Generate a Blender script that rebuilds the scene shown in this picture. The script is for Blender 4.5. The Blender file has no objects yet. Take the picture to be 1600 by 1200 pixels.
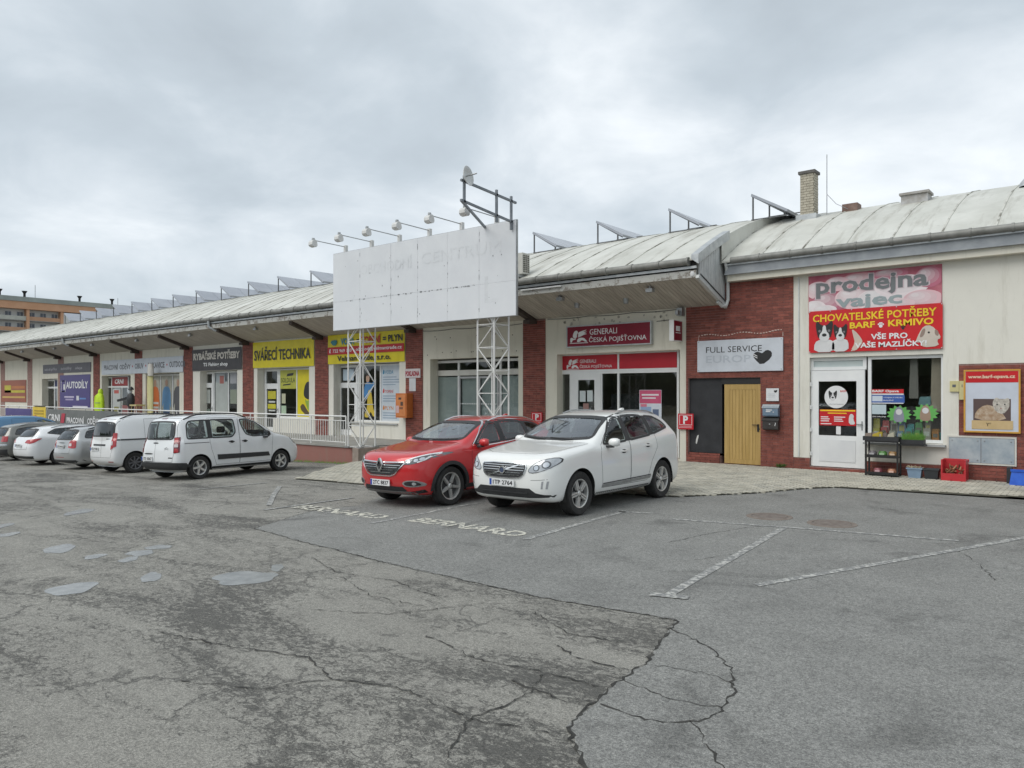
import bpy, bmesh, math, random
from mathutils import Vector, Matrix
from mathutils.bvhtree import BVHTree
rnd = random.Random(11)
S = bpy.context.scene
C = S.collection
R = math.radians

# ------------------------------------------------------------------ camera
cam_d = bpy.data.cameras.new('camera')
cam = bpy.data.objects.new('camera', cam_d); C.objects.link(cam)
cam.location = (0, 0, 2.03)
cam.rotation_euler = (R(90), 0, R(90 - 50.274))
cam_d.sensor_width = 36.0; cam_d.lens = 26.55; cam_d.shift_y = 14 / 1600
cam_d.clip_start = 0.1; cam_d.clip_end = 2000
S.camera = cam

# ------------------------------------------------------------------ sky, sun, exposure
wd = bpy.data.worlds.new('World'); S.world = wd; wd.use_nodes = True
nt = wd.node_tree; nt.nodes.clear()
def WN(t, **k):
    n = nt.nodes.new(t)
    for a, b in k.items(): setattr(n, a, b)
    return n
SUN_EL, SUN_AZ = 52, 200
w_out = WN('ShaderNodeOutputWorld'); w_bg = WN('ShaderNodeBackground'); w_bg2 = WN('ShaderNodeBackground'); w_mix = WN('ShaderNodeMixShader')
w_sky = WN('ShaderNodeTexSky', sky_type='NISHITA', sun_disc=False)
w_sky.sun_elevation = R(SUN_EL); w_sky.sun_rotation = R(SUN_AZ)
w_bg.inputs['Strength'].default_value = 0.10
nt.links.new(w_sky.outputs[0], w_bg.inputs[0])
w_tc = WN('ShaderNodeTexCoord'); w_sep = WN('ShaderNodeSeparateXYZ')
nt.links.new(w_tc.outputs['Generated'], w_sep.inputs[0])
w_mx = WN('ShaderNodeMath', operation='MAXIMUM'); w_mx.inputs[1].default_value = 0.0
nt.links.new(w_sep.outputs[2], w_mx.inputs[0])
w_add = WN('ShaderNodeMath', operation='ADD'); w_add.inputs[1].default_value = 0.30
nt.links.new(w_mx.outputs[0], w_add.inputs[0])
w_div = WN('ShaderNodeVectorMath', operation='DIVIDE')
w_cmb = WN('ShaderNodeCombineXYZ')
for i in range(3): nt.links.new(w_add.outputs[0], w_cmb.inputs[i])
nt.links.new(w_tc.outputs['Generated'], w_div.inputs[0]); nt.links.new(w_cmb.outputs[0], w_div.inputs[1])
w_map = WN('ShaderNodeMapping'); w_map.inputs['Location'].default_value = (3.1, 1.7, 0.4); w_map.inputs['Scale'].default_value = (1, 1, 0.6)
nt.links.new(w_div.outputs[0], w_map.inputs[0])
def wnoise(scale, detail, rough, dist):
    n = WN('ShaderNodeTexNoise'); n.inputs['Scale'].default_value = scale; n.inputs['Detail'].default_value = detail
    n.inputs['Roughness'].default_value = rough; n.inputs['Distortion'].default_value = dist
    nt.links.new(w_map.outputs[0], n.inputs['Vector']); return n
w_n1 = wnoise(0.95, 7, 0.5, 0.35); w_n2 = wnoise(2.6, 6, 0.55, 0.4)
w_m = WN('ShaderNodeMix', data_type='FLOAT'); w_m.inputs[0].default_value = 0.32
nt.links.new(w_n1.outputs['Fac'], w_m.inputs[2]); nt.links.new(w_n2.outputs['Fac'], w_m.inputs[3])
w_rp = WN('ShaderNodeValToRGB')
el = w_rp.color_ramp.elements
el[0].position = 0.36; el[0].color = (0.40, 0.450, 0.492, 1)
el[1].position = 0.64; el[1].color = (0.79, 0.828, 0.855, 1)
e = el.new(0.47); e.color = (0.482, 0.540, 0.587, 1)
e = el.new(0.55); e.color = (0.60, 0.652, 0.695, 1)
nt.links.new(w_m.outputs[0], w_rp.inputs[0])
nt.links.new(w_rp.outputs[0], w_bg2.inputs[0]); w_bg2.inputs['Strength'].default_value = 1.0
w_mix.inputs[0].default_value = 0.93
nt.links.new(w_bg.outputs[0], w_mix.inputs[1]); nt.links.new(w_bg2.outputs[0], w_mix.inputs[2])
nt.links.new(w_mix.outputs[0], w_out.inputs[0])

sun_d = bpy.data.lights.new('sun', 'SUN'); sun_d.energy = 1.5; sun_d.angle = R(50); sun_d.color = (1.0, 0.965, 0.91)
sun = bpy.data.objects.new('sun', sun_d); C.objects.link(sun)
_az = R(SUN_AZ); _e = R(SUN_EL)
_dir = Vector((math.sin(_az) * math.cos(_e), math.cos(_az) * math.cos(_e), math.sin(_e)))   # towards the sun
sun.rotation_euler = (-_dir).to_track_quat('-Z', 'Y').to_euler()
sun.location = (0, 0, 40)
vs = S.view_settings
vs.view_transform = 'Standard'; vs.look = 'None'; vs.exposure = 0.36; vs.gamma = 1.0; vs.use_curve_mapping = False
S.cycles.max_bounces = 6; S.cycles.diffuse_bounces = 3; S.cycles.glossy_bounces = 3; S.cycles.transparent_max_bounces = 16; S.cycles.use_denoising = True

# ------------------------------------------------------------------ materials
def _nodes(name):
    m = bpy.data.materials.new(name); m.use_nodes = True
    n = m.node_tree.nodes; l = m.node_tree.links
    b = n['Principled BSDF']
    return m, n, l, b
def _noise(n, l, scale, detail=5, rough=0.6, stretch=None, obj=False, dist=0.0):
    if obj:
        src = n.new('ShaderNodeTexCoord').outputs['Object']
    else:
        src = n.new('ShaderNodeNewGeometry').outputs['Position']
    if stretch:
        mp = n.new('ShaderNodeMapping'); mp.inputs['Scale'].default_value = stretch
        l.new(src, mp.inputs[0]); src = mp.outputs[0]
    t = n.new('ShaderNodeTexNoise'); t.inputs['Scale'].default_value = scale; t.inputs['Detail'].default_value = detail
    t.inputs['Roughness'].default_value = rough; t.inputs['Distortion'].default_value = dist
    l.new(src, t.inputs['Vector'])
    return t.outputs['Fac']
def _ramp(n, l, fac, stops):
    r = n.new('ShaderNodeValToRGB'); e = r.color_ramp.elements
    e[0].position, e[0].color = stops[0][0], (*stops[0][1], 1)
    e[1].position, e[1].color = stops[-1][0], (*stops[-1][1], 1)
    for p, c in stops[1:-1]:
        k = e.new(p); k.color = (*c, 1)
    l.new(fac, r.inputs[0]); return r.outputs[0]
def _mix(n, l, fac, a, b, typ='MIX'):
    m = n.new('ShaderNodeMix'); m.data_type = 'RGBA'; m.blend_type = typ
    for s, v in ((0, fac), (6, a), (7, b)):
        if isinstance(v, (int, float)): m.inputs[s].default_value = v
        elif isinstance(v, tuple): m.inputs[s].default_value = (*v, 1)
        else: l.new(v, m.inputs[s])
    return m.outputs[2]
def _bump(n, l, b, fac, strength, dist=0.01):
    k = n.new('ShaderNodeBump'); k.inputs['Strength'].default_value = strength; k.inputs['Distance'].default_value = dist
    l.new(fac, k.inputs['Height']); l.new(k.outputs[0], b.inputs['Normal'])
MATS = {}
def pm(name, c1, c2=None, scale=3.0, rough=0.6, metal=0.0, bump=0.0, bscale=60.0, stretch=None, stops=(0.35, 0.65), coat=0.0, rand=0.0, spec=0.5, obj=False, detail=5):
    if name in MATS: return MATS[name]
    m, n, l, b = _nodes(name)
    b.inputs['Roughness'].default_value = rough; b.inputs['Metallic'].default_value = metal
    b.inputs['Specular IOR Level'].default_value = spec
    if coat: b.inputs['Coat Weight'].default_value = coat; b.inputs['Coat Roughness'].default_value = 0.04
    col = None
    if c2:
        f = _noise(n, l, scale, detail, 0.6, stretch, obj)
        col = _ramp(n, l, f, [(stops[0], c1), (stops[1], c2)])
    if rand:
        oi = n.new('ShaderNodeObjectInfo')
        v = n.new('ShaderNodeMapRange'); v.inputs[3].default_value = 1 - rand; v.inputs[4].default_value = 1 + rand
        l.new(oi.outputs['Random'], v.inputs[0])
        cc = n.new('ShaderNodeCombineColor')
        for i in range(3): l.new(v.outputs[0], cc.inputs[i])
        col = _mix(n, l, 1.0, col if col else c1, cc.outputs[0], 'MULTIPLY')
    if col is not None: l.new(col, b.inputs['Base Color'])
    else: b.inputs['Base Color'].default_value = (*c1, 1)
    if bump: _bump(n, l, b, _noise(n, l, bscale, 4, 0.6, stretch, obj), bump)
    MATS[name] = m; return m
def glass(name, tint=(0.7, 0.75, 0.75), ior=1.6, rough=0.02):
    if name in MATS: return MATS[name]
    m, n, l, b = _nodes(name); n.remove(b)
    o = n['Material Output']; tr = n.new('ShaderNodeBsdfTransparent'); gl = n.new('ShaderNodeBsdfGlossy'); mx = n.new('ShaderNodeMixShader')
    tr.inputs[0].default_value = (*tint, 1); gl.inputs['Roughness'].default_value = rough; gl.inputs[0].default_value = (0.95, 0.97, 1, 1)
    # Schlick reflectance, the same from both faces of the thin pane
    g = n.new('ShaderNodeNewGeometry'); dt = n.new('ShaderNodeVectorMath'); dt.operation = 'DOT_PRODUCT'
    l.new(g.outputs['Incoming'], dt.inputs[0]); l.new(g.outputs['Normal'], dt.inputs[1])
    def M(op, a, b=None):
        k = n.new('ShaderNodeMath'); k.operation = op
        for i, v in enumerate((a, b)):
            if v is None: continue
            if isinstance(v, (int, float)): k.inputs[i].default_value = v
            else: l.new(v, k.inputs[i])
        return k.outputs[0]
    f0 = ((ior - 1) / (ior + 1)) ** 2
    fr = M('ADD', M('MULTIPLY', M('POWER', M('SUBTRACT', 1.0, M('ABSOLUTE', dt.outputs['Value'])), 5.0), 1 - f0), f0)
    l.new(fr, mx.inputs[0]); l.new(tr.outputs[0], mx.inputs[1]); l.new(gl.outputs[0], mx.inputs[2]); l.new(mx.outputs[0], o.inputs[0])
    MATS[name] = m; return m

def m_asphalt(name, base, dark, light, crack=True, dark_amt=0.5):
    m, n, l, b = _nodes(name)
    fine = _noise(n, l, 150, 3, 0.7); mid = _noise(n, l, 1.3, 6, 0.65); big = _noise(n, l, 0.22, 5, 0.6)
    grit = _noise(n, l, 55, 2, 0.6)
    c = _ramp(n, l, mid, [(0.3, tuple(x * 0.82 for x in base)), (0.7, tuple(x * 1.13 for x in base))])
    c = _mix(n, l, _ramp(n, l, big, [(0.38, (0, 0, 0)), (0.7, (0.55, 0.55, 0.55))]), c, light)
    if crack:
        # fretted, worn-through areas in bands, and crazing around them
        geo = n.new('ShaderNodeNewGeometry')
        warp = n.new('ShaderNodeTexNoise'); warp.inputs['Scale'].default_value = 2.2; warp.inputs['Detail'].default_value = 6; warp.inputs['Roughness'].default_value = 0.7
        l.new(geo.outputs['Position'], warp.inputs['Vector'])
        wv = _mix(n, l, 0.35, geo.outputs['Position'], warp.outputs['Color'], 'LINEAR_LIGHT')
        vo = n.new('ShaderNodeTexVoronoi'); vo.feature = 'DISTANCE_TO_EDGE'; vo.inputs['Scale'].default_value = 1.1
        l.new(wv, vo.inputs['Vector'])
        vo2 = n.new('ShaderNodeTexVoronoi'); vo2.feature = 'DISTANCE_TO_EDGE'; vo2.inputs['Scale'].default_value = 4.5
        l.new(wv, vo2.inputs['Vector'])
        zone = _noise(n, l, 0.62, 6, 0.66, (0.42, 1.5, 1.0), dist=0.7)
        frag = _noise(n, l, 13, 9, 0.84, (0.8, 1.4, 1.0), dist=0.8)
        zr = _ramp(n, l, zone, [(0.36, (0, 0, 0)), (0.74, (1, 1, 1))])
        # patchy loss: fragment noise raised by the zone
        ad = n.new('ShaderNodeMath'); ad.operation = 'MULTIPLY_ADD'; ad.inputs[1].default_value = 0.27
        l.new(zr, ad.inputs[0]); l.new(frag, ad.inputs[2])
        loss = _ramp(n, l, ad.outputs[0], [(0.648, (0, 0, 0)), (0.69, (1, 1, 1))])
        c1 = _ramp(n, l, vo.outputs['Distance'], [(0.0, (1, 1, 1)), (0.03, (0, 0, 0))])
        c2 = _ramp(n, l, vo2.outputs['Distance'], [(0.0, (1, 1, 1)), (0.06, (0, 0, 0))])
        g1 = _mix(n, l, 1.0, c1, _ramp(n, l, _noise(n, l, 0.6, 3), [(0.48, (0, 0, 0)), (0.56, (1, 1, 1))]), 'MULTIPLY')
        g2 = _mix(n, l, 1.0, c2, _ramp(n, l, zone, [(0.43, (0, 0, 0)), (0.53, (1, 1, 1))]), 'MULTIPLY')
        mask = _mix(n, l, 1.0, loss, g1, 'LIGHTEN'); mask = _mix(n, l, 1.0, mask, g2, 'LIGHTEN')
        mk = n.new('ShaderNodeMath'); mk.operation = 'MULTIPLY'; mk.inputs[1].default_value = dark_amt; l.new(mask, mk.inputs[0])
        c = _mix(n, l, mk.outputs[0], c, dark)
        inv = n.new('ShaderNodeMath'); inv.operation = 'SUBTRACT'; inv.inputs[0].default_value = 1.0; l.new(mask, inv.inputs[1])
        hs = n.new('ShaderNodeMath'); hs.operation = 'MULTIPLY_ADD'; hs.inputs[1].default_value = 1.4; l.new(inv.outputs[0], hs.inputs[0]); l.new(fine, hs.inputs[2])
        _bump(n, l, b, hs.outputs[0], 0.55, 0.008)
    else:
        st = _noise(n, l, 0.8, 6, 0.65, dist=0.8)
        c = _mix(n, l, _ramp(n, l, st, [(0.55, (0, 0, 0)), (0.68, (0.7, 0.7, 0.7))]), c, dark)
        _bump(n, l, b, fine, 0.4, 0.005)
    sp = _ramp(n, l, fine, [(0.28, (0.35, 0.35, 0.35)), (0.5, (1, 1, 1)), (0.70, (1.9, 1.86, 1.78))])
    c = _mix(n, l, 0.9, c, sp, 'MULTIPLY')
    gr = _ramp(n, l, grit, [(0.30, (0.55, 0.55, 0.55)), (0.5, (1, 1, 1)), (0.66, (1.3, 1.3, 1.28))])
    c = _mix(n, l, 0.85, c, gr, 'MULTIPLY')
    gr2 = _ramp(n, l, _noise(n, l, 17, 3, 0.6), [(0.32, (0.78, 0.78, 0.78)), (0.6, (1.08, 1.08, 1.08))])
    c = _mix(n, l, 0.8, c, gr2, 'MULTIPLY')
    l.new(c, b.inputs['Base Color']); b.inputs['Roughness'].default_value = 0.78; b.inputs['Specular IOR Level'].default_value = 0.35
    MATS[name] = m; return m
def m_plaster(name, base, dirt, amt=0.45):
    m, n, l, b = _nodes(name)
    c = _ramp(n, l, _noise(n, l, 1.1, 6, 0.65), [(0.3, tuple(x * 0.93 for x in base)), (0.7, base)])
    run = _noise(n, l, 2.2, 6, 0.7, (1.6, 1.6, 0.25))
    spot = _noise(n, l, 9, 5, 0.7)
    k = _mix(n, l, 1.0, _ramp(n, l, run, [(0.52, (0, 0, 0)), (0.75, (amt, amt, amt))]), _ramp(n, l, spot, [(0.66, (0, 0, 0)), (0.76, (0.5, 0.5, 0.5))]), 'LIGHTEN')
    c = _mix(n, l, k, c, dirt)
    l.new(c, b.inputs['Base Color']); b.inputs['Roughness'].default_value = 0.9
    _bump(n, l, b, _noise(n, l, 90, 3, 0.6), 0.25, 0.004)
    MATS[name] = m; return m
def m_roof(name):
    m, n, l, b = _nodes(name)
    c = _ramp(n, l, _noise(n, l, 0.9, 6, 0.65), [(0.3, (0.50, 0.50, 0.45)), (0.7, (0.66, 0.66, 0.61))])
    run = _noise(n, l, 1.0, 6, 0.7, (2.2, 0.28, 0.28))
    c = _mix(n, l, _ramp(n, l, run, [(0.50, (0, 0, 0)), (0.72, (0.8, 0.8, 0.8))]), c, (0.24, 0.22, 0.17))
    c = _mix(n, l, _ramp(n, l, _noise(n, l, 5, 5, 0.7), [(0.64, (0, 0, 0)), (0.76, (0.5, 0.5, 0.5))]), c, (0.15, 0.15, 0.12))
    l.new(c, b.inputs['Base Color']); b.inputs['Roughness'].default_value = 0.55; b.inputs['Metallic'].default_value = 0.1
    MATS[name] = m; return m
def m_worn(name, paint, under, thr=0.5, scale=14):
    m, n, l, b = _nodes(name)
    f = _noise(n, l, scale, 7, 0.75)
    c = _ramp(n, l, f, [(thr - 0.03, under), (thr + 0.03, paint)])
    l.new(c, b.inputs['Base Color']); b.inputs['Roughness'].default_value = 0.8
    MATS[name] = m; return m

m_old = m_asphalt('asphalt_old', (0.250, 0.244, 0.222), (0.078, 0.077, 0.072), (0.28, 0.274, 0.25), True, 0.88)
m_new = m_asphalt('asphalt_new', (0.208, 0.210, 0.202), (0.098, 0.099, 0.095), (0.243, 0.244, 0.232), False)
m_line = m_worn('line_paint', (0.46, 0.46, 0.43), (0.205, 0.208, 0.204), 0.53, 13)
m_crack = pm('crack_dark', (0.022, 0.022, 0.02), (0.06, 0.058, 0.052), 8, 0.95)
m_puddle = pm('puddle_sky_grey', (0.20, 0.21, 0.21), (0.30, 0.31, 0.305), 5, 0.22, bump=0.12, bscale=60)  # puddle colour: the reflected sky is put into the pale grey
m_cream = m_plaster('plaster_cream', (0.72, 0.69, 0.59), (0.40, 0.37, 0.29))
m_white_pl = m_plaster('plaster_white', (0.74, 0.72, 0.645), (0.42, 0.39, 0.31))
m_redwall = m_plaster('plaster_red', (0.31, 0.145, 0.12), (0.24, 0.19, 0.155), 0.9)
m_brick = pm('brick_red', (0.17, 0.048, 0.036), (0.26, 0.078, 0.056), 6, 0.75, bump=0.2, bscale=120, rand=0.16)
m_mortar = pm('mortar', (0.26, 0.15, 0.13), (0.38, 0.25, 0.22), 10, 0.95)
m_paver = pm('paver_grey', (0.35, 0.335, 0.275), (0.46, 0.44, 0.37), 2.2, 0.9, bump=0.25, bscale=140, rand=0.12)
m_sand = pm('joint_sand', (0.055, 0.055, 0.04), (0.10, 0.095, 0.07), 6, 0.95)
m_conc = pm('concrete', (0.25, 0.25, 0.23), (0.36, 0.35, 0.32), 1.6, 0.92, bump=0.25, bscale=70)
m_roofm = m_roof('roof_sheet')
m_seam = pm('seam_dark', (0.15, 0.14, 0.11), (0.55, 0.55, 0.50), 2.0, 0.7, stops=(.36,.52))
m_gutter = pm('gutter_zinc', (0.17, 0.17, 0.155), (0.30, 0.30, 0.28), 4, 0.6, 0.25, stops=(0.3, 0.7))
m_zinc = pm('zinc_bright', (0.42, 0.44, 0.45), (0.56, 0.58, 0.58), 5, 0.42, 0.5)
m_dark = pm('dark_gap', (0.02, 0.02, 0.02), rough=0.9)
m_fasc = m_worn('fascia_peeling', (0.46, 0.46, 0.43), (0.24, 0.22, 0.19), 0.46, 4)
m_soff = pm('soffit_board', (0.40, 0.36, 0.31), (0.52, 0.48, 0.42), 2.0, 0.8, stretch=(3, 0.6, 1), rand=0.07)
m_beam = pm('beam_brown', (0.045, 0.032, 0.027), (0.075, 0.055, 0.046), 4, 0.7)
m_gable = pm('gable_board', (0.50, 0.52, 0.51), (0.62, 0.63, 0.61), 3, 0.6, rand=0.06)
m_steelgrey = pm('steel_grey', (0.26, 0.28, 0.30), (0.35, 0.37, 0.385), 2.5, 0.5)
m_pvc = pm('white_pvc', (0.74, 0.75, 0.75), (0.80, 0.81, 0.80), 2.5, 0.35)
m_wpaint = m_worn('white_metal_paint', (0.72, 0.72, 0.70), (0.36, 0.27, 0.2), 0.335, 7)
m_board = pm('billboard_white', (0.68, 0.70, 0.725), (0.72, 0.74, 0.76), 1.2, 0.55)
m_faint = pm('faded_print', (0.63, 0.65, 0.67), (0.70, 0.72, 0.74), 5, 0.6, stops=(0.36, 0.56))
m_shop = glass('shop_glass', (0.84, 0.86, 0.85), 1.55)
m_room = pm('room_dark', (0.40, 0.38, 0.355), (0.62, 0.59, 0.54), 0.9, 0.9)
m_black = pm('black_plastic', (0.022, 0.023, 0.025), (0.035, 0.036, 0.038), 12, 0.55)
m_blackm = pm('black_metal', (0.02, 0.02, 0.02), rough=0.45)
m_chrome = pm('chrome', (0.72, 0.73, 0.74), rough=0.16, metal=1.0)
m_metal = pm('grey_metal', (0.30, 0.31, 0.31), (0.42, 0.43, 0.43), 6, 0.45, 0.6)
def flat(name, c, rough=0.5): return pm('col_' + name, c, tuple(x * 0.88 for x in c), 2.6, rough)
def srgb(r, g, b):
    f = lambda v: (v / 255 / 12.92) if v <= 10 else ((v / 255 + 0.055) / 1.055) ** 2.4
    return (f(r), f(g), f(b))

# ------------------------------------------------------------------ builders
ORG = {}
def org(o): return ORG.get(o.name, Vector((0, 0, 0))) if o else Vector((0, 0, 0))
def props(o, label=None, cat=None, group=None, kind=None):
    if label: o['label'] = label
    if cat: o['category'] = cat
    if group: o['group'] = group
    if kind: o['kind'] = kind
    return o
def thing(name, loc, label, cat, group=None, rz=0.0):
    o = bpy.data.objects.new(name, None); C.objects.link(o)
    o.location = loc; o.rotation_euler = (0, 0, rz); o.empty_display_size = 0.2
    ORG[o.name] = Vector(loc) if rz == 0 else Vector((0, 0, 0))
    return props(o, label, cat, group)
def link(name, me, parent=None, loc=None):
    o = bpy.data.objects.new(name, me); C.objects.link(o)
    if parent:
        o.parent = parent; ORG[o.name] = org(parent)
    if loc is not None: o.location = loc
    return o
class MB:
    def __init__(s): s.v = []; s.f = []
    def add(s, vs, fs):
        n = len(s.v); s.v += [tuple(v) for v in vs]; s.f += [tuple(i + n for i in f) for f in fs]; return s
    def box(s, x0, x1, y0, y1, z0, z1):
        return s.add([(x0, y0, z0), (x1, y0, z0), (x1, y1, z0), (x0, y1, z0), (x0, y0, z1), (x1, y0, z1), (x1, y1, z1), (x0, y1, z1)],
                     [(3, 2, 1, 0), (4, 5, 6, 7), (0, 1, 5, 4), (1, 2, 6, 5), (2, 3, 7, 6), (3, 0, 4, 7)])
    def bar(s, p0, p1, w, h, up=(0, 0, 1)):
        p0 = Vector(p0); p1 = Vector(p1); d = (p1 - p0).normalized(); u = Vector(up)
        a = d.cross(u)
        if a.length < 1e-4: a = d.cross(Vector((1, 0, 0)))
        a.normalize(); b = a.cross(d).normalized()
        a *= w / 2; b *= h / 2
        vs = [p + i * a + j * b for p in (p0, p1) for i, j in ((-1, -1), (1, -1), (1, 1), (-1, 1))]
        return s.add(vs, [(3, 2, 1, 0), (4, 5, 6, 7), (0, 1, 5, 4), (1, 2, 6, 5), (2, 3, 7, 6), (3, 0, 4, 7)])
    def tube(s, p0, p1, r, n=8, r1=None):
        p0 = Vector(p0); p1 = Vector(p1); d = (p1 - p0).normalized(); r1 = r if r1 is None else r1
        a = d.cross(Vector((0, 0, 1)))
        if a.length < 1e-3: a = Vector((1, 0, 0))
        a.normalize(); b = d.cross(a)
        vs = []
        for p, q in ((p0, r), (p1, r1)):
            for i in range(n):
                t = 2 * math.pi * i / n
                vs.append(p + (a * math.cos(t) + b * math.sin(t)) * q)
        fs = [(i, (i + 1) % n, n + (i + 1) % n, n + i) for i in range(n)] + [tuple(range(n))[::-1], tuple(range(n, 2 * n))]
        return s.add(vs, fs)
    def path(s, pts, r, n=8):
        for a, b in zip(pts, pts[1:]): s.tube(a, b, r, n)
        return s
    def prism(s, poly, ax, a0, a1):
        n = len(poly)
        def P(p, a): return {'x': (a, p[0], p[1]), 'y': (p[0], a, p[1]), 'z': (p[0], p[1], a)}[ax]
        vs = [P(p, a0) for p in poly] + [P(p, a1) for p in poly]
        return s.add(vs, [tuple(range(n))[::-1], tuple(range(n, 2 * n))] + [(i, (i + 1) % n, n + (i + 1) % n, n + i) for i in range(n)])
    def lathe(s, prof, c, ax='z', n=24):
        m = len(prof); vs = []
        for i in range(n):
            t = 2 * math.pi * i / n; co, si = math.cos(t), math.sin(t)
            for r, h in prof:
                vs.append({'z': (c[0] + r * co, c[1] + r * si, c[2] + h), 'y': (c[0] + r * co, c[1] + h, c[2] + r * si), 'x': (c[0] + h, c[1] + r * co, c[2] + r * si)}[ax])
        fs = []
        for i in range(n):
            for j in range(m - 1):
                fs.append((i * m + j, ((i + 1) % n) * m + j, ((i + 1) % n) * m + j + 1, i * m + j + 1))
        return s.add(vs, fs)
    def mesh(s, name, mat, o=Vector((0, 0, 0)), smooth=False):
        me = bpy.data.meshes.new(name)
        me.from_pydata([(v[0] - o.x, v[1] - o.y, v[2] - o.z) for v in s.v], [], s.f)
        bm = bmesh.new(); bm.from_mesh(me); bmesh.ops.recalc_face_normals(bm, faces=bm.faces); bm.to_mesh(me); bm.free()
        if smooth: me.polygons.foreach_set('use_smooth', [True] * len(me.polygons))
        if mat: me.materials.append(mat)
        return me
    def build(s, name, mat, parent=None, smooth=False, **pr):
        if parent: o = org(parent)
        else:
            xs, ys, zs = zip(*s.v); o = Vector(((min(xs) + max(xs)) / 2, (min(ys) + max(ys)) / 2, min(zs)))
        ob = link(name, s.mesh(name, mat, o, smooth), parent, None if parent else o)
        if not parent: ORG[ob.name] = o
        if smooth:
            m = ob.modifiers.new('edges', 'EDGE_SPLIT'); m.split_angle = R(38)
        return props(ob, **pr)
_tc = {}
def text_data(s, bold=0.0):
    if (s, bold) in _tc: return _tc[(s, bold)]
    cu = bpy.data.curves.new('text', 'FONT'); cu.body = s; cu.resolution_u = 2; cu.offset = bold
    to = bpy.data.objects.new('text', cu); me = bpy.data.meshes.new_from_object(to)
    vs = [(v.co.x, v.co.y) for v in me.vertices]; fs = [tuple(p.vertices) for p in me.polygons]
    bpy.data.objects.remove(to); bpy.data.curves.remove(cu); bpy.data.meshes.remove(me)
    x0 = min(v[0] for v in vs); x1 = max(v[0] for v in vs); y0 = min(v[1] for v in vs); y1 = max(v[1] for v in vs)
    vs = [((a - x0) / (x1 - x0), (b - y0) / (y1 - y0)) for a, b in vs]
    _tc[(s, bold)] = (vs, fs, (x1 - x0) / (y1 - y0)); return _tc[(s, bold)]
def text_xz(parent, s, x0, x1, z0, z1, y, mat, bold=0.0, name='lettering', slant=0.0, rise=0.0):
    """lettering fitted into a box on a plane facing -Y"""
    vs, fs, _ = text_data(s, bold); mb = MB()
    mb.add([(x0 + a * (x1 - x0) + slant * b * (z1 - z0), y, z0 + b * (z1 - z0) + rise * a) for a, b in vs], fs)
    me = bpy.data.meshes.new(name); o = org(parent)
    me.from_pydata([(v[0] - o.x, v[1] - o.y, v[2] - o.z) for v in mb.v], [], mb.f); me.materials.append(mat)
    return link(name, me, parent)
def shape_xz(parent, name, poly, y, mat, smooth_n=2, t=0.002):
    p = chaikin(poly, smooth_n) if smooth_n else poly
    return MB().prism(p, 'y', y, y + t).build(name, mat, parent)
def chaikin(p, n=2):
    for _ in range(n):
        q = []
        for a, b in zip(p, p[1:] + p[:1]):
            q.append((a[0] * .75 + b[0] * .25, a[1] * .75 + b[1] * .25)); q.append((a[0] * .25 + b[0] * .75, a[1] * .25 + b[1] * .75))
        p = q
    return p
def round_poly(poly, r=.07):
    out = []; n = len(poly)
    for i in range(n):
        p0, p1, p2 = Vector(poly[i - 1]), Vector(poly[i]), Vector(poly[(i + 1) % n])
        a, b = p0 - p1, p2 - p1; da, db = min(r, a.length * .45), min(r, b.length * .45)
        A, B_ = p1 + a.normalized() * da, p1 + b.normalized() * db
        for t in (0, .25, .5, .75, 1): q = A * (1 - t) ** 2 + p1 * 2 * t * (1 - t) + B_ * t * t; out.append((q.x, q.y))
    return out
def circle(cx, cz, r, n=20, rz=None):
    rz = r if rz is None else rz
    return [(cx + r * math.cos(2 * math.pi * i / n), cz + rz * math.sin(2 * math.pi * i / n)) for i in range(n)]
def lerp_tab(t, x):
    if x <= t[0][0]: return t[0][1]
    for (a, za), (b, zb) in zip(t, t[1:]):
        if x <= b: return za + (zb - za) * (x - a) / (b - a)
    return t[-1][1]
GZ = [(-300, -4.5), (-100, -1.8), (-60, -1.15), (-45, -.9), (-36, -.72), (-30, -.6), (-25, -.47), (-20, -.33), (-16, -.19), (-12, -.07), (-8, 0), (300, 0)]
def gz(x): return lerp_tab(GZ, x)
# ------------------------------------------------------------------ ground
def fill_poly(poly, res, zf, dz=0.0):
    bm = bmesh.new(); vs = [bm.verts.new((p[0], p[1], 0)) for p in poly]; bm.faces.new(vs)
    bmesh.ops.triangulate(bm, faces=bm.faces[:])
    for _ in range(8):
        ed = [e for e in bm.edges if e.calc_length() > res]
        if not ed: break
        bmesh.ops.subdivide_edges(bm, edges=ed, cuts=1); bmesh.ops.triangulate(bm, faces=[f for f in bm.faces if len(f.verts) > 3])
    for v in bm.verts: v.co.z = zf(v.co.x, v.co.y) + dz
    for f in bm.faces:
        if f.normal.z < 0: f.normal_flip()
    bmesh.ops.recalc_face_normals(bm, faces=bm.faces[:])
    bm.normal_update()
    if bm.faces and sum(f.normal.z for f in bm.faces) < 0: bmesh.ops.reverse_faces(bm, faces=bm.faces[:])
    return bm
def bm_obj(name, bm, mat, parent=None, smooth=False, **pr):
    me = bpy.data.meshes.new(name); o = org(parent)
    for v in bm.verts: v.co -= o
    bm.to_mesh(me); bm.free(); me.materials.append(mat)
    if smooth: me.polygons.foreach_set('use_smooth', [True] * len(me.polygons))
    return props(link(name, me, parent), **pr)
def rough_edge(poly, step=0.12, amp=0.02):
    q = []
    for a, b in zip(poly, poly[1:]):
        L = math.dist(a, b); n = max(1, int(L / step)) if L < 14 else 1
        for i in range(n):
            t = i / n; j = amp if n > 1 else 0
            q.append((a[0] + (b[0] - a[0]) * t + rnd.uniform(-j, j), a[1] + (b[1] - a[1]) * t + rnd.uniform(-j, j)))
    return q
GF = lambda x, y: gz(x)
mb = MB()
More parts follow.
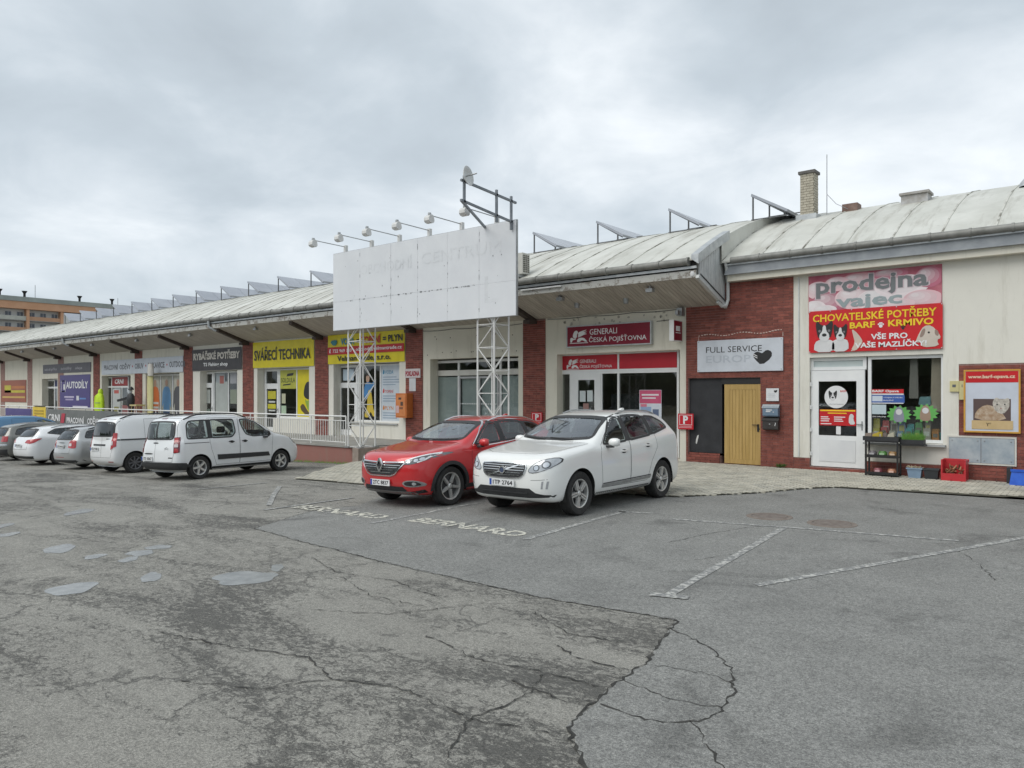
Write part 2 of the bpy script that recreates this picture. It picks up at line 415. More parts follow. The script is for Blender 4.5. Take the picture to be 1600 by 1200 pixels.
xs = [-700] + [a for a, _ in GZ] + [700]; ys = [-600, -100, -20, 0, 5, 10, 15, 20, 40, 120, 700]
for x in xs:
    for y in ys: mb.v.append((x, y, gz(x)))
ny = len(ys)
for i in range(len(xs) - 1):
    for j in range(ny - 1): mb.f.append((i * ny + j, (i + 1) * ny + j, (i + 1) * ny + j + 1, i * ny + j + 1))
g = mb.build('ground', m_old, None); props(g, kind='structure')
new_poly = rough_edge([(-10.39, 6.36), (-8.6, 6.1), (-6.93, 5.97), (-4.53, 5.94), (-3.17, 6.12), (-3.0, 5.5), (-2.86, 5.05), (-2.78, 4.3), (-2.66, 3.72), (-2.25, 3.35), (-1.9, 2.6), (-1.2, 0.5), (-0.6, -2.5)]) \
    + [(40, -2.5), (40, 19.45), (-5, 19.45), (-9, 14.5), (-13.6, 12.2)] + rough_edge([(-13.6, 11.4), (-11.9, 10.2), (-11.12, 8.93), (-11.22, 7.89), (-10.75, 7.0), (-10.42, 6.4)])
bm_obj('asphalt_overlay', fill_poly(new_poly, 0.7, GF, 0.005), m_new, smooth=True, kind='structure')
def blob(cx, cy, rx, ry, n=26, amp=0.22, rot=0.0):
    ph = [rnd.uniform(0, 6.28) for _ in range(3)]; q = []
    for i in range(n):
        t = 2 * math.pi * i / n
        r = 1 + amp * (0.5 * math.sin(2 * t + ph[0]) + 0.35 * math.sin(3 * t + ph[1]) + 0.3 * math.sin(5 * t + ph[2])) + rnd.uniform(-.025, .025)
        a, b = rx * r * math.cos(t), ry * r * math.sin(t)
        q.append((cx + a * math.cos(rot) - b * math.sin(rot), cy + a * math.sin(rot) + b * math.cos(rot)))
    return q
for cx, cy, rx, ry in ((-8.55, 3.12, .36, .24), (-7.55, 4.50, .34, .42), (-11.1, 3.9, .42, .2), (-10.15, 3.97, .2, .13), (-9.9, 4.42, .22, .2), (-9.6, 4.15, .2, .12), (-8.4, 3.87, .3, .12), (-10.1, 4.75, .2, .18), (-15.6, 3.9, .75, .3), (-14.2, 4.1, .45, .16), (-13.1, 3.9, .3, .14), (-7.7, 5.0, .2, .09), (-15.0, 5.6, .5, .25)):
    bm_obj('puddle_pale', fill_poly(blob(cx, cy, rx * .85, ry * .85, 60, .22, R(-35)), 0.4, GF, 0.004), m_puddle, kind='structure')  # puddle sheets, their sky reflection painted as pale grey
def strip(name, pts, w, mat, dz=0.009, jit=0.0, step=0.25, parent=None, vary=0.0):
    q = []
    for a, b in zip(pts, pts[1:]):
        n = max(1, int(math.dist(a, b) / step))
        for i in range(n):
            t = i / n; q.append((a[0] + (b[0] - a[0]) * t + rnd.uniform(-jit, jit), a[1] + (b[1] - a[1]) * t + rnd.uniform(-jit, jit)))
    q.append(pts[-1]); vs = []; fs = []
    for i, p in enumerate(q):
        a = q[max(0, i - 1)]; b = q[min(len(q) - 1, i + 1)]
        d = Vector((b[0] - a[0], b[1] - a[1])); d.normalize(); k = w / 2 * (1 + rnd.uniform(-vary, vary))
        for sgn in (1, -1):
            x, y = p[0] - d.y * k * sgn, p[1] + d.x * k * sgn; vs.append((x, y, gz(x) + dz))
    for i in range(len(q) - 1): fs.append((2 * i, 2 * i + 1, 2 * i + 3, 2 * i + 2))
    me = bpy.data.meshes.new(name); me.from_pydata(vs, [], fs); me.materials.append(mat)
    return props(link(name, me, parent), kind=None if parent else 'structure')
# parking bay lines, squared to the shop front
for pts in ([(-3.62, 6.75), (-4.11, 11.35)], [(-6.53, 8.15), (-6.78, 11.2)], [(-9.27, 7.7), (-9.5, 10.5)], [(-12.06, 7.55), (-12.1, 9.6)], [(-16.85, 8.8), (-16.75, 10.6)],
            [(-5.76, 10.96), (-4.0, 11.42), (-1.9, 11.85)], [(-3.1, 7.75), (-2.25, 10.0), (-1.2, 12.8), (0.6, 16.2)], [(-12.6, 8.0), (-14.0, 9.0), (-15.6, 10.2)], [(-6.95, 11.0), (-6.3, 11.3)], [(-9.0, 10.7), (-8.3, 10.8)]):
    strip('parking_line', pts, 0.105, m_line, 0.010, 0.004, 0.3)
strip('parking_line', [(-3.78, 6.72), (-3.42, 6.84)], 0.13, m_line, 0.014)
def ground_text(s, x0, x1, y0, y1, dz=0.010):
    vs, fs, _ = text_data(s, 0.03); me = bpy.data.meshes.new('bay_lettering'); out = []
    for a, b in vs:
        x = x0 + a * (x1 - x0); y = y0 + b * (y1 - y0); out.append((x, y, gz(x) + dz))
    me.from_pydata(out, [], fs); me.materials.append(m_line2)
    props(link('bay_lettering', me), kind='structure')
m_line2 = m_worn('letter_paint', (0.60, 0.585, 0.50), (0.19, 0.19, 0.183), 0.475, 16)
ground_text('BERNARD', -8.98, -6.74, 8.18, 8.58)
ground_text('BERNARD', -11.95, -9.55, 8.02, 8.42)
# open cracks with real outlines
CR = [([(-10.39, 6.36), (-8.6, 6.1), (-6.93, 5.97), (-4.53, 5.94), (-3.17, 6.12)], .018), ([(-3.17, 6.12), (-3.0, 5.5), (-2.86, 5.05), (-2.78, 4.3), (-2.66, 3.72), (-2.25, 3.35), (-2.0, 2.9), (-1.75, 2.4)], .035),
      ([(-3.1, 5.85), (-2.65, 5.66), (-2.32, 5.3), (-2.1, 4.9), (-2.05, 4.5), (-2.12, 4.28), (-2.35, 4.12), (-2.7, 4.15)], .022), ([(-2.12, 4.28), (-1.72, 3.85), (-1.42, 3.55)], .02), ([(-1.8, 3.38), (-1.42, 3.55), (-1.05, 3.8), (-.75, 3.78), (-.6, 3.5)], .02),
      ([(-2.8, 4.6), (-2.4, 4.5), (-2.06, 4.6)], .012), ([(-2.8, 5.0), (-2.35, 5.1), (-2.15, 5.0)], .01), ([(-4.9, 9.2), (-4.75, 10.2), (-4.55, 11.0), (-4.4, 11.3)], .016), ([(-4.2, 8.3), (-3.9, 9.2), (-4.0, 9.9)], .014), ([(-1.9, 11.3), (-1.45, 10.4), (-1.2, 9.6)], .014),
      ([(-0.4, 5.2), (0.0, 4.9), (.35, 4.75)], .012), ([(-4.6, 4.4), (-3.9, 4.25), (-3.4, 4.35), (-2.86, 4.4)], .018), ([(-4.4, 3.3), (-3.9, 3.5), (-3.2, 3.45), (-2.7, 3.6)], .018), ([(-3.3, 4.35), (-3.15, 3.9), (-3.2, 3.45), (-2.95, 3.0)], .016),
      ([(-10.4, 6.36), (-11.2, 7.9), (-11.1, 8.9)], .018), ([(-6.8, 5.2), (-5.9, 4.9), (-5.0, 5.0)], .012), ([(-1.72, 3.28), (-1.45, 3.42), (-.95, 3.70), (-.72, 3.85), (-.55, 3.75), (-.35, 3.6)], .03), ([(-.3, 4.9), (.1, 4.75), (.5, 4.72)], .02), ([(-5.6, 3.2), (-4.9, 3.45), (-4.4, 3.3)], .02), ([(-7.9, 5.6), (-7.0, 5.3), (-6.2, 5.45), (-5.4, 5.3)], .015), ([(-4.3, 5.5), (-3.7, 5.2), (-3.2, 5.3)], .015), ([(-3.6, 4.9), (-3.3, 4.75), (-2.86, 4.8)], .02), ([(-3.4, 4.1), (-3.0, 4.05), (-2.78, 4.15)], .025), ([(-5.2, 2.6), (-4.6, 2.9), (-4.4, 3.3), (-4.0, 3.5)], .02), ([(-6.4, 3.0), (-5.6, 3.2)], .02), ([(-6.0, 4.2), (-5.3, 4.6), (-4.9, 5.3)], .012)]
for pts, w in CR: strip('asphalt_crack', pts, w * .55, m_crack, 0.0075, 0.022, 0.045, None, 0.95)
# manhole covers
m_rust = pm('rust_iron', (0.13, 0.105, 0.09), (0.20, 0.175, 0.155), 9, 0.8, bump=0.3, bscale=40)
for i, (cx, cy) in enumerate(((-4.66, 12.2), (-3.66, 12.15))):
    t = thing('manhole_cover', (cx, cy, 0), ('brown iron manhole cover in the asphalt, nearer the white car', 'brown iron manhole cover in the asphalt, farther right of the pair')[i], 'manhole', 'manhole covers')
    MB().lathe([(0.0, .016), (.27, .016), (.28, .010), (.28, .0)], (cx, cy, 0), 'z', 28).build('lid', m_rust, t)
    MB().lathe([(.29, .0), (.29, .014), (.36, .014), (.37, .0)], (cx, cy, 0), 'z', 28).build('ring', pm('ring_concrete', (.16, .13, .11), (.21, .18, .155), 8, .9), t)

# ------------------------------------------------------------------ paved forecourt
EDGE = [(-20.2, 15.6), (-18.7, 13.6), (-16.9, 11.5), (-13.8, 11.4), (-10, 12.2), (-6.9, 13.3), (-5.95, 14.8), (-5.4, 16.2), (-5.0, 16.8), (-1.7, 17.55), (14, 19.0)]
def y_edge(x): return lerp_tab(EDGE, x)
def z_pave(x, y):
    e = y_edge(x); t = max(0, min(1, (y - e) / (19.5 - e)))
    zw = lerp_tab([(-20.2, .24), (-16, .15), (-10, .11), (20, .08)], x)
    return gz(x) + .035 + (zw - gz(x) - .035) * t
pav = thing('pavement', (-8, 18, 0), None, None); props(pav, kind='structure')
ppoly = EDGE + [(14, 19.6), (-19.82, 19.6), (-19.82, 15.9)]
bm = fill_poly([(a, b) for a, b in ppoly], 0.6, z_pave, -0.012)
bm_obj('joint_bed', bm, m_sand, pav)
bw, bh = .2, .1
def paver(mb, x, y, w=bw, h=bh):
    g_ = .009; c = .010
    zz = [z_pave(a, b) for a, b in ((x - w / 2, y - h / 2), (x + w / 2, y - h / 2), (x + w / 2, y + h / 2), (x - w / 2, y + h / 2))]
    dz = rnd.uniform(-.002, .003)
    o = [(x - w / 2 + g_, y - h / 2 + g_), (x + w / 2 - g_, y - h / 2 + g_), (x + w / 2 - g_, y + h / 2 - g_), (x - w / 2 + g_, y + h / 2 - g_)]
    i = [(x - w / 2 + g_ + c, y - h / 2 + g_ + c), (x + w / 2 - g_ - c, y - h / 2 + g_ + c), (x + w / 2 - g_ - c, y + h / 2 - g_ - c), (x - w / 2 + g_ + c, y + h / 2 - g_ - c)]
    vs = [(p[0], p[1], z - .03) for p, z in zip(o, zz)] + [(p[0], p[1], z - .006 + dz) for p, z in zip(o, zz)] + [(p[0], p[1], z + dz) for p, z in zip(i, zz)]
    fs = [(8, 9, 10, 11)] + [(k, (k + 1) % 4, 4 + (k + 1) % 4, 4 + k) for k in range(4)] + [(4 + k, 4 + (k + 1) % 4, 8 + (k + 1) % 4, 8 + k) for k in range(4)]
    mb.add(vs, fs)
near = []; rest = [MB(), MB(), MB()]
row = 0; y = 11.5
while y < 19.44:
    x = -20.0 + (bw / 2 if row % 2 else 0)
    while x < 6:
        if y - bh / 2 > y_edge(x) + .01 and not (x < -19.7 and y > 15.8) and x > -19.75:
            if -5.4 < x < -1.75 and y < 17.9: near.append((x, y))
            elif x < 2.5: paver(rest[rnd.randrange(3)], x, y)
        x += bw
    row += 1; y += bh
near.sort(key=lambda p: p[1]); 
for x, y in near[300:]: paver(rest[0], x, y)
for x, y in near[:300]:
    q = MB(); paver(q, x, y); q.build('paving_block', m_paver, pav)
for k, q in enumerate(rest):
    q.build('paving_blocks', pm('paver_mix%d' % k, *(((.33, .315, .26), (.43, .41, .345)), ((.39, .375, .315), (.49, .47, .395)), ((.29, .285, .245), (.40, .385, .33)))[k], 2.0, .9, bump=.25, bscale=140), pav, kind='stuff')

# ------------------------------------------------------------------ terrace on the left
mb = MB()
mb.box(-84, -19.85, 16.12, 19.6, -2.5, .25); mb.build('terrace_floor', m_conc, None, kind='structure')
rw = thing('retaining_wall', (-30, 16, -.6), 'long low red painted retaining wall below the white railing', 'wall')
mb = MB(); mb.box(-84, -19.7, 15.9, 16.118, -2.5, .20); mb.build('wall', m_redwall, rw)
mb = MB(); mb.box(-84, -19.66, 15.86, 16.16, .202, .262); mb.build('coping', m_conc, rw)
mb = MB(); mb.box(-19.66, -19.36, 15.55, 16.9, -.25, .235); mb.build('end_block', pm('old_concrete', (.24, .20, .17), (.36, .30, .26), 3, .95, bump=.4, bscale=30), rw)

# ------------------------------------------------------------------ shop building
YF = 19.5
B = thing('shop_building', (-15, YF, 0), 'long single storey shop row with arched metal roof, white walls and red brick pillars', 'building')
def wall(name, x0, x1, z0, z1, holes, mat, y0=YF, y1=YF + .42, parent=B):
    xs = sorted({x0, x1, *[h[0] for h in holes], *[h[1] for h in holes]}); zs = sorted({z0, z1, *[h[2] for h in holes], *[h[3] for h in holes]})
    mb = MB()
    # merge cells column by column
    for a, b in zip(xs, xs[1:]):
        run = None
        for c, d in zip(zs, zs[1:]):
            solid = not any(h[0] < (a + b) / 2 < h[1] and h[2] < (c + d) / 2 < h[3] for h in holes)
            if solid: run = (run[0], d) if run else (c, d)
            if not solid and run: mb.box(a, b, y0, y1, *run); run = None
        if run: mb.box(a, b, y0, y1, *run)
    return mb.build(name, mat, parent)
def bricks(parent, x0, x1, z0, z1, y, holes=(), single=0, side=False, L=.29, H=.071, jt=.009, name='brick'):
    cand = []; zc = z0; r = 0
    while zc + H * .6 < z1:
        x = x0 - (L / 2 if r % 2 else 0)
        while x < x1:
            a, b = max(x, x0) + jt / 2, min(x + L, x1) - jt / 2; c, d = zc + jt / 2, min(zc + H, z1) - jt / 2
            if b - a > .03:
                segs = [(a, b)]
                for h in holes:
                    if c < h[3] - .01 and d > h[2] + .01:
                        ns = []
                        for s0, s1 in segs:
                            if s1 <= h[0] or s0 >= h[1]: ns.append((s0, s1))
                            else:
                                if h[0] - s0 > .03: ns.append((s0, h[0] - jt / 2))
                                if s1 - h[1] > .03: ns.append((h[1] + jt / 2, s1))
                        segs = ns
                cand += [(s0, s1, c, d) for s0, s1 in segs]
            x += L
        zc += H; r += 1
    mbs = [MB(), MB(), MB(), MB()]
    k = 0; step = max(1, len(cand) // single) if single else 0
    for i, (a, b, c, d) in enumerate(cand):
        pr_ = rnd.uniform(.008, .013)
        if single and i % step == 0 and k < single:
            q = MB(); q.box(a, b, y - pr_, y + .004, c, d); q.build(name, m_brick, parent); k += 1
        else: mbs[rnd.randrange(4)].box(a, b, y - pr_, y + .004, c, d)
    for j, q in enumerate(mbs):
        if q.v:
            f = (.8, .95, 1.08, 1.25)[j]
            q.build('brickwork', pm('brick_mix%d' % j, (.17 * f, .048 * f, .036 * f), (.25 * f, .076 * f, .055 * f), 6, .75, bump=.2, bscale=120), parent, kind='stuff')
PW = .93
PIL = [-15.25 - 5.72 * i for i in range(12)]
for i, px in enumerate(PIL):
    top = 4.42
    p = MB().box(px - PW / 2, px + PW / 2, YF - .02, YF + .42, -.5, top).build('pillar', m_mortar, B)
    if i < 7: bricks(p, px - PW / 2, px + PW / 2, .05, top, YF - .02)
    # return face on the +X side is plain mortar-red; roof beam above
    MB().bar((px, 17.95, 4.915), (px, 19.75, 4.30), .2, .17).build('roof_beam', m_beam, B)
    MB().box(px - .13, px + .13, YF - .42, YF - .032, 4.28, 4.40).build('beam_bracket', m_beam, B)
# bays
def cuts(px): return px - PW / 2, px + PW / 2
FZ = .25
bay = [(cuts(PIL[i + 1])[1], cuts(PIL[i])[0]) for i in range(11)]
TOPZ = 4.46
op1 = (-20.13, -15.93, FZ, 3.27); wall('bay_wall', *bay[0], -.4, TOPZ, [op1], m_cream)
op2d = (-25.95, -21.82, FZ, 3.22)
wall('bay_wall', *bay[1], -.4, TOPZ, [(-25.9, -24.72, FZ, 3.22), (-24.72, -21.82, .86, 3.22)], m_white_pl)
wall('bay_wall', *bay[2], -.4, TOPZ, [(-31.65, -30.35, FZ, 3.16), (-30.35, -27.61, .9, 3.16)], m_white_pl)
wall('bay_wall', *bay[3], -.4, TOPZ, [(-36.95, -36.2, FZ, 3.14), (-36.2, -33.4, .9, 3.14)], m_white_pl)
wall('bay_wall', *bay[4], -.4, TOPZ, [(-43.0, -39.1, .45, 3.1)], m_cream)
wall('bay_wall', *bay[5], -.4, TOPZ, [(-48.85, -44.9, FZ, 3.06)], m_cream)
wall('bay_wall', -61.2, bay[6][1], -.4, TOPZ, [(-58.7, -55.9, FZ, 3.0)], m_cream)
wall('bay_wall', -84, -61.2, -.4, TOPZ, [], m_cream)
GB = (-14.785, -9.83)
wall('bay_wall', *GB, -.4, TOPZ + .02, [(-14.34, -10.02, .14, 3.26)], m_cream)
# brick section with the black panel and the timber door
bs = MB(); 
bsw = wall('brick_wall', -9.83, -6.82, -.4, 5.02, [(-9.77, -7.69, .1, 2.44)], m_mortar, YF + .01)
bricks(bsw, -9.83, -6.82, .03, 5.02, YF + .01, [(-9.77, -7.69, .30, 2.44), (-8.83, -7.69, .0, 2.44)], single=300)
MB().box(-9.77, -8.83, YF + .05, YF + .30, -.3, .30).build('panel_plinth', m_mortar, B)
bricks(B, -9.765, -8.835, .03, .37, YF + .049)
MB().box(-9.77, -8.80, YF + .10, YF + .28, .372, 2.44).build('black_panel', pm('panel_black', (.020, .021, .024), (.032, .033, .037), 3, .65), B)
MB().prism([(-9.58, .62), (-9.55, .60), (-9.50, .78), (-9.49, .86), (-9.53, .84), (-9.57, .74)], 'y', YF + .096, YF + .0998).build('paint_chip', flat('chip', (.7, .7, .67)), B)
MB().box(-8.80, -7.69, YF + .06, YF + .30, 2.27, 2.438).build('door_header', m_blackm, B)
# right white wall: plinth in brick, shop opening
wall('bay_wall', -6.82, -3.13, .39, 5.02, [(-6.42, -5.09, .39, 2.92), (-5.09, -3.44, .86, 2.92)], m_white_pl)
wall('bay_wall', -3.13, 9.0, 2.68, 5.02, [], m_white_pl)
pl = wall('brick_plinth', -6.82, -3.13, -.4, .388, [(-6.42, -5.09, .17, .388)], m_mortar, YF + .012); bricks(pl, -6.82, -3.13, .02, .385, YF + .012, [(-6.42, -5.09, .19, .5)])
pr2 = wall('brick_wall', -3.13, 9.0, -.4, 2.678, [], m_mortar, YF + .012); bricks(pr2, -3.13, 1.5, .02, 2.675, YF + .012, [(-3.36, -2.04, .44, 1.07)])
# interior of the shops behind the glass
mb = MB()
mb.box(-84, 9, 24.2, 24.4, 0, 5.6); mb.box(-84, 9, 19.92, 24.2, 3.9, 4.0); mb.box(-84, 9, 19.94, 24.2, .02, .14)
for px in PIL + [-9.6, -6.7, -3.1]: mb.box(px - .08, px + .08, 19.93, 24.2, .14, 3.9)
mb.build('interior', m_room, B)
for k in range(26):
    x = -4 - k * 1.9; 
    if any(abs(x - p) < .7 for p in PIL): continue
    q = MB(); hh = rnd.uniform(1.2, 2.1); yy = rnd.uniform(21.4, 23)
    q.box(x - .55, x + .55, yy, yy + .4, .14, .14 + hh)
    for z in range(3): q.box(x - .6, x + .6, yy - .05, yy, .4 + z * .5, .55 + z * .5)
    q.build('display_shelf', pm('shelf%d' % (k % 4), *(((.25, .22, .18), (.35, .3, .25)), ((.1, .12, .16), (.3, .32, .34)), ((.3, .12, .1), (.2, .2, .2)), ((.2, .22, .2), (.45, .44, .4)))[k % 4], 5, .8), B)

# soffit: boards across the overhang, outer edge high, inner edge low
def soffit_board(mb, x0, x1):
    for z_off in (0,):
        mb.add([(x0, 17.86, 5.0), (x1, 17.86, 5.0), (x1, 19.52, 4.43), (x0, 19.52, 4.43), (x0, 17.86, 5.03), (x1, 17.86, 5.03), (x1, 19.52, 4.46), (x0, 19.52, 4.46)],
               [(0, 1, 2, 3), (7, 6, 5, 4), (0, 4, 5, 1), (1, 5, 6, 2), (2, 6, 7, 3), (3, 7, 4, 0)])
me_b = None; x = -8.72
while x > -21.5:
    q = MB(); soffit_board(q, x - .112, x - .005); q.build('soffit_board', m_soff, B); x -= .117
q = MB()
while x > -84: soffit_board(q, x - .112, x - .006); x -= .117
q.build('soffit_boards', m_soff, B, kind='stuff')
MB().add([(-84, 17.87, 5.045), (-8.7, 17.87, 5.045), (-8.7, 19.55, 4.475), (-84, 19.55, 4.475)], [(0, 1, 2, 3)]).build('soffit_backing', m_dark, B)
# eaves of the canopy
MB().box(-84, -8.70, 17.80, 17.855, 4.985, 5.17).build('fascia_board', m_fasc, B)
MB().box(-84, -8.72, 17.83, 17.87, 5.17, 5.21).build('fascia_gap', m_dark, B)
MB().box(-84, -8.68, 17.77, 17.83, 5.21, 5.275).build('drip_strip', m_zinc, B)
MB().box(-84, -8.72, 17.82, 17.87, 5.275, 5.42).build('eaves_painted_shadow', m_dark, B)  # black strip painting the shadow line under the gutter
def gutter_run(x0, x1, y, z, r, step):
    proto = None; n = int(round((x1 - x0) / step)); st = (x1 - x0) / n
    for i in range(n):
        a = x0 + i * st
        if proto is None:
            q = MB(); o = Vector((a, y, z)); prof = [(math.cos(t) * r, math.sin(t) * r) for t in [math.pi * 2 * k / 14 for k in range(14)]]
            q.prism([(y + c, z + s) for c, s in prof], 'x', a, a + st - .05)
            q.prism([(y + c * 1.18, z + s * 1.18) for c, s in prof], 'x', a + st - .05, a + st)
            proto = q.build('gutter_section', m_gutter, B, True); 
        else:
            c = proto.copy(); C.objects.link(c); c.parent = B; c.location = (a - x0, 0, 0)
gutter_run(-84, -8.85, 17.72, 5.39, .095, .82)
# arched roof
def zr_l(y): return 7.9 - .0284 * (y - 27) ** 2
def zr_r(y): return 7.9 - .0378 * (y - 27) ** 2
def roof_panel(x0, x1, f, y0, y1, n=16, lift=0.0):
    q = MB(); ys = [y0 + (y1 - y0) * i / n for i in range(n + 1)]
    for yv in ys:
        z = f(yv) + lift; q.v += [(x0, yv, z), (x1, yv, z), (x0, yv, z - .05), (x1, yv, z - .05)]
    for i in range(n):
        a = 4 * i; b = a + 4
        q.f += [(a, a + 1, b + 1, b), (a + 3, a + 2, b + 2, b + 3), (a, b, b + 2, a + 2), (a + 1, a + 3, b + 3, b + 1)]
    q.f += [(0, 2, 3, 1), (4 * n, 4 * n + 1, 4 * n + 3, 4 * n + 2)]
    return q
def roof_run(x0, x1, f, y0, step, y1=36.0):
    n = int(round((x1 - x0) / step)); st = (x1 - x0) / n; pa = sa = None
    for i in range(n):
        dx = i * st
        if pa is None:
            pa = roof_panel(x0 + .004, x0 + st - .004, f, y0, y1).build('roof_panel', m_roofm, B, True)
            q = roof_panel(x0 - .018, x0 + .018, f, y0 + .02, y1, 16, .018); sa = q.build('roof_seam', m_seam, B, True)
        else:
            for o in (pa, sa):
                c = o.copy(); C.objects.link(c); c.parent = B; c.location = (dx, 0, 0)
roof_run(-84, -8.66, zr_l, 17.74, 1.05)
roof_run(-8.60, 9.0, zr_r, 19.12, 1.02)
q = MB(); q.prism([(17.8, 5.3), (19.5, 6.1), (22, 7.1), (27, 7.82), (36, 5.5), (36, 4.0), (24.4, 4.0), (19.9, 4.45)], 'x', -84, -83.9); q.build('gable_end', m_cream, B)
q = MB(); ys_ = [19.12 + k * .6 for k in range(15)]
for yv in ys_: q.v += [(-8.64, yv, zr_r(yv) - .06), (-8.64, yv, max(zr_l(yv), zr_r(yv)) + .02), (-8.60, yv, max(zr_l(yv), zr_r(yv)) + .02), (-8.60, yv, zr_r(yv) - .06)]
for k in range(14):
    for a_, b_ in ((0, 1), (1, 2), (2, 3), (3, 0)): q.f.append((4 * k + a_, 4 * k + b_, 4 * k + 4 + b_, 4 * k + 4 + a_))
q.build('step_flashing', m_roofm, B)
# canopy end: vertical boards, flashing, downpipe
def zt_end(y): return zr_l(y) - .09
yv = 17.93; 
while yv < 19.47:
    y2 = min(yv + .098, 19.5)
    lo = lambda t: 5.0 + (4.40 - 5.0) * (t - 17.86) / (19.5 - 17.86)
    q = MB(); q.prism([(yv, lo(yv)), (y2 - .008, lo(y2)), (y2 - .008, zt_end(y2)), (yv, zt_end(yv))], 'x', -8.70, -8.655); q.build('gable_board', m_gable, B); yv += .104
MB().bar((-8.655, 17.80, 5.00), (-8.655, 19.55, 4.36), .09, .09).build('soffit_edge_trim', m_gable, B)
MB().bar((-8.60, 17.86, 5.06), (-8.60, 19.48, 4.47), .018, .03).build('end_cable', m_blackm, B)
q = MB()
for a, b in ((17.70, 18.3), (18.3, 18.9), (18.9, 19.6)):
    q.add([(x, y, zr_l(y) + dz) for y in (a, b) for x, dz in ((-8.78, .0), (-8.78, .11), (-8.58, .11), (-8.58, -.14))], [(0, 1, 5, 4), (1, 2, 6, 5), (2, 3, 7, 6), (3, 0, 4, 7), (0, 3, 2, 1), (4, 5, 6, 7)])
q.build('verge_flashing', m_zinc, B)
MB().path([(-8.5, 19.16, 5.5), (-8.52, 19.3, 5.25), (-8.55, 19.42, 5.0), (-8.55, 19.42, 4.55), (-8.58, 19.36, 4.38), (-8.62, 19.2, 4.36), (-8.66, 19.0, 4.46)], .045, 10).build('downpipe', m_gable, B, True)
MB().lathe([(0, -.07), (.05, -.06), (.07, 0), (.05, .06), (0, .07)], (-8.80, 17.83, 5.08), 'z', 14).build('pipe_cap', flat('white', (.75, .75, .74)), B, True)
# right-hand eaves
gutter_run(-8.35, 9.0, 19.15, 5.55, .085, .80)
MB().box(-8.5, 9, 19.16, 19.22, 5.43, 5.47).build('drip_strip', m_zinc, B)
q = MB(); q.box(-8.55, 9, 19.22, 19.26, 5.20, 5.43); q.box(-8.55, 9, 19.17, 19.26, 5.185, 5.215); q.build('steel_beam', m_steelgrey, B)
MB().box(-8.5, 9, 19.26, 19.50, 5.02, 5.19).build('cornice', m_cream, B)
MB().box(-8.6, 9, 19.27, 19.9, 5.19, 5.52).build('eaves_closer', m_dark, B)
# gutter outlets above the beams
for px in (PIL[3], PIL[6]):
    MB().path([(px - .35, 17.70, 5.33), (px - .35, 17.72, 5.05), (px - .18, 17.92, 4.9), (px, 18.2, 4.80)], .06, 10).build('gutter_outlet', m_zinc, B, True)
# small lamps under the canopy edge
for x in [PIL[i] - 2.86 for i in range(1, 9)] + [-10.2, -13.2]:
    q = MB(); q.box(x - .10, x + .10, 18.05, 18.2, 4.76, 4.86); q.box(x - .02, x + .02, 18.1, 18.15, 4.86, 4.93); q.build('canopy_lamp', m_metal, B)
for x, yv in ((-13.0, 18.7), (-11.3, 18.7)):
    MB().lathe([(0, -.09), (.07, -.085), (.08, 0), (.08, .1)], (x, yv, 4.67), 'z', 14).build('canopy_lamp', m_metal, B, True)
q = MB(); q.box(-14.4, -12.9, 17.74, 17.80, 5.12, 5.16); q.build('fluorescent_tube', flat('white', (.75, .75, .74)), B)
# chimneys on the roof
ch = MB().box(-7.64, -7.26, 22.4, 22.78, 6.7, 8.42).build('chimney', pm('chim_mortar', (.30, .26, .2), (.36, .32, .26), 5, .9), B)
q = MB()
for r_ in range(17):
    z = 7.15 + r_ * .075; off = .095 if r_ % 2 else 0
    for f in range(2):
        for k in range(3):
            if f == 0:
                a = max(-7.64, -7.64 + k * .19 - off); b = min(-7.26, -7.64 + (k + 1) * .19 - off - .012)
                if b - a > .04: q.box(a, b, 22.388, 22.41, z, z + .063)
            else:
                a = max(22.4, 22.4 + k * .19 - off); b = min(22.78, 22.4 + (k + 1) * .19 - off - .012)
                if b - a > .04: q.box(-7.27, -7.248, a, b, z, z + .063)
q.build('chimney_bricks', pm('chim_brick', (.36, .33, .26), (.50, .46, .37), 7, .85), ch, kind='stuff')
MB().box(-7.69, -7.21, 22.35, 22.83, 8.42, 8.50).build('chimney_cap', pm('cap_dark', (.10, .095, .09), (.16, .15, .14), 6, .9), ch)
MB().box(-7.74, -7.16, 22.3, 22.9, 6.9, 7.22).build('chimney_flashing', m_zinc, B)
MB().tube((-6.98, 22.7, 7.0), (-6.98, 22.7, 8.95), .012, 6).build('lightning_rod', m_metal, B)
MB().path([(-6.98, 22.7, 7.8), (-6.75, 22.8, 7.5), (-6.45, 22.9, 7.32)], .008, 5).build('lightning_wire', m_metal, B)
MB().box(-6.62, -6.2, 22.9, 23.3, 6.9, 7.48).build('vent_stack', pm('cap_brown', (.16, .10, .08), (.24, .17, .14), 6, .9), B)
q = MB(); q.box(-5.0, -4.35, 22.6, 23.1, 6.9, 7.40); q.box(-5.04, -4.31, 22.55, 23.15, 7.40, 7.46); q.build('roof_hatch', pm('hatch', (.5, .5, .5), (.3, .28, .25), 3, .7), B)
MB().lathe([(0, .24), (.1, .22), (.2, .1), (.22, 0)], (-2.1, 22.6, 7.15), 'z', 18).build('roof_vent', m_zinc, B, True)
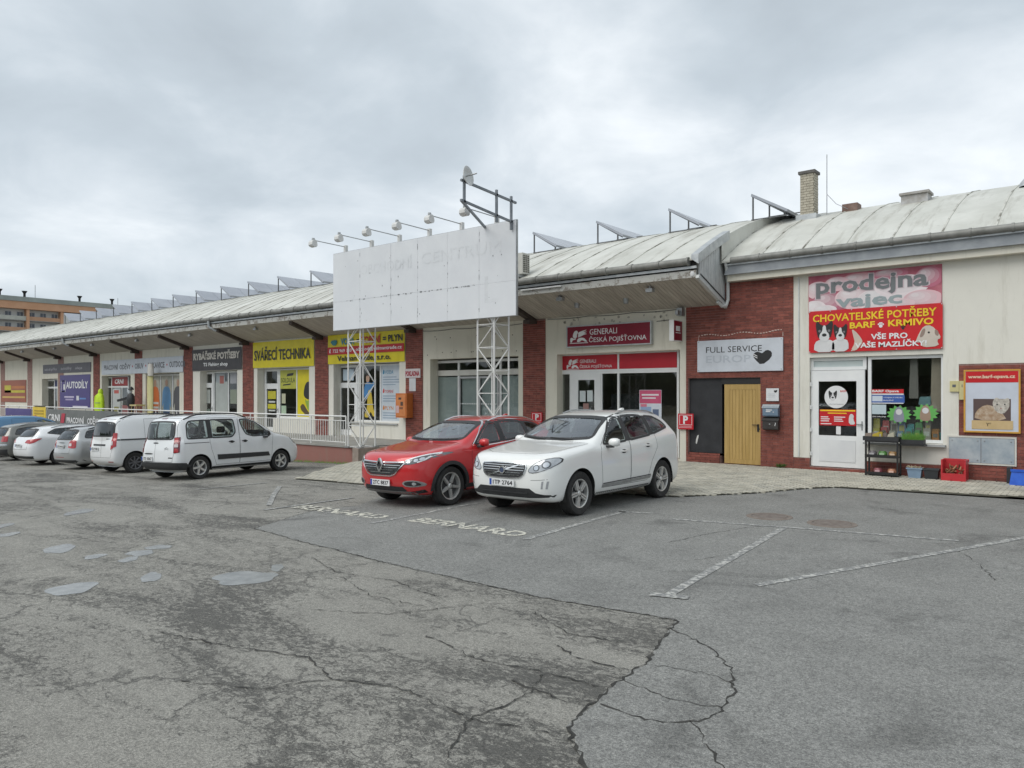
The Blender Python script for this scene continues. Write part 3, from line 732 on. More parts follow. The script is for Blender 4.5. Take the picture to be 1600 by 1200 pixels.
# ------------------------------------------------------------------ shop fronts
def bars(mb, x0, x1, z0, z1, y, w=.06, d=.07, vx=(), hz=()):
    mb.box(x0, x0 + w, y, y + d, z0, z1); mb.box(x1 - w, x1, y, y + d, z0, z1)
    mb.box(x0 + w, x1 - w, y + .002, y + d - .002, z1 - w, z1); mb.box(x0 + w, x1 - w, y + .002, y + d - .002, z0, z0 + w)
    for x in vx: mb.box(x - w / 2, x + w / 2, y + .004, y + d - .004, z0 + w, z1 - w)
    for z in hz: mb.box(x0 + w, x1 - w, y + .006, y + d - .006, z - w / 2, z + w / 2)
    return mb
def window(name, x0, x1, z0, z1, y, vx=(), hz=(), w=.06, gm=None, fm=None, parent=B):
    f = bars(MB(), x0, x1, z0, z1, y, w, .07, vx, hz).build(name, fm or m_pvc, parent)
    xs = [x0] + list(vx) + [x1]; zs = [z0] + list(hz) + [z1]
    for a, b in zip(xs, xs[1:]):
        for c, d in zip(zs, zs[1:]):
            MB().box(a + w / 2, b - w / 2, y + .03, y + .04, c + w / 2, d - w / 2).build('pane', gm or m_shop, f)
    return f
def door(name, x0, x1, z0, z1, y, gl, side='r', gm=None, fm=None, w=.1):
    """leaf with a glazed field gl=(x0,x1,z0,z1)"""
    gx0, gx1, gz0, gz1 = gl; mb = MB(); d = .06
    mb.box(x0, gx0, y, y + d, z0, z1); mb.box(gx1, x1, y, y + d, z0, z1)
    mb.box(gx0, gx1, y + .002, y + d, gz1, z1); mb.box(gx0, gx1, y + .002, y + d, z0, gz0)
    o = mb.build(name, fm or m_pvc, B)
    MB().box(gx0, gx1, y + .02, y + .03, gz0, gz1).build('pane', gm or m_shop, o)
    hx = x1 - .06 if side == 'r' else x0 + .06
    q = MB(); q.box(hx - .015, hx + .015, y - .012, y, 1.12, 1.34); q.box(min(hx, hx + (-.12 if side == 'r' else .12)), max(hx, hx + (-.12 if side == 'r' else .12)), y - .045, y - .025, 1.25, 1.275); q.box(hx - .01, hx + .01, y - .045, y - .012, 1.25, 1.275); q.build('handle', m_metal, o)
    return o
def prints(parent, items, y, t=.003):
    """flat prints stuck on a pane: (name, x0,x1,z0,z1, colour)"""
    for i, (nm, x0, x1, z0, z1, c) in enumerate(items):
        MB().box(x0, x1, y - t, y, z0, z1).build(nm, flat('%s_%d_%d_%d' % (nm, *(int(255 * v) for v in c)), c), parent)
        y -= .0005
YW = 19.86
# Generali bay
wG = window('shop_front', -14.5, -10.2, .16, 2.70, YW - .06, (-14.02, -12.86, -12.24), (), .07)
bars(MB(), -14.5, -10.2, 2.702, 3.28, YW - .06, .06, .07, (-12.24,)).build('fascia_frame', m_pvc, B)
gd = door('entrance_door', -14.0, -12.88, .17, 2.63, YW - .07, (-13.72, -13.10, .35, 2.44), 'r')
for a, b in ((-14.43, -12.275), (-12.205, -10.27)):
    MB().box(a, b, YW - .054, YW - .03, 2.765, 3.215).build('red_panel', flat('genred', srgb(186, 28, 45), .45), wG)
m_wl = flat('letter_white', (.80, .80, .80))
def lion(parent, x0, z0, w, h, y, nm='lion_emblem'):
    """winged lion lying on a plinth, as white print"""
    P = lambda pts: [(x0 + a * w, z0 + b * h) for a, b in pts]
    shape_xz(parent, nm, P([(0, 0), (1, 0), (1, .05), (0, .05)]), y, m_wl, 0)
    shape_xz(parent, nm, P([(.02, .08), (.02, .42), (.12, .45), (.20, .36), (.34, .40), (.34, .30), (.14, .26), (.12, .08)]), y, m_wl, 1)
    shape_xz(parent, nm, P([(.16, .50), (.18, .72), (.26, .92), (.40, .96), (.46, .82), (.38, .62), (.40, .46), (.30, .40), (.22, .42)]), y, m_wl, 1)
    for k in range(3):
        shape_xz(parent, nm, P([(.44, .42 + .13 * k), (.48, .60 + .11 * k), (.66, .78 + .06 * k), (.98, .90 + .05 * k - .12 * (2 - k)), (.80, .72 + .08 * k - .04 * (2 - k)), (.60, .50 + .13 * k)]), y - .0004 * k, m_wl, 1)
    shape_xz(parent, nm, P([(.38, .10), (.44, .36), (.60, .42), (.80, .38), (.88, .24), (.98, .10), (.84, .10), (.72, .22), (.62, .22), (.56, .10)]), y, m_wl, 1)
lion(wG, -14.18, 2.78, .5, .34, YW - .058)
text_xz(wG, 'GENERALI', -13.66, -13.05, 2.975, 3.085, YW - .058, m_wl, .006); text_xz(wG, 'ČESKÁ POJIŠŤOVNA', -13.66, -12.46, 2.79, 2.935, YW - .058, m_wl, .006)
prints(gd, [('notice', -13.66, -13.44, 1.75, 2.10, (.62, .68, .68)), ('notice', -13.38, -13.17, 1.76, 2.11, (.62, .68, .68)), ('notice', -13.53, -13.32, 1.52, 1.70, (.35, .2, .18)), ('notice', -13.53, -13.32, 1.30, 1.52, (.6, .62, .62))], YW - .055)
MB().path([(-13.2, YW - .08, 1.05), (-13.2, YW - .15, 1.07), (-13.2, YW - .15, 1.55), (-13.2, YW - .08, 1.57)], .014, 8).build('pull_bar', m_chrome, gd, True)
ps = thing('window_poster', (-11.1, YW - .04, 1.2), 'red and pale blue advertising poster inside the insurance office window', 'poster')
prints(ps, [('sheet', -11.50, -10.76, 1.05, 2.12, (.66, .70, .76)), ('red_field', -11.49, -10.77, 1.72, 2.11, (.62, .10, .20)), ('blue_field', -11.46, -11.1, 1.10, 1.62, (.30, .42, .62)), ('dark_figure', -11.05, -10.85, 1.25, 1.55, (.12, .16, .26)), ('caption', -11.42, -10.85, 1.95, 2.0, (.85, .8, .82)), ('caption', -11.40, -10.95, 1.86, 1.90, (.85, .8, .82)), ('red_block', -11.46, -11.25, 1.62, 1.70, (.7, .2, .28))], YW - .062)
# former market entrance
w1 = window('shop_front', -20.4, -16.1, .26, 3.22, YW + .02, (-19.05, -17.05), (2.78,), .09)
MB().box(-20.31, -16.19, YW + .0, YW + .03, 2.66, 2.86).build('door_track', flat('track', (.62, .61, .56)), w1)
q = MB(); bars(q, -19.0, -18.06, .3, 2.62, YW - .02, .07, .04); bars(q, -18.03, -17.1, .3, 2.62, YW - .02, .07, .04); q.build('sliding_door', pm('alu', (.40, .41, .41), (.48, .48, .48), 4, .5, .4), B)
q = MB()
for k in range(22): q.box(-18.95 + k * .085, -18.905 + k * .085, YW - .004, YW - .001, 1.62, 1.665)
q.build('marker_dots', flat('dotwhite', (.75, .77, .77)), w1)
for a, b in ((-20.3, -19.12), (-18.92, -18.1), (-17.98, -17.14), (-16.98, -16.2)):
    MB().box(a, b, YW + .066, YW + .072, .34, 2.62).build('window_film', pm('film', (.44, .50, .51), (.58, .63, .63), 1.5, .4), w1)
# plumbing shop
dV = door('entrance_door', -26.02, -24.78, .27, 2.36, YW, (-25.86, -24.98, .5, 2.24), 'l')
window('door_transom', -26.02, -24.78, 2.36, 3.19, YW, (), (), .1)
prints(B, [('transom_notice', -25.75, -25.05, 2.55, 3.02, (.50, .60, .68))], YW + .02)
w2 = window('shop_window', -24.76, -22.0, .86, 3.19, YW, (-23.35,), (), .07)
pn = MB().box(-23.30, -22.08, YW + .012, YW + .02, .93, 3.12).build('price_board', flat('paleblue', (.58, .64, .70)), w2)
for s_, z, c in (('VODA', 2.78, (.05, .25, .42)), ('TOPENÍ', 2.03, (.55, .08, .08)), ('PLYN', 1.36, (.6, .22, .05))):
    text_xz(pn, s_, -23.08, -22.58, z, z + .15, YW + .008, flat('pl' + s_, c), .01)
    shape_xz(pn, 'drop_mark', [(-23.22, z), (-23.12, z), (-23.1, z + .1), (-23.15, z + .2), (-23.2, z + .12)], YW + .009, flat('pl' + s_, c), 1)
    for k in range(4 if z > 2.5 else 3): MB().box(-23.2, -22.2 - rnd.uniform(0, .3), YW + .008, YW + .0115, z - .14 - k * .1, z - .10 - k * .1).build('text_line', flat('lineblue', (.30, .38, .48)), pn)
# a printed plumber figure on the glass: plain workman silhouette
fg = thing('window_sticker', (-24.0, YW + .02, 1.2), 'cut-out print of a workman in blue and yellow on the plumbing shop window', 'sticker')
def fig(pts, c, n=1, dy=0): shape_xz(fg, 'print', [(-24.55 + a * .95, 1.0 + b * 1.75) for a, b in pts], YW + .022 - dy, flat('fig%d%d%d' % tuple(int(99 * v) for v in c), c), n)
fig([(.15, .50), (.2, .78), (.42, .86), (.70, .80), (.92, .92), (.98, .88), (.78, .70), (.66, .66), (.66, .48), (.3, .44)], (.06, .22, .48))
fig([(.40, .50), (.46, .66), (.62, .66), (.70, .48), (.76, .24), (.92, .10), (.80, .02), (.58, .18), (.50, .02), (.2, .02), (.22, .12), (.36, .2)], (.62, .46, .05), 1, .0006)
fig([(.30, .86), (.30, .98), (.42, 1.04), (.54, .98), (.52, .86), (.42, .82)], (.55, .36, .26), 2, .0012)
fig([(.28, .96), (.34, 1.07), (.52, 1.06), (.56, .97), (.42, 1.0)], (.05, .04, .04), 1, .0018)
MB().box(-24.86, -21.9, 19.44, 19.72, .80, .845).build('window_sill', pm('sill', (.36, .37, .37), (.42, .43, .43), 4, .5), B)
# welding shop
dS = door('entrance_door', -31.62, -30.45, .27, 2.35, YW, (-31.44, -30.62, .45, 2.22), 'r')
window('door_transom', -31.62, -30.45, 2.35, 3.15, YW, (), (), .12)
prints(dS, [('notice', -31.36, -30.7, 1.75, 2.12, (.55, .50, .04)), ('notice', -31.36, -30.7, 1.30, 1.52, (.6, .55, .04)), ('notice', -31.3, -30.75, 1.58, 1.66, (.6, .62, .6)), ('notice', -31.28, -30.75, 1.18, 1.25, (.6, .62, .6))], YW + .01)
w3 = window('shop_window', -30.42, -27.75, .9, 3.14, YW, (-29.05,), (), .07)
yel = flat('yellow', srgb(222, 205, 20), .45)
yp = MB().box(-30.36, -29.10, YW + .012, YW + .02, 2.22, 3.08).build('yellow_film', pm('yfilm', (.42, .42, .05), (.50, .50, .07), 3, .45), w3)
text_xz(yp, 'SOLDULA', -30.28, -29.18, 2.5, 2.72, YW + .009, flat('olive', (.08, .10, .02)), .02)
MB().prism([(-29.85, 2.78), (-29.35, 2.82), (-29.28, 2.94), (-29.78, 2.90)], 'y', YW + .006, YW + .009).build('logo_bar', m_blackm, yp)
MB().prism([(-30.15, 2.36), (-29.55, 2.40), (-29.5, 2.46), (-30.1, 2.42)], 'y', YW + .006, YW + .009).build('logo_bar', m_blackm, yp)
yq = MB().box(-29.0, -27.83, YW + .012, YW + .02, .97, 3.08).build('yellow_poster', yel, w3)
shape_xz(yq, 'print', [(-28.55, 1.85), (-28.5, 2.25), (-28.35, 2.5), (-28.1, 2.55), (-27.85, 2.35), (-27.85, 1.9), (-28.1, 1.7)], YW + .009, m_blackm, 2)
shape_xz(yq, 'print', [(-28.48, 1.8), (-28.25, 1.65), (-27.9, 1.85), (-27.86, 1.3), (-28.2, 1.2)], YW + .008, flat('limeg', (.28, .42, .05)), 1)
shape_xz(yq, 'print', [(-28.85, 1.35), (-28.6, 1.6), (-28.3, 1.3), (-28.05, 1.1), (-28.3, 1.0)], YW + .007, flat('umber', (.10, .07, .03)), 1)
prints(w3, [('notice', -30.25, -29.95, 1.55, 2.0, (.5, .5, .35)), ('notice', -30.28, -29.9, 1.05, 1.45, (.42, .55, .40))], YW + .028)
# fishing shop
dF = door('entrance_door', -37.6, -36.3, .27, 2.42, YW, (-37.42, -36.48, .5, 2.30), 'r')
window('door_transom', -37.6, -36.3, 2.42, 3.12, YW, (), (), .12)
w4 = window('shop_window', -36.26, -33.95, .9, 3.12, YW, (-34.85,), (), .08)
prints(dF, [('notice', -37.3, -36.6, 1.5, 2.2, (.42, .45, .42)), ('notice', -37.3, -36.6, .8, 1.2, (.2, .26, .22))], YW + .01)
prints(w4, [('poster', -36.1, -34.95, .98, 2.6, (.42, .45, .43)), ('poster', -36.05, -35.2, 2.55, 3.0, (.36, .40, .42)), ('poster', -35.7, -35.3, 2.5, 2.9, (.35, .12, .1)), ('poster', -34.7, -34.1, 2.5, 3.0, (.35, .36, .38)), ('poster', -34.7, -34.1, 1.5, 2.2, (.25, .28, .22))], YW + .028)
# workwear shop
w5 = window('shop_front', -49.2, -46.0, .27, 3.03, YW, (-48.32, -46.9), (2.40,), .1)
q = MB().box(-48.2, -46.1, YW - .02, YW - .004, 2.46, 2.98).build('name_board', flat('brickred', srgb(150, 40, 42)), w5)
text_xz(q, 'CRNI', -47.85, -46.65, 2.58, 2.86, YW - .024, m_wl, .03, slant=.25)
prints(w5, [('door_notice', -48.15, -47.05, 1.0, 2.3, (.58, .60, .60)), ('door_notice', -47.95, -47.3, 2.0, 2.2, (.55, .12, .1)), ('door_notice', -47.95, -47.3, .75, 1.2, (.30, .28, .1)), ('door_notice', -46.85, -46.1, .6, 1.3, (.35, .12, .12))], YW - .002)
w6 = window('shop_window', -43.3, -39.4, .45, 3.07, YW, (-42.0, -40.6), (), .09)
m_ph = pm('photo_field', (.36, .36, .30), (.50, .48, .42), 2.5, .5)
for a, b, c1, c2 in ((-43.2, -42.1, (.62, .16, .04), (.05, .05, .08)), (-41.9, -40.7, (.12, .30, .55), (.04, .08, .18)), (-40.5, -39.5, (.10, .10, .11), (.08, .08, .09))):
    ph = MB().box(a, b, YW + .012, YW + .02, .55, 3.0).build('window_photo', m_ph, w6); cx = (a + b) / 2; y_ = YW + .008
    shape_xz(ph, 'jacket', round_poly([(cx - .36, .95), (cx - .36, 1.5), (cx - .52, 1.2), (cx - .54, 1.35), (cx - .46, 2.1), (cx - .3, 2.32), (cx - .1, 2.4), (cx + .12, 2.4), (cx + .34, 2.3), (cx + .47, 2.05), (cx + .53, 1.3), (cx + .48, 1.2), (cx + .36, 1.5), (cx + .36, .95)], .06), y_, flat('jk%d' % int(c1[0] * 99), c1), 0)
    shape_xz(ph, 'trousers', [(cx - .35, .58), (cx - .38, 1.0), (cx + .36, 1.0), (cx + .33, .58)], y_ - .0006, flat('tr%d%d' % (int(c2[0] * 99), int(c1[0] * 99)), c2), 0)
    shape_xz(ph, 'head', circle(cx, 2.58, .16, 14, .2), y_ - .0012, flat('skin', (.45, .28, .2)), 0)
    if c1[0] > .5:
        for z in (1.15, 1.4): MB().box(cx - .42, cx + .42, y_ - .003, y_ - .0018, z, z + .12).build('stripe', flat('stripe', (.6, .62, .6)), ph)
# car parts shop
w7 = window('shop_front', -59.0, -56.1, .27, 2.97, YW, (-57.5,), (2.40,), .12)
MB().box(-57.4, -56.2, YW - .01, YW - .004, 2.48, 2.9).build('transom_print', flat('navy', (.03, .04, .13)), w7)
# right-hand pet shop
tw = window('door_transom', -6.43, -5.10, 2.60, 2.915, YF + .1, (), (), .08, pm('frosted', (.45, .52, .52), (.52, .58, .57), 3, .5))
dp = door('entrance_door', -6.40, -5.13, .19, 2.59, YF + .07, (-6.22, -5.32, .97, 2.32), 'r')
MB().box(-6.46, -6.41, YF + .1, YF + .17, .18, 2.6).build('door_frame', m_pvc, B)
q = MB(); q.box(-6.2, -5.34, YF + .062, YF + .069, .32, .86); q.build('lower_panel', pm('pvcpanel', (.66, .67, .68), (.72, .73, .73), 2, .4), dp)
for z in (.45, 1.05, 1.62, 2.2): MB().box(-6.44, -6.385, YF + .03, YF + .069, z, z + .1).build('hinge', m_pvc, dp)
yd = YF + .086
disc = MB().prism(circle(-5.80, 1.93, .28, 28), 'y', yd - .004, yd).build('round_sticker', flat('stickwhite', (.78, .78, .78)), dp)
def dogface(par, cx, cz, s, y):
    K = lambda pts: [(cx + a * s, cz + b * s) for a, b in pts]
    shape_xz(par, 'print', K([(-.55, .15), (-.62, .75), (-.5, 1.0), (-.2, .62), (.2, .62), (.5, 1.0), (.62, .75), (.55, .15), (.42, -.35), (-.42, -.35)]), y, m_blackm, 1)
    shape_xz(par, 'print', K([(-.10, .62), (.10, .62), (.14, .2), (.34, -.02), (.36, -.4), (0, -.62), (-.36, -.4), (-.34, -.02), (-.14, .2)]), y - .0006, flat('furwhite', (.66, .66, .66)), 1)
    shape_xz(par, 'print', K(circle(0, -.08, .17, 10, .12)), y - .0012, m_blackm, 0)
    for e in (-.33, .33): shape_xz(par, 'print', K(circle(e, .22, .10, 8)), y - .0014, flat('eyegrey', (.18, .17, .18)), 0)
dogface(disc, -5.88, 1.93, .17, yd - .0046)
text_xz(disc, 'BARF', -5.70, -5.56, 2.05, 2.10, yd - .006, flat('redp', srgb(196, 24, 32)), .02); text_xz(disc, 'www.barf-opava.cz', -5.97, -5.62, 1.735, 1.765, yd - .006, m_blackm, .0)
rs = MB().box(-6.20, -5.33, yd - .004, yd, 1.22, 1.62).build('red_sticker', flat('redp', srgb(196, 24, 32)), dp)
yl2 = flat('letter_yellow', srgb(240, 205, 40))
MB().box(-6.18, -5.35, yd - .0055, yd - .0042, 1.575, 1.61).build('yellow_line', yl2, rs); MB().box(-6.0, -5.55, yd - .0055, yd - .0042, 1.515, 1.54).build('yellow_line', yl2, rs)
for x0, z in ((-6.17, 1.42), (-6.17, 1.37), (-6.17, 1.32), (-5.85, 1.42), (-5.85, 1.37), (-5.85, 1.32), (-6.17, 1.25)):
    MB().box(x0, x0 + rnd.uniform(.16, .28), yd - .0055, yd - .0042, z, z + .022).build('text_line', m_wl, rs)
shape_xz(rs, 'dog_print', [(-5.5, 1.25), (-5.5, 1.45), (-5.45, 1.53), (-5.38, 1.48), (-5.40, 1.38), (-5.34, 1.26)], yd - .0056, flat('furwhite', (.66, .66, .66)), 1)
MB().box(-5.80, -5.69, yd - .003, yd, 1.0, 1.2).build('opening_hours', flat('stickwhite', (.78, .78, .78)), dp)
wp = window('shop_window', -5.06, -3.42, .87, 2.915, YF + .08, (), (), .075)
yg = YF + .108
prints(wp, [('red_strip', -4.99, -4.28, 2.02, 2.12, srgb(196, 24, 32)), ('white_strip', -4.99, -4.28, 1.985, 2.015, (.75, .75, .75)), ('blue_strip', -4.99, -4.26, 1.80, 1.98, (.05, .12, .40)), ('pale_oval', -4.97, -4.74, 1.83, 1.96, (.60, .66, .74)), ('white_strip', -4.99, -4.28, 1.775, 1.797, (.75, .75, .75)), ('pale_sheet', -4.98, -4.66, 1.52, 1.75, (.52, .62, .66))], yg)
text_xz(wp, 'BARF Opava', -4.97, -4.38, 2.03, 2.105, yg - .008, m_wl, .03); text_xz(wp, 'VÝDEJNA A VÝROBA', -4.72, -4.30, 1.90, 1.94, yg - .008, m_wl, .01); text_xz(wp, 'BALENÍ', -4.72, -4.5, 1.84, 1.875, yg - .008, m_wl, .01); text_xz(wp, 'ZDE V PRODEJI', -4.97, -4.67, 1.44, 1.475, yg - .008, m_wl, .02)
for cx, cz in ((-4.38, 1.52), (-3.82, 1.56)):
    pts = []
    for k in range(26):
        r_ = .21 if k % 2 else .28; t_ = 6.283 * k / 26; pts.append((cx + r_ * math.cos(t_), cz + r_ * .8 * math.sin(t_)))
    o = shape_xz(wp, 'starburst_sticker', pts, yg - .004, flat('starg', (.13, .42, .10)), 0)
    shape_xz(o, 'animal_print', [(cx - .11, cz - .18), (cx - .12, cz), (cx - .06, cz + .17), (cx + .04, cz + .19), (cx + .1, cz + .05), (cx + .12, cz - .18)], yg - .007, flat('an%d' % int(cx * -10), ((.26, .27, .33), (.36, .25, .18))[cx > -4]), 1)
    shape_xz(o, 'animal_print', circle(cx, cz + .06, .07, 12), yg - .008, flat('furwhite', (.66, .66, .66)), 0)
MB().box(-5.12, -3.38, YF - .14, YF + .08, .80, .85).build('window_sill', pm('sill', (.36, .37, .37), (.42, .43, .43), 4, .5), B)
# goods behind the pet shop glass
for i in range(15):
    x0 = -4.98 + (i % 8) * .185 + rnd.uniform(-.02, .02); w_ = rnd.uniform(.13, .18); hh = rnd.uniform(.2, .34) if i < 8 else rnd.uniform(.38, .52)
    c = ((.55, .50, .10), (.15, .40, .16), (.60, .58, .52), (.50, .22, .06), (.10, .38, .40), (.55, .12, .12), (.45, .42, .36), (.25, .35, .55))[(i * 5) % 8]; yy = YF + .135 + (.10 if i >= 8 else 0)
    o = MB().prism(round_poly([(x0, .925), (x0 + w_, .925), (x0 + w_ - .012, .925 + hh), (x0 + .015, .925 + hh - .01)], .02), 'y', yy, yy + .07).build('feed_bag', flat('bagc%d' % ((i * 5) % 8), c, .45), B)
    MB().box(x0 + .03, x0 + w_ - .03, yy - .002, yy - .0005, .925 + hh * .35, .925 + hh * .7).build('bag_label', flat('bagl%d' % (i % 3), ((.7, .7, .66), (.2, .18, .16), (.62, .55, .2))[i % 3]), o)
for nm, x0, x1, z0, z1, c in (('bag', -4.95, -4.75, .95, 1.12, (.6, .62, .6)), ('bag', -4.72, -4.45, .95, 1.14, (.5, .6, .55)), ('bag', -4.05, -3.85, .93, 1.22, (.5, .42, .08)), ('bag', -3.75, -3.55, .93, 1.2, (.5, .25, .06)), ('cup', -3.60, -3.47, .93, 1.12, (.05, .40, .36)), ('sack', -4.0, -3.72, 1.75, 1.95, (.25, .42, .46)), ('curtain', -3.75, -3.50, 1.6, 2.85, (.5, .42, .34)), ('curtain', -4.2, -4.0, 1.9, 2.85, (.3, .28, .26))):
    q = MB(); q.prism(round_poly([(x0, z0), (x1, z0), (x1 - .02, z1), (x0 + .03, z1 - .01)], .03), 'y', YF + .26, YF + .36)
    q.build('display_' + nm, flat('disp%d%d%d' % tuple(int(99 * v) for v in c), c, .7), B)
MB().box(-5.0, -3.5, YF + .2, YF + .42, .80, .92).build('display_ledge', flat('ledge', (.4, .4, .38)), B)
# timber door
td = MB().box(-8.72, -7.71, YF + .09, YF + .13, .12, 2.265).build('timber_door', pm('door_core', (.28, .18, .06), (.34, .22, .08), 4, .6), B)
m_wood = pm('door_wood', (.42, .275, .085), (.52, .35, .125), 2.5, .5, stretch=(9, 9, .5), rand=.06)
q = MB(); q.box(-8.72, -8.58, YF + .07, YF + .0895, .12, 2.265); q.box(-7.84, -7.71, YF + .07, YF + .0895, .12, 2.265); q.box(-8.58, -7.84, YF + .07, YF + .0895, 2.12, 2.265); q.box(-8.58, -7.84, YF + .07, YF + .0895, .12, .24); q.build('door_rails', m_wood, td)
for k in range(8):
    MB().box(-8.578 + k * .0922, -8.578 + k * .0922 + .085, YF + .076, YF + .0895, .242, 2.118).build('door_plank', m_wood, td)
q = MB(); q.box(-7.80, -7.75, YF + .055, YF + .07, 1.0, 1.2); q.box(-7.93, -7.77, YF + .02, YF + .04, 1.17, 1.19); q.box(-7.785, -7.765, YF + .02, YF + .056, 1.17, 1.19); q.box(-7.80, -7.74, YF + .05, YF + .07, 1.06, 1.1); q.build('handle', m_blackm, td)
# painted-over bracket marks on the walls
for k in range(34):
    x = rnd.uniform(-14.4, -10.3); z = rnd.uniform(4.12, 4.40)
    if rnd.random() < .8: shape_xz(B, 'damp_spot', blob(x, z, rnd.uniform(.02, .045), rnd.uniform(.02, .05), 9), YF - .0025, pm('damp', (.36, .34, .28), (.48, .46, .40), 9, .95), 0, .002)
for k in range(16):
    x = rnd.uniform(-20.3, -15.9); z = rnd.choice((3.45, 3.5, 4.0, 4.1)) + rnd.uniform(-.03, .05)
    shape_xz(B, 'fixing_hole', circle(x, z, .022, 8), YF - .0025, pm('hole', (.12, .1, .08), rough=.9), 0, .002)
q = MB(); 
for k in range(30):
    x = -9.44 + k * .079; q.box(x, x + rnd.uniform(.03, .07), YF - .012, YF - .004, 3.60 + .03 * math.sin(k * .5) + k * .001, 3.625 + .03 * math.sin(k * .5) + k * .001)
for z in range(4): q.box(-9.45, -9.43, YF - .012, YF - .004, 3.48 + z * .03, 3.5 + z * .03); q.box(-7.10, -7.08, YF - .012, YF - .004, 3.5 + z * .03, 3.52 + z * .03)
q.build('old_sign_outline', pm('glue', (.5, .34, .3), (.62, .5, .44), 20, .9), B)

# ------------------------------------------------------------------ signs and banners
def board(name, x0, x1, z0, z1, y0, mat, label, cat='sign', group=None, t=.04, frame=None, wavy=0.0):
    t_ = thing(name, ((x0 + x1) / 2, y0, z0), label, cat, group)
    if wavy:
        q = MB(); nx, nz = 28, 6
        for j in range(nz + 1):
            for i in range(nx + 1):
                u, v = i / nx, j / nz; ed = min(u, 1 - u, v, 1 - v)
                q.v.append((x0 + (x1 - x0) * u, y0 - .002 - wavy * min(1, ed * 5) * (.5 + .5 * math.sin(u * 21 + v * 4) * math.cos(v * 5 + u * 7)), z0 + (z1 - z0) * v))
        for j in range(nz):
            for i in range(nx):
                a = j * (nx + 1) + i; q.f.append((a, a + 1, a + nx + 2, a + nx + 1))
        me = bpy.data.meshes.new('sheet'); o = org(t_); me.from_pydata([(v[0] - o.x, v[1] - o.y, v[2] - o.z) for v in q.v], [], q.f); me.materials.append(mat)
        me.polygons.foreach_set('use_smooth', [True] * len(me.polygons)); link('sheet', me, t_)
    else: MB().box(x0, x1, y0, y0 + t, z0, z1).build('board', mat, t_)
    if frame:
        q = MB(); w = .035; q.box(x0 - w, x0, y0 - .01, y0 + t, z0 - w, z1 + w); q.box(x1, x1 + w, y0 - .01, y0 + t, z0 - w, z1 + w); q.box(x0, x1, y0 - .008, y0 + t, z1, z1 + w); q.box(x0, x1, y0 - .008, y0 + t, z0 - w, z0); q.build('frame', frame, t_)
    return t_
crim = flat('crimson', srgb(128, 14, 42), .35)
s1 = board('shop_sign', -13.84, -10.90, 3.48, 4.09, YF - .12, crim, 'dark red insurance office sign with a white winged lion and white lettering', t=.12, frame=m_zinc)
lion(s1, -13.74, 3.57, .68, .42, YF - .125)
text_xz(s1, 'GENERALI', -13.0, -12.02, 3.815, 3.99, YF - .124, m_wl, .004); text_xz(s1, 'ČESKÁ POJIŠŤOVNA', -13.02, -11.02, 3.545, 3.775, YF - .124, m_wl, .004)
s2 = thing('projecting_sign', (-10.0, YF - .3, 3.48), 'small dark red box sign projecting from the wall beside the brick corner', 'sign')
q = MB(); q.box(-10.06, -9.92, YF - .55, YF - .06, 3.48, 4.06); q.build('box', flat('boxwhite', (.72, .72, .71)), s2); MB().box(-9.92, -9.914, YF - .54, YF - .07, 3.50, 4.04).build('red_face', crim, s2)
MB().bar((-9.99, YF - .06, 3.9), (-9.99, YF, 3.9), .03, .03).build('bracket', m_metal, s2)
q = MB(); q.box(-9.912, -9.910, YF - .46, YF - .16, 3.70, 3.72); q.box(-9.912, -9.910, YF - .44, YF - .2, 3.76, 3.90); q.build('emblem', m_wl, s2)
q = MB(); q.box(-10.02, -9.86, YF - .2, YF, 4.2, 4.42); q.box(-9.98, -9.9, YF - .36, YF - .2, 4.22, 4.34); q.build('wall_bracket', m_metal, B)
s3 = board('shop_sign', -9.46, -7.08, 2.61, 3.47, YF - .05, flat('signpale', srgb(206, 211, 218), .4), 'pale grey sign with thin dark lettering and a black heart above the timber door', t=.045)
text_xz(s3, 'FULL SERVICE', -9.20, -7.63, 3.13, 3.29, YF - .053, m_blackm, .0); text_xz(s3, 'EUROP', -9.20, -7.93, 2.85, 3.05, YF - .053, flat('ghost', srgb(188, 194, 202)), .012)
hx, hz = -7.62, 2.95
shape_xz(s3, 'heart', [(hx - .02, hz - .2), (hx + .25, hz + .0), (hx + .26, hz + .16), (hx + .12, hz + .22), (hx + .0, hz + .12), (hx - .04, hz + .14), (hx - .16, hz + .18), (hx - .26, hz + .08), (hx - .2, hz - .03)], YF - .053, m_blackm, 1)
for k in range(2): MB().prism([(hx - .24, hz + .10 - k * .05), (hx - .13, hz + .04 - k * .05), (hx - .13, hz + .06 - k * .05), (hx - .24, hz + .12 - k * .05)], 'y', YF - .056, YF - .0535).build('stripe', m_wl, s3)
for x in (-9.42, -7.12):
    for z in (2.65, 3.43): MB().lathe([(0, -.008), (.012, -.006), (.014, 0)], (x, YF - .05, z), 'y', 8).build('screw', m_metal, s3)
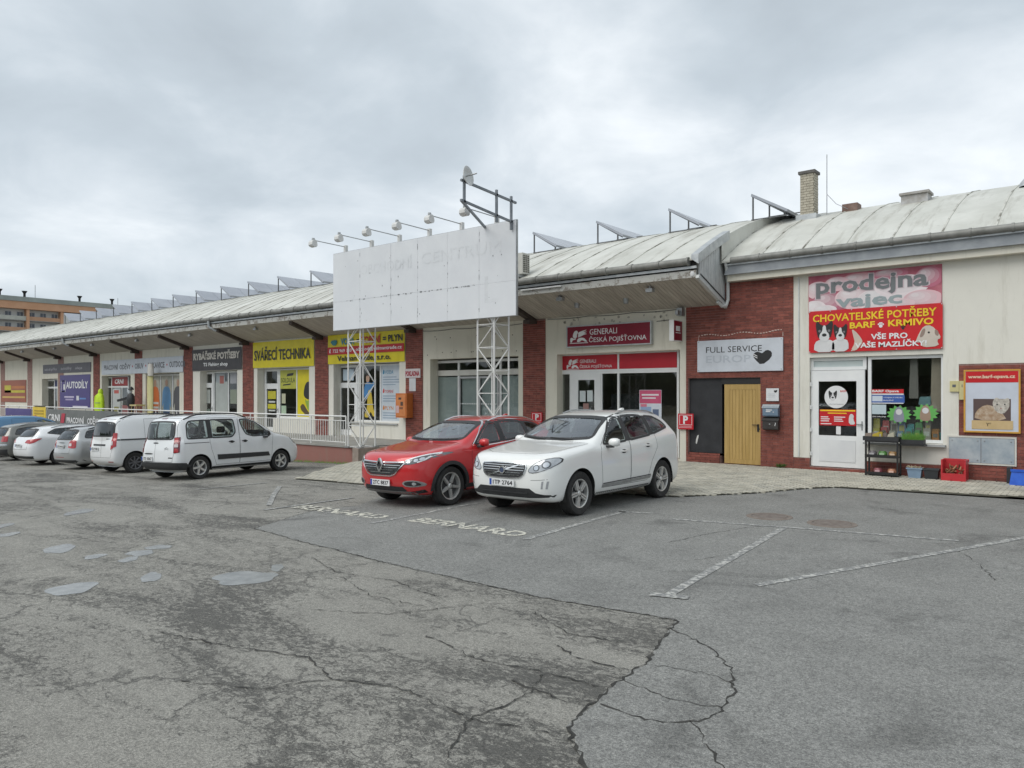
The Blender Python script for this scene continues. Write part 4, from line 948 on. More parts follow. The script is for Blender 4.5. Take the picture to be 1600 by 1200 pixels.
# eggs banner: printed eggs built as overlapping ovals
s4 = board('shop_banner', -6.44, -3.46, 4.02, 4.97, YF - .02, pm('eggback', (.34, .06, .10), (.50, .16, .20), 3, .5), 'pink egg banner reading prodejna vajec under the roof edge', 'banner', t=.018)
m_eggs = [pm('egg%d' % k, c, tuple(min(1, v * 1.12) for v in c), 2.5, .5) for k, c in enumerate(((.70, .52, .54), (.56, .24, .28), (.72, .64, .65), (.44, .13, .19), (.66, .42, .45)))]
q_ = 0
for cx, cz, rx, rz, k in ((-6.2, 4.60, .3, .22, 0), (-5.95, 4.28, .42, .26, 3), (-6.3, 4.15, .30, .2, 2), (-5.35, 4.35, .45, .28, 0), (-4.75, 4.25, .55, .30, 2), (-5.2, 4.75, .5, .2, 1), (-4.3, 4.55, .6, .26, 2), (-3.85, 4.2, .42, .22, 4), (-3.72, 4.7, .3, .24, 3), (-5.75, 4.72, .3, .18, 4), (-4.55, 4.85, .4, .12, 3), (-6.05, 4.1, .3, .12, 2), (-4.35, 4.13, .35, .12, 0)):
    pts = [(max(-6.43, min(-3.47, a)), max(4.03, min(4.96, b))) for a, b in circle(cx, cz, rx, 26, rz)]
    q_ += .0005; o = shape_xz(s4, 'egg_print', pts, YF - .0225 - q_, m_eggs[k], 0, .0004)
    c0 = ((.70, .52, .54), (.56, .24, .28), (.72, .64, .65), (.44, .13, .19), (.66, .42, .45))[k]
    for j in range(1, 5):
        f = 1 - .2 * j; cj = tuple(v + (.80 - v) * .16 * j for v in c0)
        p2 = [(max(-6.43, min(-3.47, a)), max(4.03, min(4.96, b))) for a, b in circle(cx - rx * .16 * j * .6, cz + rz * .2 * j * .6, rx * f, 22, rz * f)]
        shape_xz(o, 'egg_tone', p2, YF - .0225 - q_ - .00009 * j, flat('eggtone%d_%d' % (k, j), cj), 0, .00005)
grl = flat('letgrey', (.16, .175, .18)); grl2 = flat('letgrey2', (.30, .36, .37)); y4 = YF - .0315
text_xz(s4, 'prodejna', -6.28, -3.70, 4.36, 4.92, y4, flat('lethalo', (.62, .50, .53)), .055); text_xz(s4, 'prodejna', -6.25, -3.73, 4.38, 4.90, y4 - .002, grl, .03)
text_xz(s4, 'vajec', -5.78, -4.28, 4.035, 4.42, y4, grl2, .03)
# pet banner
redb = pm('banner_red', srgb(205, 26, 34), srgb(188, 20, 30), 1.5, .45)
s5 = board('shop_banner', -6.42, -3.44, 3.04, 4.08, YF - .045, redb, 'red pet shop banner CHOVATELSKÉ POTŘEBY with dogs and a rabbit', 'banner', wavy=.006)
y5 = YF - .056
text_xz(s5, 'CHOVATELSKÉ POTŘEBY', -6.32, -3.56, 3.80, 4.05, y5, yl2, .018); text_xz(s5, 'BARF', -5.44, -4.87, 3.60, 3.75, y5, yl2, .03); text_xz(s5, 'KRMIVO', -4.58, -3.62, 3.60, 3.76, y5, yl2, .03)
text_xz(s5, 'VŠE PRO', -4.96, -4.16, 3.31, 3.48, y5, m_wl, .03); text_xz(s5, 'VAŠE MAZLÍČKY!', -5.32, -3.76, 3.12, 3.29, y5 - .006, m_wl, .03)
def paw(cx, cz, s, m):
    for a, b, r_ in ((0, -.1, .32), (-.38, .22, .15), (-.13, .42, .15), (.15, .42, .15), (.4, .2, .15)): shape_xz(s5, 'paw_print', circle(cx + a * s, cz + b * s, r_ * s, 12), y5, m, 0)
paw(-4.74, 3.64, .13, m_wl); paw(-4.26, 3.56, .10, m_blackm)
fw_ = flat('furwhite', (.66, .66, .66))
for cx, cz, s in ((-6.04, 3.50, .34), (-5.66, 3.47, .27)):
    shape_xz(s5, 'dog_body', [(cx - .75 * s, 3.05), (cx - .7 * s, cz - .6 * s), (cx - .3 * s, cz - .4 * s), (cx + .3 * s, cz - .4 * s), (cx + .7 * s, cz - .6 * s), (cx + .72 * s, 3.05)], y5 - (.001 if s > .25 else 0), fw_, 1)
    dogface(s5, cx, cz, s, y5 - (.005 if s > .25 else .0022))
shape_xz(s5, 'parrot_print', [(-5.42, 3.06), (-5.32, 3.25), (-5.36, 3.42), (-5.40, 3.60), (-5.28, 3.50), (-5.18, 3.36), (-5.14, 3.26), (-5.22, 3.14), (-5.30, 3.06)], y5, flat('parrot', (.62, .52, .44)), 1)
shape_xz(s5, 'rabbit_print', [(-4.0, 3.2), (-3.92, 3.42), (-3.82, 3.58), (-3.66, 3.58), (-3.52, 3.40), (-3.47, 3.28), (-3.56, 3.24), (-3.50, 3.10), (-3.86, 3.08), (-3.84, 3.2)], y5, flat('rabbit', (.62, .55, .47)), 1)
shape_xz(s5, 'rabbit_ear', [(-3.92, 3.3), (-3.86, 3.50), (-3.78, 3.52), (-3.82, 3.34)], y5 - .001, flat('rabbitear', (.30, .22, .18)), 1); shape_xz(s5, 'rabbit_ear', [(-3.6, 3.5), (-3.52, 3.44), (-3.52, 3.32), (-3.6, 3.36)], y5 - .001, flat('rabbitear', (.30, .22, .18)), 1)
shape_xz(s5, 'rabbit_eye', circle(-3.72, 3.42, .025, 8), y5 - .0015, m_blackm, 0)
for x in (-6.40, -5.9, -5.4, -4.4, -3.46):
    for z in (3.06, 4.06): MB().lathe([(0, -.006), (.014, -.004), (.015, 0)], (x, YF - .05, z), 'y', 8).build('eyelet', m_zinc, s5)
# shop banners under the canopy, left to right along the terrace
s6 = board('shop_banner', -26.22, -21.47, 3.23, 4.44, YF - .04, yel, 'yellow and red plumbing banner reading VODA TOPENÍ PLYN, partly behind the lattice mast', 'banner', wavy=.012)
MB().box(-26.2, -21.49, YF - .072, YF - .06, 3.62, 3.93).build('red_band', flat('bandred', srgb(186, 30, 34)), s6)
y6 = YF - .075
shape_xz(s6, 'emblem', [(-26.05, 4.2), (-25.55, 4.24), (-25.6, 4.02), (-25.85, 3.98)], y6, flat('teal', (.03, .22, .25)), 1)
text_xz(s6, 'VODA', -25.32, -24.45, 4.0, 4.28, y6, flat('tealblue', (.02, .25, .42)), .03); text_xz(s6, '=', -24.3, -24.15, 4.08, 4.2, y6, m_blackm, .03); text_xz(s6, 'TOPENÍ', -24.02, -22.82, 4.0, 4.36, y6, flat('topred', (.55, .03, .03)), .03); text_xz(s6, '= PLYN', -22.70, -21.56, 4.02, 4.28, y6, m_blackm, .03)
text_xz(s6, '722 969 103', -25.85, -24.62, 3.70, 3.84, y6, m_wl, .02); text_xz(s6, 'obchod@velmantrade.cz', -24.35, -21.6, 3.69, 3.87, y6, m_wl, .02); text_xz(s6, 'Velman trade, s.r.o.', -25.55, -22.25, 3.30, 3.56, y6, m_blackm, .02)
shape_xz(s6, 'phone_mark', [(-26.1, 3.70), (-26.0, 3.68), (-26.02, 3.78), (-25.98, 3.86), (-26.06, 3.86)], y6, m_wl, 1)
s7 = board('shop_banner', -31.95, -27.20, 3.19, 4.38, YF - .04, yel, 'yellow banner with black SVÁŘECÍ TECHNIKA lettering above the welding shop', 'banner', wavy=.02)
text_xz(s7, 'SVÁŘECÍ TECHNIKA', -31.80, -27.42, 3.52, 4.16, YF - .075, m_blackm, .02)
s8 = board('shop_banner', -37.66, -32.93, 3.16, 4.24, YF - .04, pm('banner_charcoal', (.035, .033, .036), (.055, .05, .055), 2, .5), 'charcoal banner with white RYBÁŘSKÉ POTŘEBY lettering above the fishing shop', 'banner', wavy=.012)
text_xz(s8, 'RYBÁŘSKÉ POTŘEBY', -37.5, -33.05, 3.70, 4.16, YF - .065, flat('letcream', (.62, .58, .52)), .05); text_xz(s8, 'TS Fishing shop', -36.5, -34.15, 3.32, 3.55, YF - .065, m_wl, .03)
s9 = board('shop_banner', -48.75, -38.62, 3.14, 3.98, YF - .05, flat('bannergrey', srgb(198, 204, 212)), 'long pale banner listing workwear, PRACOVNÍ ODĚVY OBUV RUKAVICE OUTDOOR', 'banner', t=.025)
m_dl = flat('letslate', (.12, .125, .14)); xx = -48.4
for s_, w_ in (('PRACOVNÍ', 1.95), ('ODĚVY', 1.45), ('•', .09), ('OBUV', 1.1), ('•', .09), ('RUKAVICE', 1.95), ('•', .09), ('OUTDOOR', 1.75)):
    if s_ == '•': shape_xz(s9, 'bullet', circle(xx + .05, 3.56, .06, 10), YF - .053, flat('bulletred', (.45, .06, .08)), 0); xx += .32
    else: text_xz(s9, s_, xx, xx + w_, 3.40, 3.72 + (.06 if s_ in ('PRACOVNÍ', 'ODĚVY') else 0), YF - .053, m_dl, .03); xx += w_ + .22
navy = flat('navyboard', srgb(62, 48, 120), .4)
s10 = board('shop_sign', -55.35, -50.5, 1.03, 3.20, YF - .04, navy, 'large violet panel reading AUTODÍLY beside the car parts shop door', t=.03)
text_xz(s10, 'AUTODÍLY', -54.3, -50.8, 2.32, 2.88, YF - .044, m_wl, .03)
q = MB(); bars(q, -55.15, -54.4, 2.1, 2.85, YF - .046, .06, .004); q.build('emblem_frame', m_wl, s10)
q = MB(); q.box(-54.75, -54.5, YF - .046, YF - .042, 2.25, 2.6); q.build('emblem_block', m_wl, s10)
for a, b, z, c in ((-54.6, -53.0, 1.72, (.55, .5, .66)), (-54.4, -53.1, 1.55, (.4, .35, .55)), (-52.6, -52.2, 1.55, (.7, .7, .74)), (-52.1, -51.1, 1.62, (.12, .25, .55)), (-53.2, -50.85, 1.10, (.66, .64, .72))): MB().box(a, b, YF - .046, YF - .042, z, z + (.30 if a == -52.6 else .10)).build('small_print', flat('sp%d%d' % (int(-a * 10), int(z * 10)), c), s10)
s11 = board('shop_sign', -58.4, -50.4, 3.36, 3.96, YF - .04, pm('anthracite', (.07, .07, .09), (.10, .095, .11), 2, .5), 'dark anthracite strip sign with pale script above the violet AUTODÍLY panel', t=.03)
text_xz(s11, 'autodoplňky', -58.1, -55.9, 3.5, 3.75, YF - .044, flat('letgreyp', (.5, .5, .54)), .0); text_xz(s11, 'autodílny', -55.2, -53.4, 3.5, 3.75, YF - .044, flat('letgreyp', (.5, .5, .54)), 0); text_xz(s11, 'oleje', -52.8, -51.7, 3.5, 3.72, YF - .044, flat('letgreyp', (.5, .5, .54)), 0)
s12 = board('shop_sign', -67.0, -61.7, 1.36, 2.98, YF - .04, pm('brownboard', (.26, .07, .04), (.34, .10, .05), .4, .5), 'brown and orange sign with yellow lettering on the far left wall', t=.03)
for a, b, z, h, c in ((-66.2, -64.8, 2.05, .55, (.55, .48, .03)), (-64.7, -61.9, 2.35, .2, (.50, .17, .04)), (-66.2, -61.9, 2.05, .18, (.60, .25, .03)), (-66.7, -61.9, 1.66, .12, (.62, .42, .10))): MB().box(a, b, YF - .044, YF - .041, z, z + h).build('print_band', flat('pb%d' % int(-a * 10 + z * 100), c), s12)
# cash desk sign, sheet and orange box on the pillar
s13 = board('small_sign', -21.44, -20.60, 2.60, 2.94, YF - .06, flat('pinkwhite', (.66, .60, .60)), 'small white POKLADNA sign with red letters on the brick pillar', t=.025)
text_xz(s13, 'POKLADNA', -21.40, -20.64, 2.66, 2.86, YF - .064, flat('letred', (.38, .03, .05)), .05)
prints(s13, [('notice_sheet', -21.22, -20.86, 2.10, 2.585, (.62, .64, .66))], YF - .04)
ob = thing('vending_box', (-21.2, YF - .3, 1.1), 'orange metal vending box on the brick pillar under the POKLADNA sign', 'vending box')
m_or = pm('orange_box', (.50, .14, .03), (.60, .19, .05), 4, .45)
MB().box(-21.62, -21.02, YF - .36, YF - .035, 1.10, 2.02).build('case', m_or, ob)
q = MB(); q.box(-21.56, -21.08, YF - .372, YF - .36, 1.16, 1.96); q.build('front_door', pm('orange_front', (.56, .19, .06), (.64, .24, .08), 4, .4), ob)
prints(ob, [('coin_slot', -21.45, -21.30, 1.78, 1.86, (.05, .04, .04)), ('display_window', -21.34, -21.2, 1.55, 1.7, (.1, .06, .04)), ('pink_label', -21.58, -21.42, 1.28, 1.55, (.66, .45, .45)), ('keypad', -21.4, -21.2, 1.42, 1.5, (.25, .1, .05))], YF - .372)
# P signs
redP = flat('pred', srgb(196, 22, 40), .4)
for i, (x0, x1, z0, z1, lb) in enumerate(((-10.04, -9.57, 1.01, 1.45, 'red parking sign with white P at the edge of the black panel'), (-15.32, -14.88, 1.00, 1.40, 'red parking sign with white P on the brick pillar behind the red car'))):
    p = board('parking_sign', x0, x1, z0, z1, YF - .07, redP, lb, 'sign', 'red parking signs', t=.02)
    q = MB(); bars(q, x0 + .045, x1 - .04, z0 + .12, z1 - .035, YF - .073, .012, .003); q.build('white_outline', m_wl, p)
    text_xz(p, 'P', x0 + .16, x0 + .31, z0 + .15, z1 - .06, YF - .0735, m_wl, .04)
    for z in (z0 + .04, z0 + .075): MB().box(x0 + .03, x1 - .05, YF - .073, YF - .0705, z, z + .015).build('text_line', flat('pinkline', (.7, .4, .42)), p)
    MB().box(x0 + .1, x0 + .16, YF - .05, YF + (.1 if i == 0 else -.03), z0 + .2, z0 + .26).build('bracket', m_metal, p)
# plate and mailboxes by the timber door
s14 = board('small_sign', -7.52, -7.19, 1.82, 2.15, YF - .04, flat('platewhite', (.72, .73, .74)), 'small white plate with a tiny black heart above the mailboxes', t=.025)
shape_xz(s14, 'heart', [(-7.27, 2.03), (-7.22, 2.08), (-7.235, 2.11), (-7.27, 2.095), (-7.31, 2.1), (-7.32, 2.07)], YF - .043, m_blackm, 1)
for z in (2.0, 1.96, 1.92): MB().box(-7.48, -7.28, YF - .0425, YF - .0405, z, z + .012).build('text_line', flat('palegrey', (.55, .57, .59)), s14)
def mailbox(z0, z1, mat, lb, lid):
    t = thing('mailbox', (-7.37, YF - .1, z0), lb, 'mailbox', 'mailboxes by the timber door')
    MB().prism([(YF - .02, z0), (YF - .14, z0), (YF - .16, z0 + .03), (YF - .16, z1 - .06), (YF - .09, z1), (YF - .02, z1)], 'x', -7.57, -7.17).build('box', mat, t)
    MB().prism([(YF - .165, z1 - .09), (YF - .175, z1 - .08), (YF - .09, z1 + .012), (YF - .02, z1 + .012), (YF - .02, z1 + .004), (YF - .09, z1 + .004)], 'x', -7.59, -7.15).build('flap', lid, t)
    return t
m1 = mailbox(1.42, 1.72, pm('box_blue', (.13, .19, .26), (.18, .25, .33), 5, .4), 'blue grey metal mailbox with a white label, upper of the two', pm('box_grey', (.3, .33, .35), (.36, .39, .4), 5, .4))
prints(m1, [('label', -7.48, -7.32, 1.575, 1.60, (.75, .76, .77)), ('label', -7.48, -7.36, 1.535, 1.56, (.75, .76, .77)), ('label', -7.30, -7.27, 1.525, 1.545, (.75, .76, .77))], YF - .161)
m2_ = mailbox(1.07, 1.39, pm('box_black', (.03, .026, .025), (.05, .045, .042), 6, .45), 'black metal mailbox with a paper scrap in its slot, lower of the two', m_blackm)
MB().lathe([(0, -.01), (.018, -.008), (.02, 0)], (-7.38, YF - .162, 1.22), 'y', 10).build('lock', m_metal, m2_); MB().prism([(-7.25, 1.17), (-7.235, 1.18), (-7.22, 1.24), (-7.235, 1.27), (-7.24, 1.22)], 'y', YF - .168, YF - .164).build('paper', m_wl, m2_)
# cat food poster on the right
s15 = board('poster_frame', -2.99, -2.0, 1.19, 2.51, YF - .05, flat('posterpale', (.58, .62, .70)), 'orange framed poster of a cat in a box with red web address strip', 'poster', t=.03, frame=pm('orange_frame', (.55, .28, .04), (.62, .34, .06), 5, .4))
MB().box(-2.985, -2.005, YF - .054, YF - .0505, 2.26, 2.505).build('red_strip', redb, s15); text_xz(s15, 'www.barf-opava.cz', -2.94, -2.06, 2.33, 2.43, YF - .057, flat('letpeach', (.78, .62, .45)), .03)
MB().box(-2.84, -2.14, YF - .054, YF - .0505, 1.42, 1.90).build('box_inside', flat('boxbrown', (.10, .065, .06)), s15)
shape_xz(s15, 'cat_body', [(-2.82, 1.43), (-2.80, 1.62), (-2.62, 1.78), (-2.45, 1.74), (-2.3, 1.6), (-2.2, 1.43)], YF - .056, pm('catfur', (.34, .22, .13), (.50, .40, .30), 14, .8), 1)
shape_xz(s15, 'cat_head', [(-2.48, 1.78), (-2.46, 1.88), (-2.40, 1.94), (-2.34, 1.89), (-2.24, 1.9), (-2.18, 1.93), (-2.16, 1.84), (-2.17, 1.7), (-2.28, 1.56), (-2.42, 1.62)], YF - .0585, pm('cathead', (.34, .31, .27), (.60, .56, .50), 16, .8), 1)
for x in (-2.39, -2.25): shape_xz(s15, 'cat_eye', circle(x, 1.78, .016, 8), YF - .061, m_blackm, 0)
shape_xz(s15, 'cat_nose', [(-2.34, 1.70), (-2.30, 1.70), (-2.32, 1.675)], YF - .061, flat('nose', (.35, .15, .13)), 0)
MB().box(-2.87, -2.10, YF - .060, YF - .0505, 1.235, 1.425).build('box_front', pm('cardboard', (.52, .38, .19), (.58, .43, .23), 5, .8), s15)
text_xz(s15, 'Y*', -2.6, -2.5, 1.30, 1.38, YF - .0625, flat('umber', (.10, .07, .03)), .02)
# yellow meter covers, electricity cabinet
for x0, x1, z0, z1, lb in ((-3.30, -3.12, 2.06, 2.30, 'pale yellow junction cover on the white wall left of the cat poster'), (-3.115, -2.99, 1.88, 2.30, 'pale yellow junction cover on the brick beside the cat poster')):
    o = thing('junction_cover', (x0, YF - .03, z0), lb, 'cover', 'yellow junction covers'); MB().box(x0, x1, YF - .045, YF + .012, z0, z1).build('case', flat('paleyellow', (.60, .54, .27)), o); MB().box(x0 + .05, x1 - .06, YF - .048, YF - .0455, z1 - .14, z1 - .08).build('dark_label', flat('slate', (.12, .13, .14)), o)
cb = thing('electric_cabinet', (-2.7, YF, .46), 'grey two door metal meter cabinet set in the brick wall under the cat poster', 'cabinet')
q = MB(); bars(q, -3.36, -2.04, .44, 1.07, YF - .02, .035, .035); q.build('frame', flat('cabframe', (.66, .64, .58)), cb)
m_cab = pm('cab_grey', (.30, .35, .39), (.42, .46, .48), 5, .5)
for a, b in ((-3.32, -2.705), (-2.695, -2.08)):
    d = MB().box(a, b, YF - .012, YF + .005, .48, 1.03).build('cabinet_door', m_cab, cb)
    for x in (a + .06, b - .06):
        for z in (.54, .97): MB().lathe([(0, -.012), (.014, -.01), (.016, 0)], (x, YF - .012, z), 'y', 8).build('screw', m_metal, d)

# cables and conduit under the soffit
for x0, x1, z in ((-20.5, -15.75, 4.33), (-14.7, -9.95, 4.41), (-26.2, -21.5, 4.455)):
    pts = [(x0 + (x1 - x0) * k / 12, YF - .014, z - .03 * math.sin(math.pi * (k % 4) / 4)) for k in range(13)]
    MB().path(pts, .009, 6).build('wall_cable', m_black, B)
MB().path([(-10.35, YF - .014, 4.12), (-10.75, YF - .014, 4.10)], .008, 6).build('wall_cable', m_black, B)
MB().box(-6.70, -6.67, YF - .022, YF, .42, 4.98).build('conduit', m_gable, B)
# ------------------------------------------------------------------ billboard on lattice masts
BX0, BX1, BZ0, BZ1, BY = -20.74, -12.83, 4.11, 6.67, 15.6
bb = thing('billboard', (-16.8, 15.9, .2), 'big blank white billboard on two white lattice masts in front of the canopy', 'billboard')
cols = [BX0, -19.55, -18.2, -17.85, -16.55, -15.35, -14.16, BX1]; zmid = 5.05
cols = [BX0, -19.35, -17.85, -16.65, -15.4, -14.16, BX1]
for a, b in zip(cols, cols[1:]):
    for c, d in ((BZ0, zmid), (zmid, BZ1)):
        dy = rnd.uniform(0, .004); MB().box(a + .003, b - .003, BY + dy, BY + .02, c + .002, d - .002).build('panel_sheet', m_board, bb)
q = MB(); bars(q, BX0 - .012, BX1 + .012, BZ0 - .012, BZ1 + .012, BY + .021, .05, .06); 
for x in cols[1:-1]: q.box(x - .03, x + .03, BY + .022, BY + .08, BZ0, BZ1)
q.box(BX0, BX1, BY + .024, BY + .078, zmid - .04, zmid + .04); q.build('frame', m_metal, bb)
def ghost(s_, x0, x1, z0, z1): text_xz(bb, s_, x0, x1, z0, z1, BY - .0015, m_faint, .0, 'faded_lettering')
ghost('OBCHODNÍ', -19.3, -16.9, 5.82, 6.22); ghost('CENTRUM', -16.5, -13.35, 5.86, 6.20); ghost('L', -13.95, -13.45, 4.52, 5.25)
m_scuff = pm('scuff', (.20, .21, .22), (.42, .43, .44), 9, .8)
q = MB()
for k in range(46):
    x = rnd.choice(cols[1:-1]) + rnd.uniform(-.012, .012); z = rnd.uniform(BZ0 + .1, BZ1 - .2); q.box(x, x + rnd.uniform(.006, .02), BY - .0022, BY - .001, z, z + rnd.uniform(.02, .12))
for k in range(60):
    x = rnd.uniform(-20.3, -14.2); q.box(x, x + rnd.uniform(.02, .09), BY - .0024, BY - .001, zmid - .012 + rnd.uniform(-.02, .03), zmid + rnd.uniform(0, .02))
for k in range(26):
    x = rnd.uniform(-20.3, -13.2); z = rnd.uniform(4.3, 6.4); q.box(x, x + rnd.uniform(.01, .035), BY - .0026, BY - .001, z, z + rnd.uniform(.01, .05))
q.build('scuff_marks', m_scuff, bb, kind='stuff')
def mast(x0, x1, y0, y1, z0, z1):
    q = MB(); n = int(round((z1 - z0) / .66)); st = (z1 - z0) / n
    cs = [(x0, y0), (x1, y0), (x1, y1), (x0, y1)]
    legs = [MB().tube((x, y, z0), (x, y, z1), .026, 8).build('mast_leg', m_wpaint, bb, True) for x, y in cs]
    for k in range(n + 1):
        z = z0 + k * st
        r = MB()
        for (a, b), (c, d) in zip(cs, cs[1:] + cs[:1]): r.tube((a, b, z), (c, d, z), .013, 6)
        r.build('mast_ring', m_wpaint, bb, True)
        if k < n:
            for i, ((a, b), (c, d)) in enumerate(zip(cs, cs[1:] + cs[:1])):
                p, w = ((a, b), (c, d)) if (k + i) % 2 else ((c, d), (a, b))
                MB().tube((*p, z), (*w, z + st), .0125, 6).build('mast_brace', m_wpaint, bb, True)
    for x, y in cs: MB().box(x - .09, x + .09, y - .09, y + .09, z0 - .03, z0 + .012).build('foot_plate', m_metal, bb)
mast(-20.09, -19.47, 15.72, 16.34, .26, 6.5)
mast(-14.32, -13.70, 15.72, 16.34, .10, 6.5)
m_lampw = pm('lamp_white', (.60, .60, .58), (.70, .70, .68), 8, .4)
for i in range(6):
    x = -20.17 + i * 1.32
    f = MB().box(x - .05, x + .05, BY + .03, BY + .13, 6.62, 6.90).build('lamp_bracket', m_lampw, bb)
    MB().tube((x, BY + .05, 6.85), (x, 14.40, 6.88), .014, 6).build('lamp_arm', m_metal, f)
    h = MB().prism(chaikin([(14.42, 6.90), (14.48, 6.86), (14.52, 6.72), (14.46, 6.65), (14.30, 6.69), (14.31, 6.84)], 1), 'x', x - .12, x + .08).build('lamp_head', m_lampw, f)
    MB().lathe([(0, .05), (.045, .05), (.05, 0), (.05, -.03)], (x - .02, 14.42, 6.90), 'z', 10).build('lamp_cap', m_metal, f)
# dish frame on the billboard's right end
df = thing('antenna_frame', (-12.95, 14.8, 6.6), 'grey steel rail frame on top of the billboard carrying the dish', 'frame')
m_ant = pm('antenna_steel', (.16, .18, .20), (.24, .26, .28), 6, .5, .4)
XA = -12.95
for nm, a, b in (('rail', (XA, 13.6, 7.32), (XA, 15.75, 7.16)), ('rail', (XA, 13.6, 6.82), (XA, 15.75, 6.60)), ('post', (XA, 13.72, 6.78), (XA, 13.72, 7.45)), ('post', (XA, 14.95, 6.5), (XA, 14.95, 7.35)), ('post', (XA, 15.55, 6.4), (XA, 15.55, 7.3)), ('brace', (XA, 13.6, 6.82), (-13.95, 15.62, 6.62))):
    MB().bar(a, b, .055, .055).build(nm, m_ant, df)
dish = thing('satellite_dish', (XA - .05, 13.8, 7.3), 'small white satellite dish clamped to the steel frame above the billboard', 'dish')
q = MB(); n_ = 20; cen = Vector((XA + .12, 13.72, 7.42)); dn = Vector((.93, .22, .12)).normalized(); up = Vector((0, 0, 1)); ax_ = dn.cross(up).normalized(); bx_ = ax_.cross(dn)
rings = [(0.0, -.08), (.10, -.065), (.18, -.03), (.25, .02)]
for rr, hh in rings:
    for k in range(n_):
        t = 2 * math.pi * k / n_; p = cen + ax_ * rr * math.cos(t) + bx_ * rr * math.sin(t) + dn * hh; q.v.append(tuple(p))
for j in range(3):
    for k in range(n_): q.f.append((j * n_ + k, j * n_ + (k + 1) % n_, (j + 1) * n_ + (k + 1) % n_, (j + 1) * n_ + k))
d_ = q.build('reflector', flat('dishwhite', (.66, .67, .66)), dish, True); m_ = d_.modifiers.new('thick', 'SOLIDIFY'); m_.thickness = .012
MB().tube(tuple(cen - dn * .05), tuple(cen + dn * .26), .018, 8).build('feed_horn', m_metal, dish)
MB().tube(tuple(cen - dn * .1), (XA, 13.72, 7.36), .03, 8).build('clamp', m_metal, dish)
# air conditioner behind the billboard
ac = thing('air_conditioner', (-14.6, 17.95, 5.6), 'beige outdoor air conditioner unit on the roof edge right of the billboard', 'air conditioner')
MB().box(-15.1, -14.42, 17.85, 18.2, 5.66, 6.30).build('case', flat('acbeige', (.58, .57, .52)), ac)
q = MB(); 
for k in range(9): q.box(-14.418, -14.410, 17.88, 18.17, 5.72 + k * .06, 5.755 + k * .06)
q.build('grille', pm('ac_dark', (.08, .075, .06), (.16, .15, .12), 5, .8), ac)
for k in range(2): MB().box(-14.409, -14.404, 17.96 + k * .1, 17.972 + k * .1, 5.70, 6.26).build('grille_bar', flat('acbeige', (.58, .57, .52)), ac)
q = MB(); q.box(-15.0, -14.9, 17.8, 18.3, 5.55, 5.66); q.box(-14.6, -14.5, 17.8, 18.3, 5.55, 5.66); q.build('feet', m_metal, ac)

# ------------------------------------------------------------------ solar racks on the roof
m_cell = pm('solar_pale', (.30, .32, .36), (.36, .38, .42), 1.0, .25, spec=.8)
m_alu = pm('alu_rail', (.10, .105, .11), (.16, .165, .17), 6, .5, .3)
sol_pos = [-30.99 - 2.78 * i for i in range(12)] + [-17.21, -14.42, -11.65, -8.90] + [-28.2, -25.4]
ord_ = ['nearest the billboard on its left', ]
sol_pos.sort(reverse=True)
first = None
for i, px in enumerate(sol_pos):
    zb_ = zr_l(22.0)
    if first is None or True:
        t = bpy.data.objects.new('solar_rack', None); C.objects.link(t); t.location = (px, 22.0, zb_)
        ORG[t.name] = Vector((0, 0, 0))
        n = i + 1
        if px > -18: lb = ('solar rack seen edge-on just left of the brick chimney', 'solar rack edge-on, second to the left from the brick chimney', 'solar rack edge-on, third to the left from the brick chimney', 'solar rack edge-on, nearest to the right of the billboard')[i]
        elif px > -29: lb = ('tilted solar rack hidden mostly behind the billboard', 'tilted solar rack at the left edge of the billboard')[i - 4]
        else:
            w = ('first', 'second', 'third', 'fourth', 'fifth', 'sixth', 'seventh', 'eighth', 'ninth', 'tenth', 'eleventh', 'twelfth')[i - 6]
            lb = 'tilted pale solar rack on the roof, %s to the left of the billboard' % w
        props(t, lb, 'solar panel', 'solar racks on the arched roof')
        if first is None:
            first = t; dz = lambda y: zr_l(22 + y) - zb_
            parts = []
            for k in range(4):
                y0, y1 = -.05 + k * 1.02, .95 + k * 1.02; h = .08
                q = MB(); a, b = (-.03, .72), (1.05, .10); th = .075
                q.add([(a[0], y0, a[1] + h), (a[0], y1, a[1] + h), (b[0], y1, b[1] + h), (b[0], y0, b[1] + h), (a[0] - .02, y0, a[1] + h - th), (a[0] - .02, y1, a[1] + h - th), (b[0] - .02, y1, b[1] + h - th), (b[0] - .02, y0, b[1] + h - th)],
                      [(0, 1, 2, 3), (7, 6, 5, 4), (0, 3, 7, 4), (1, 0, 4, 5), (2, 1, 5, 6), (3, 2, 6, 7)])
                parts.append(q.build('solar_panel', m_cell, t))
            for y in (0.0, 1.3, 2.6, 3.9):
                q = MB(); q.bar((0, y, dz(y)), (0, y, .72), .04, .04); parts.append(q.build('post', m_alu, t))
                q = MB(); q.bar((-.02, y, .74), (1.0, y, .12), .05, .07); parts.append(q.build('rafter', m_alu, t))
                q = MB(); q.bar((-.05, y, dz(y) + .02), (1.0, y, dz(y) + .02), .03, .03); parts.append(q.build('foot_rail', m_alu, t))
        else:
            for p in parts:
                c = p.copy(); C.objects.link(c); c.parent = t

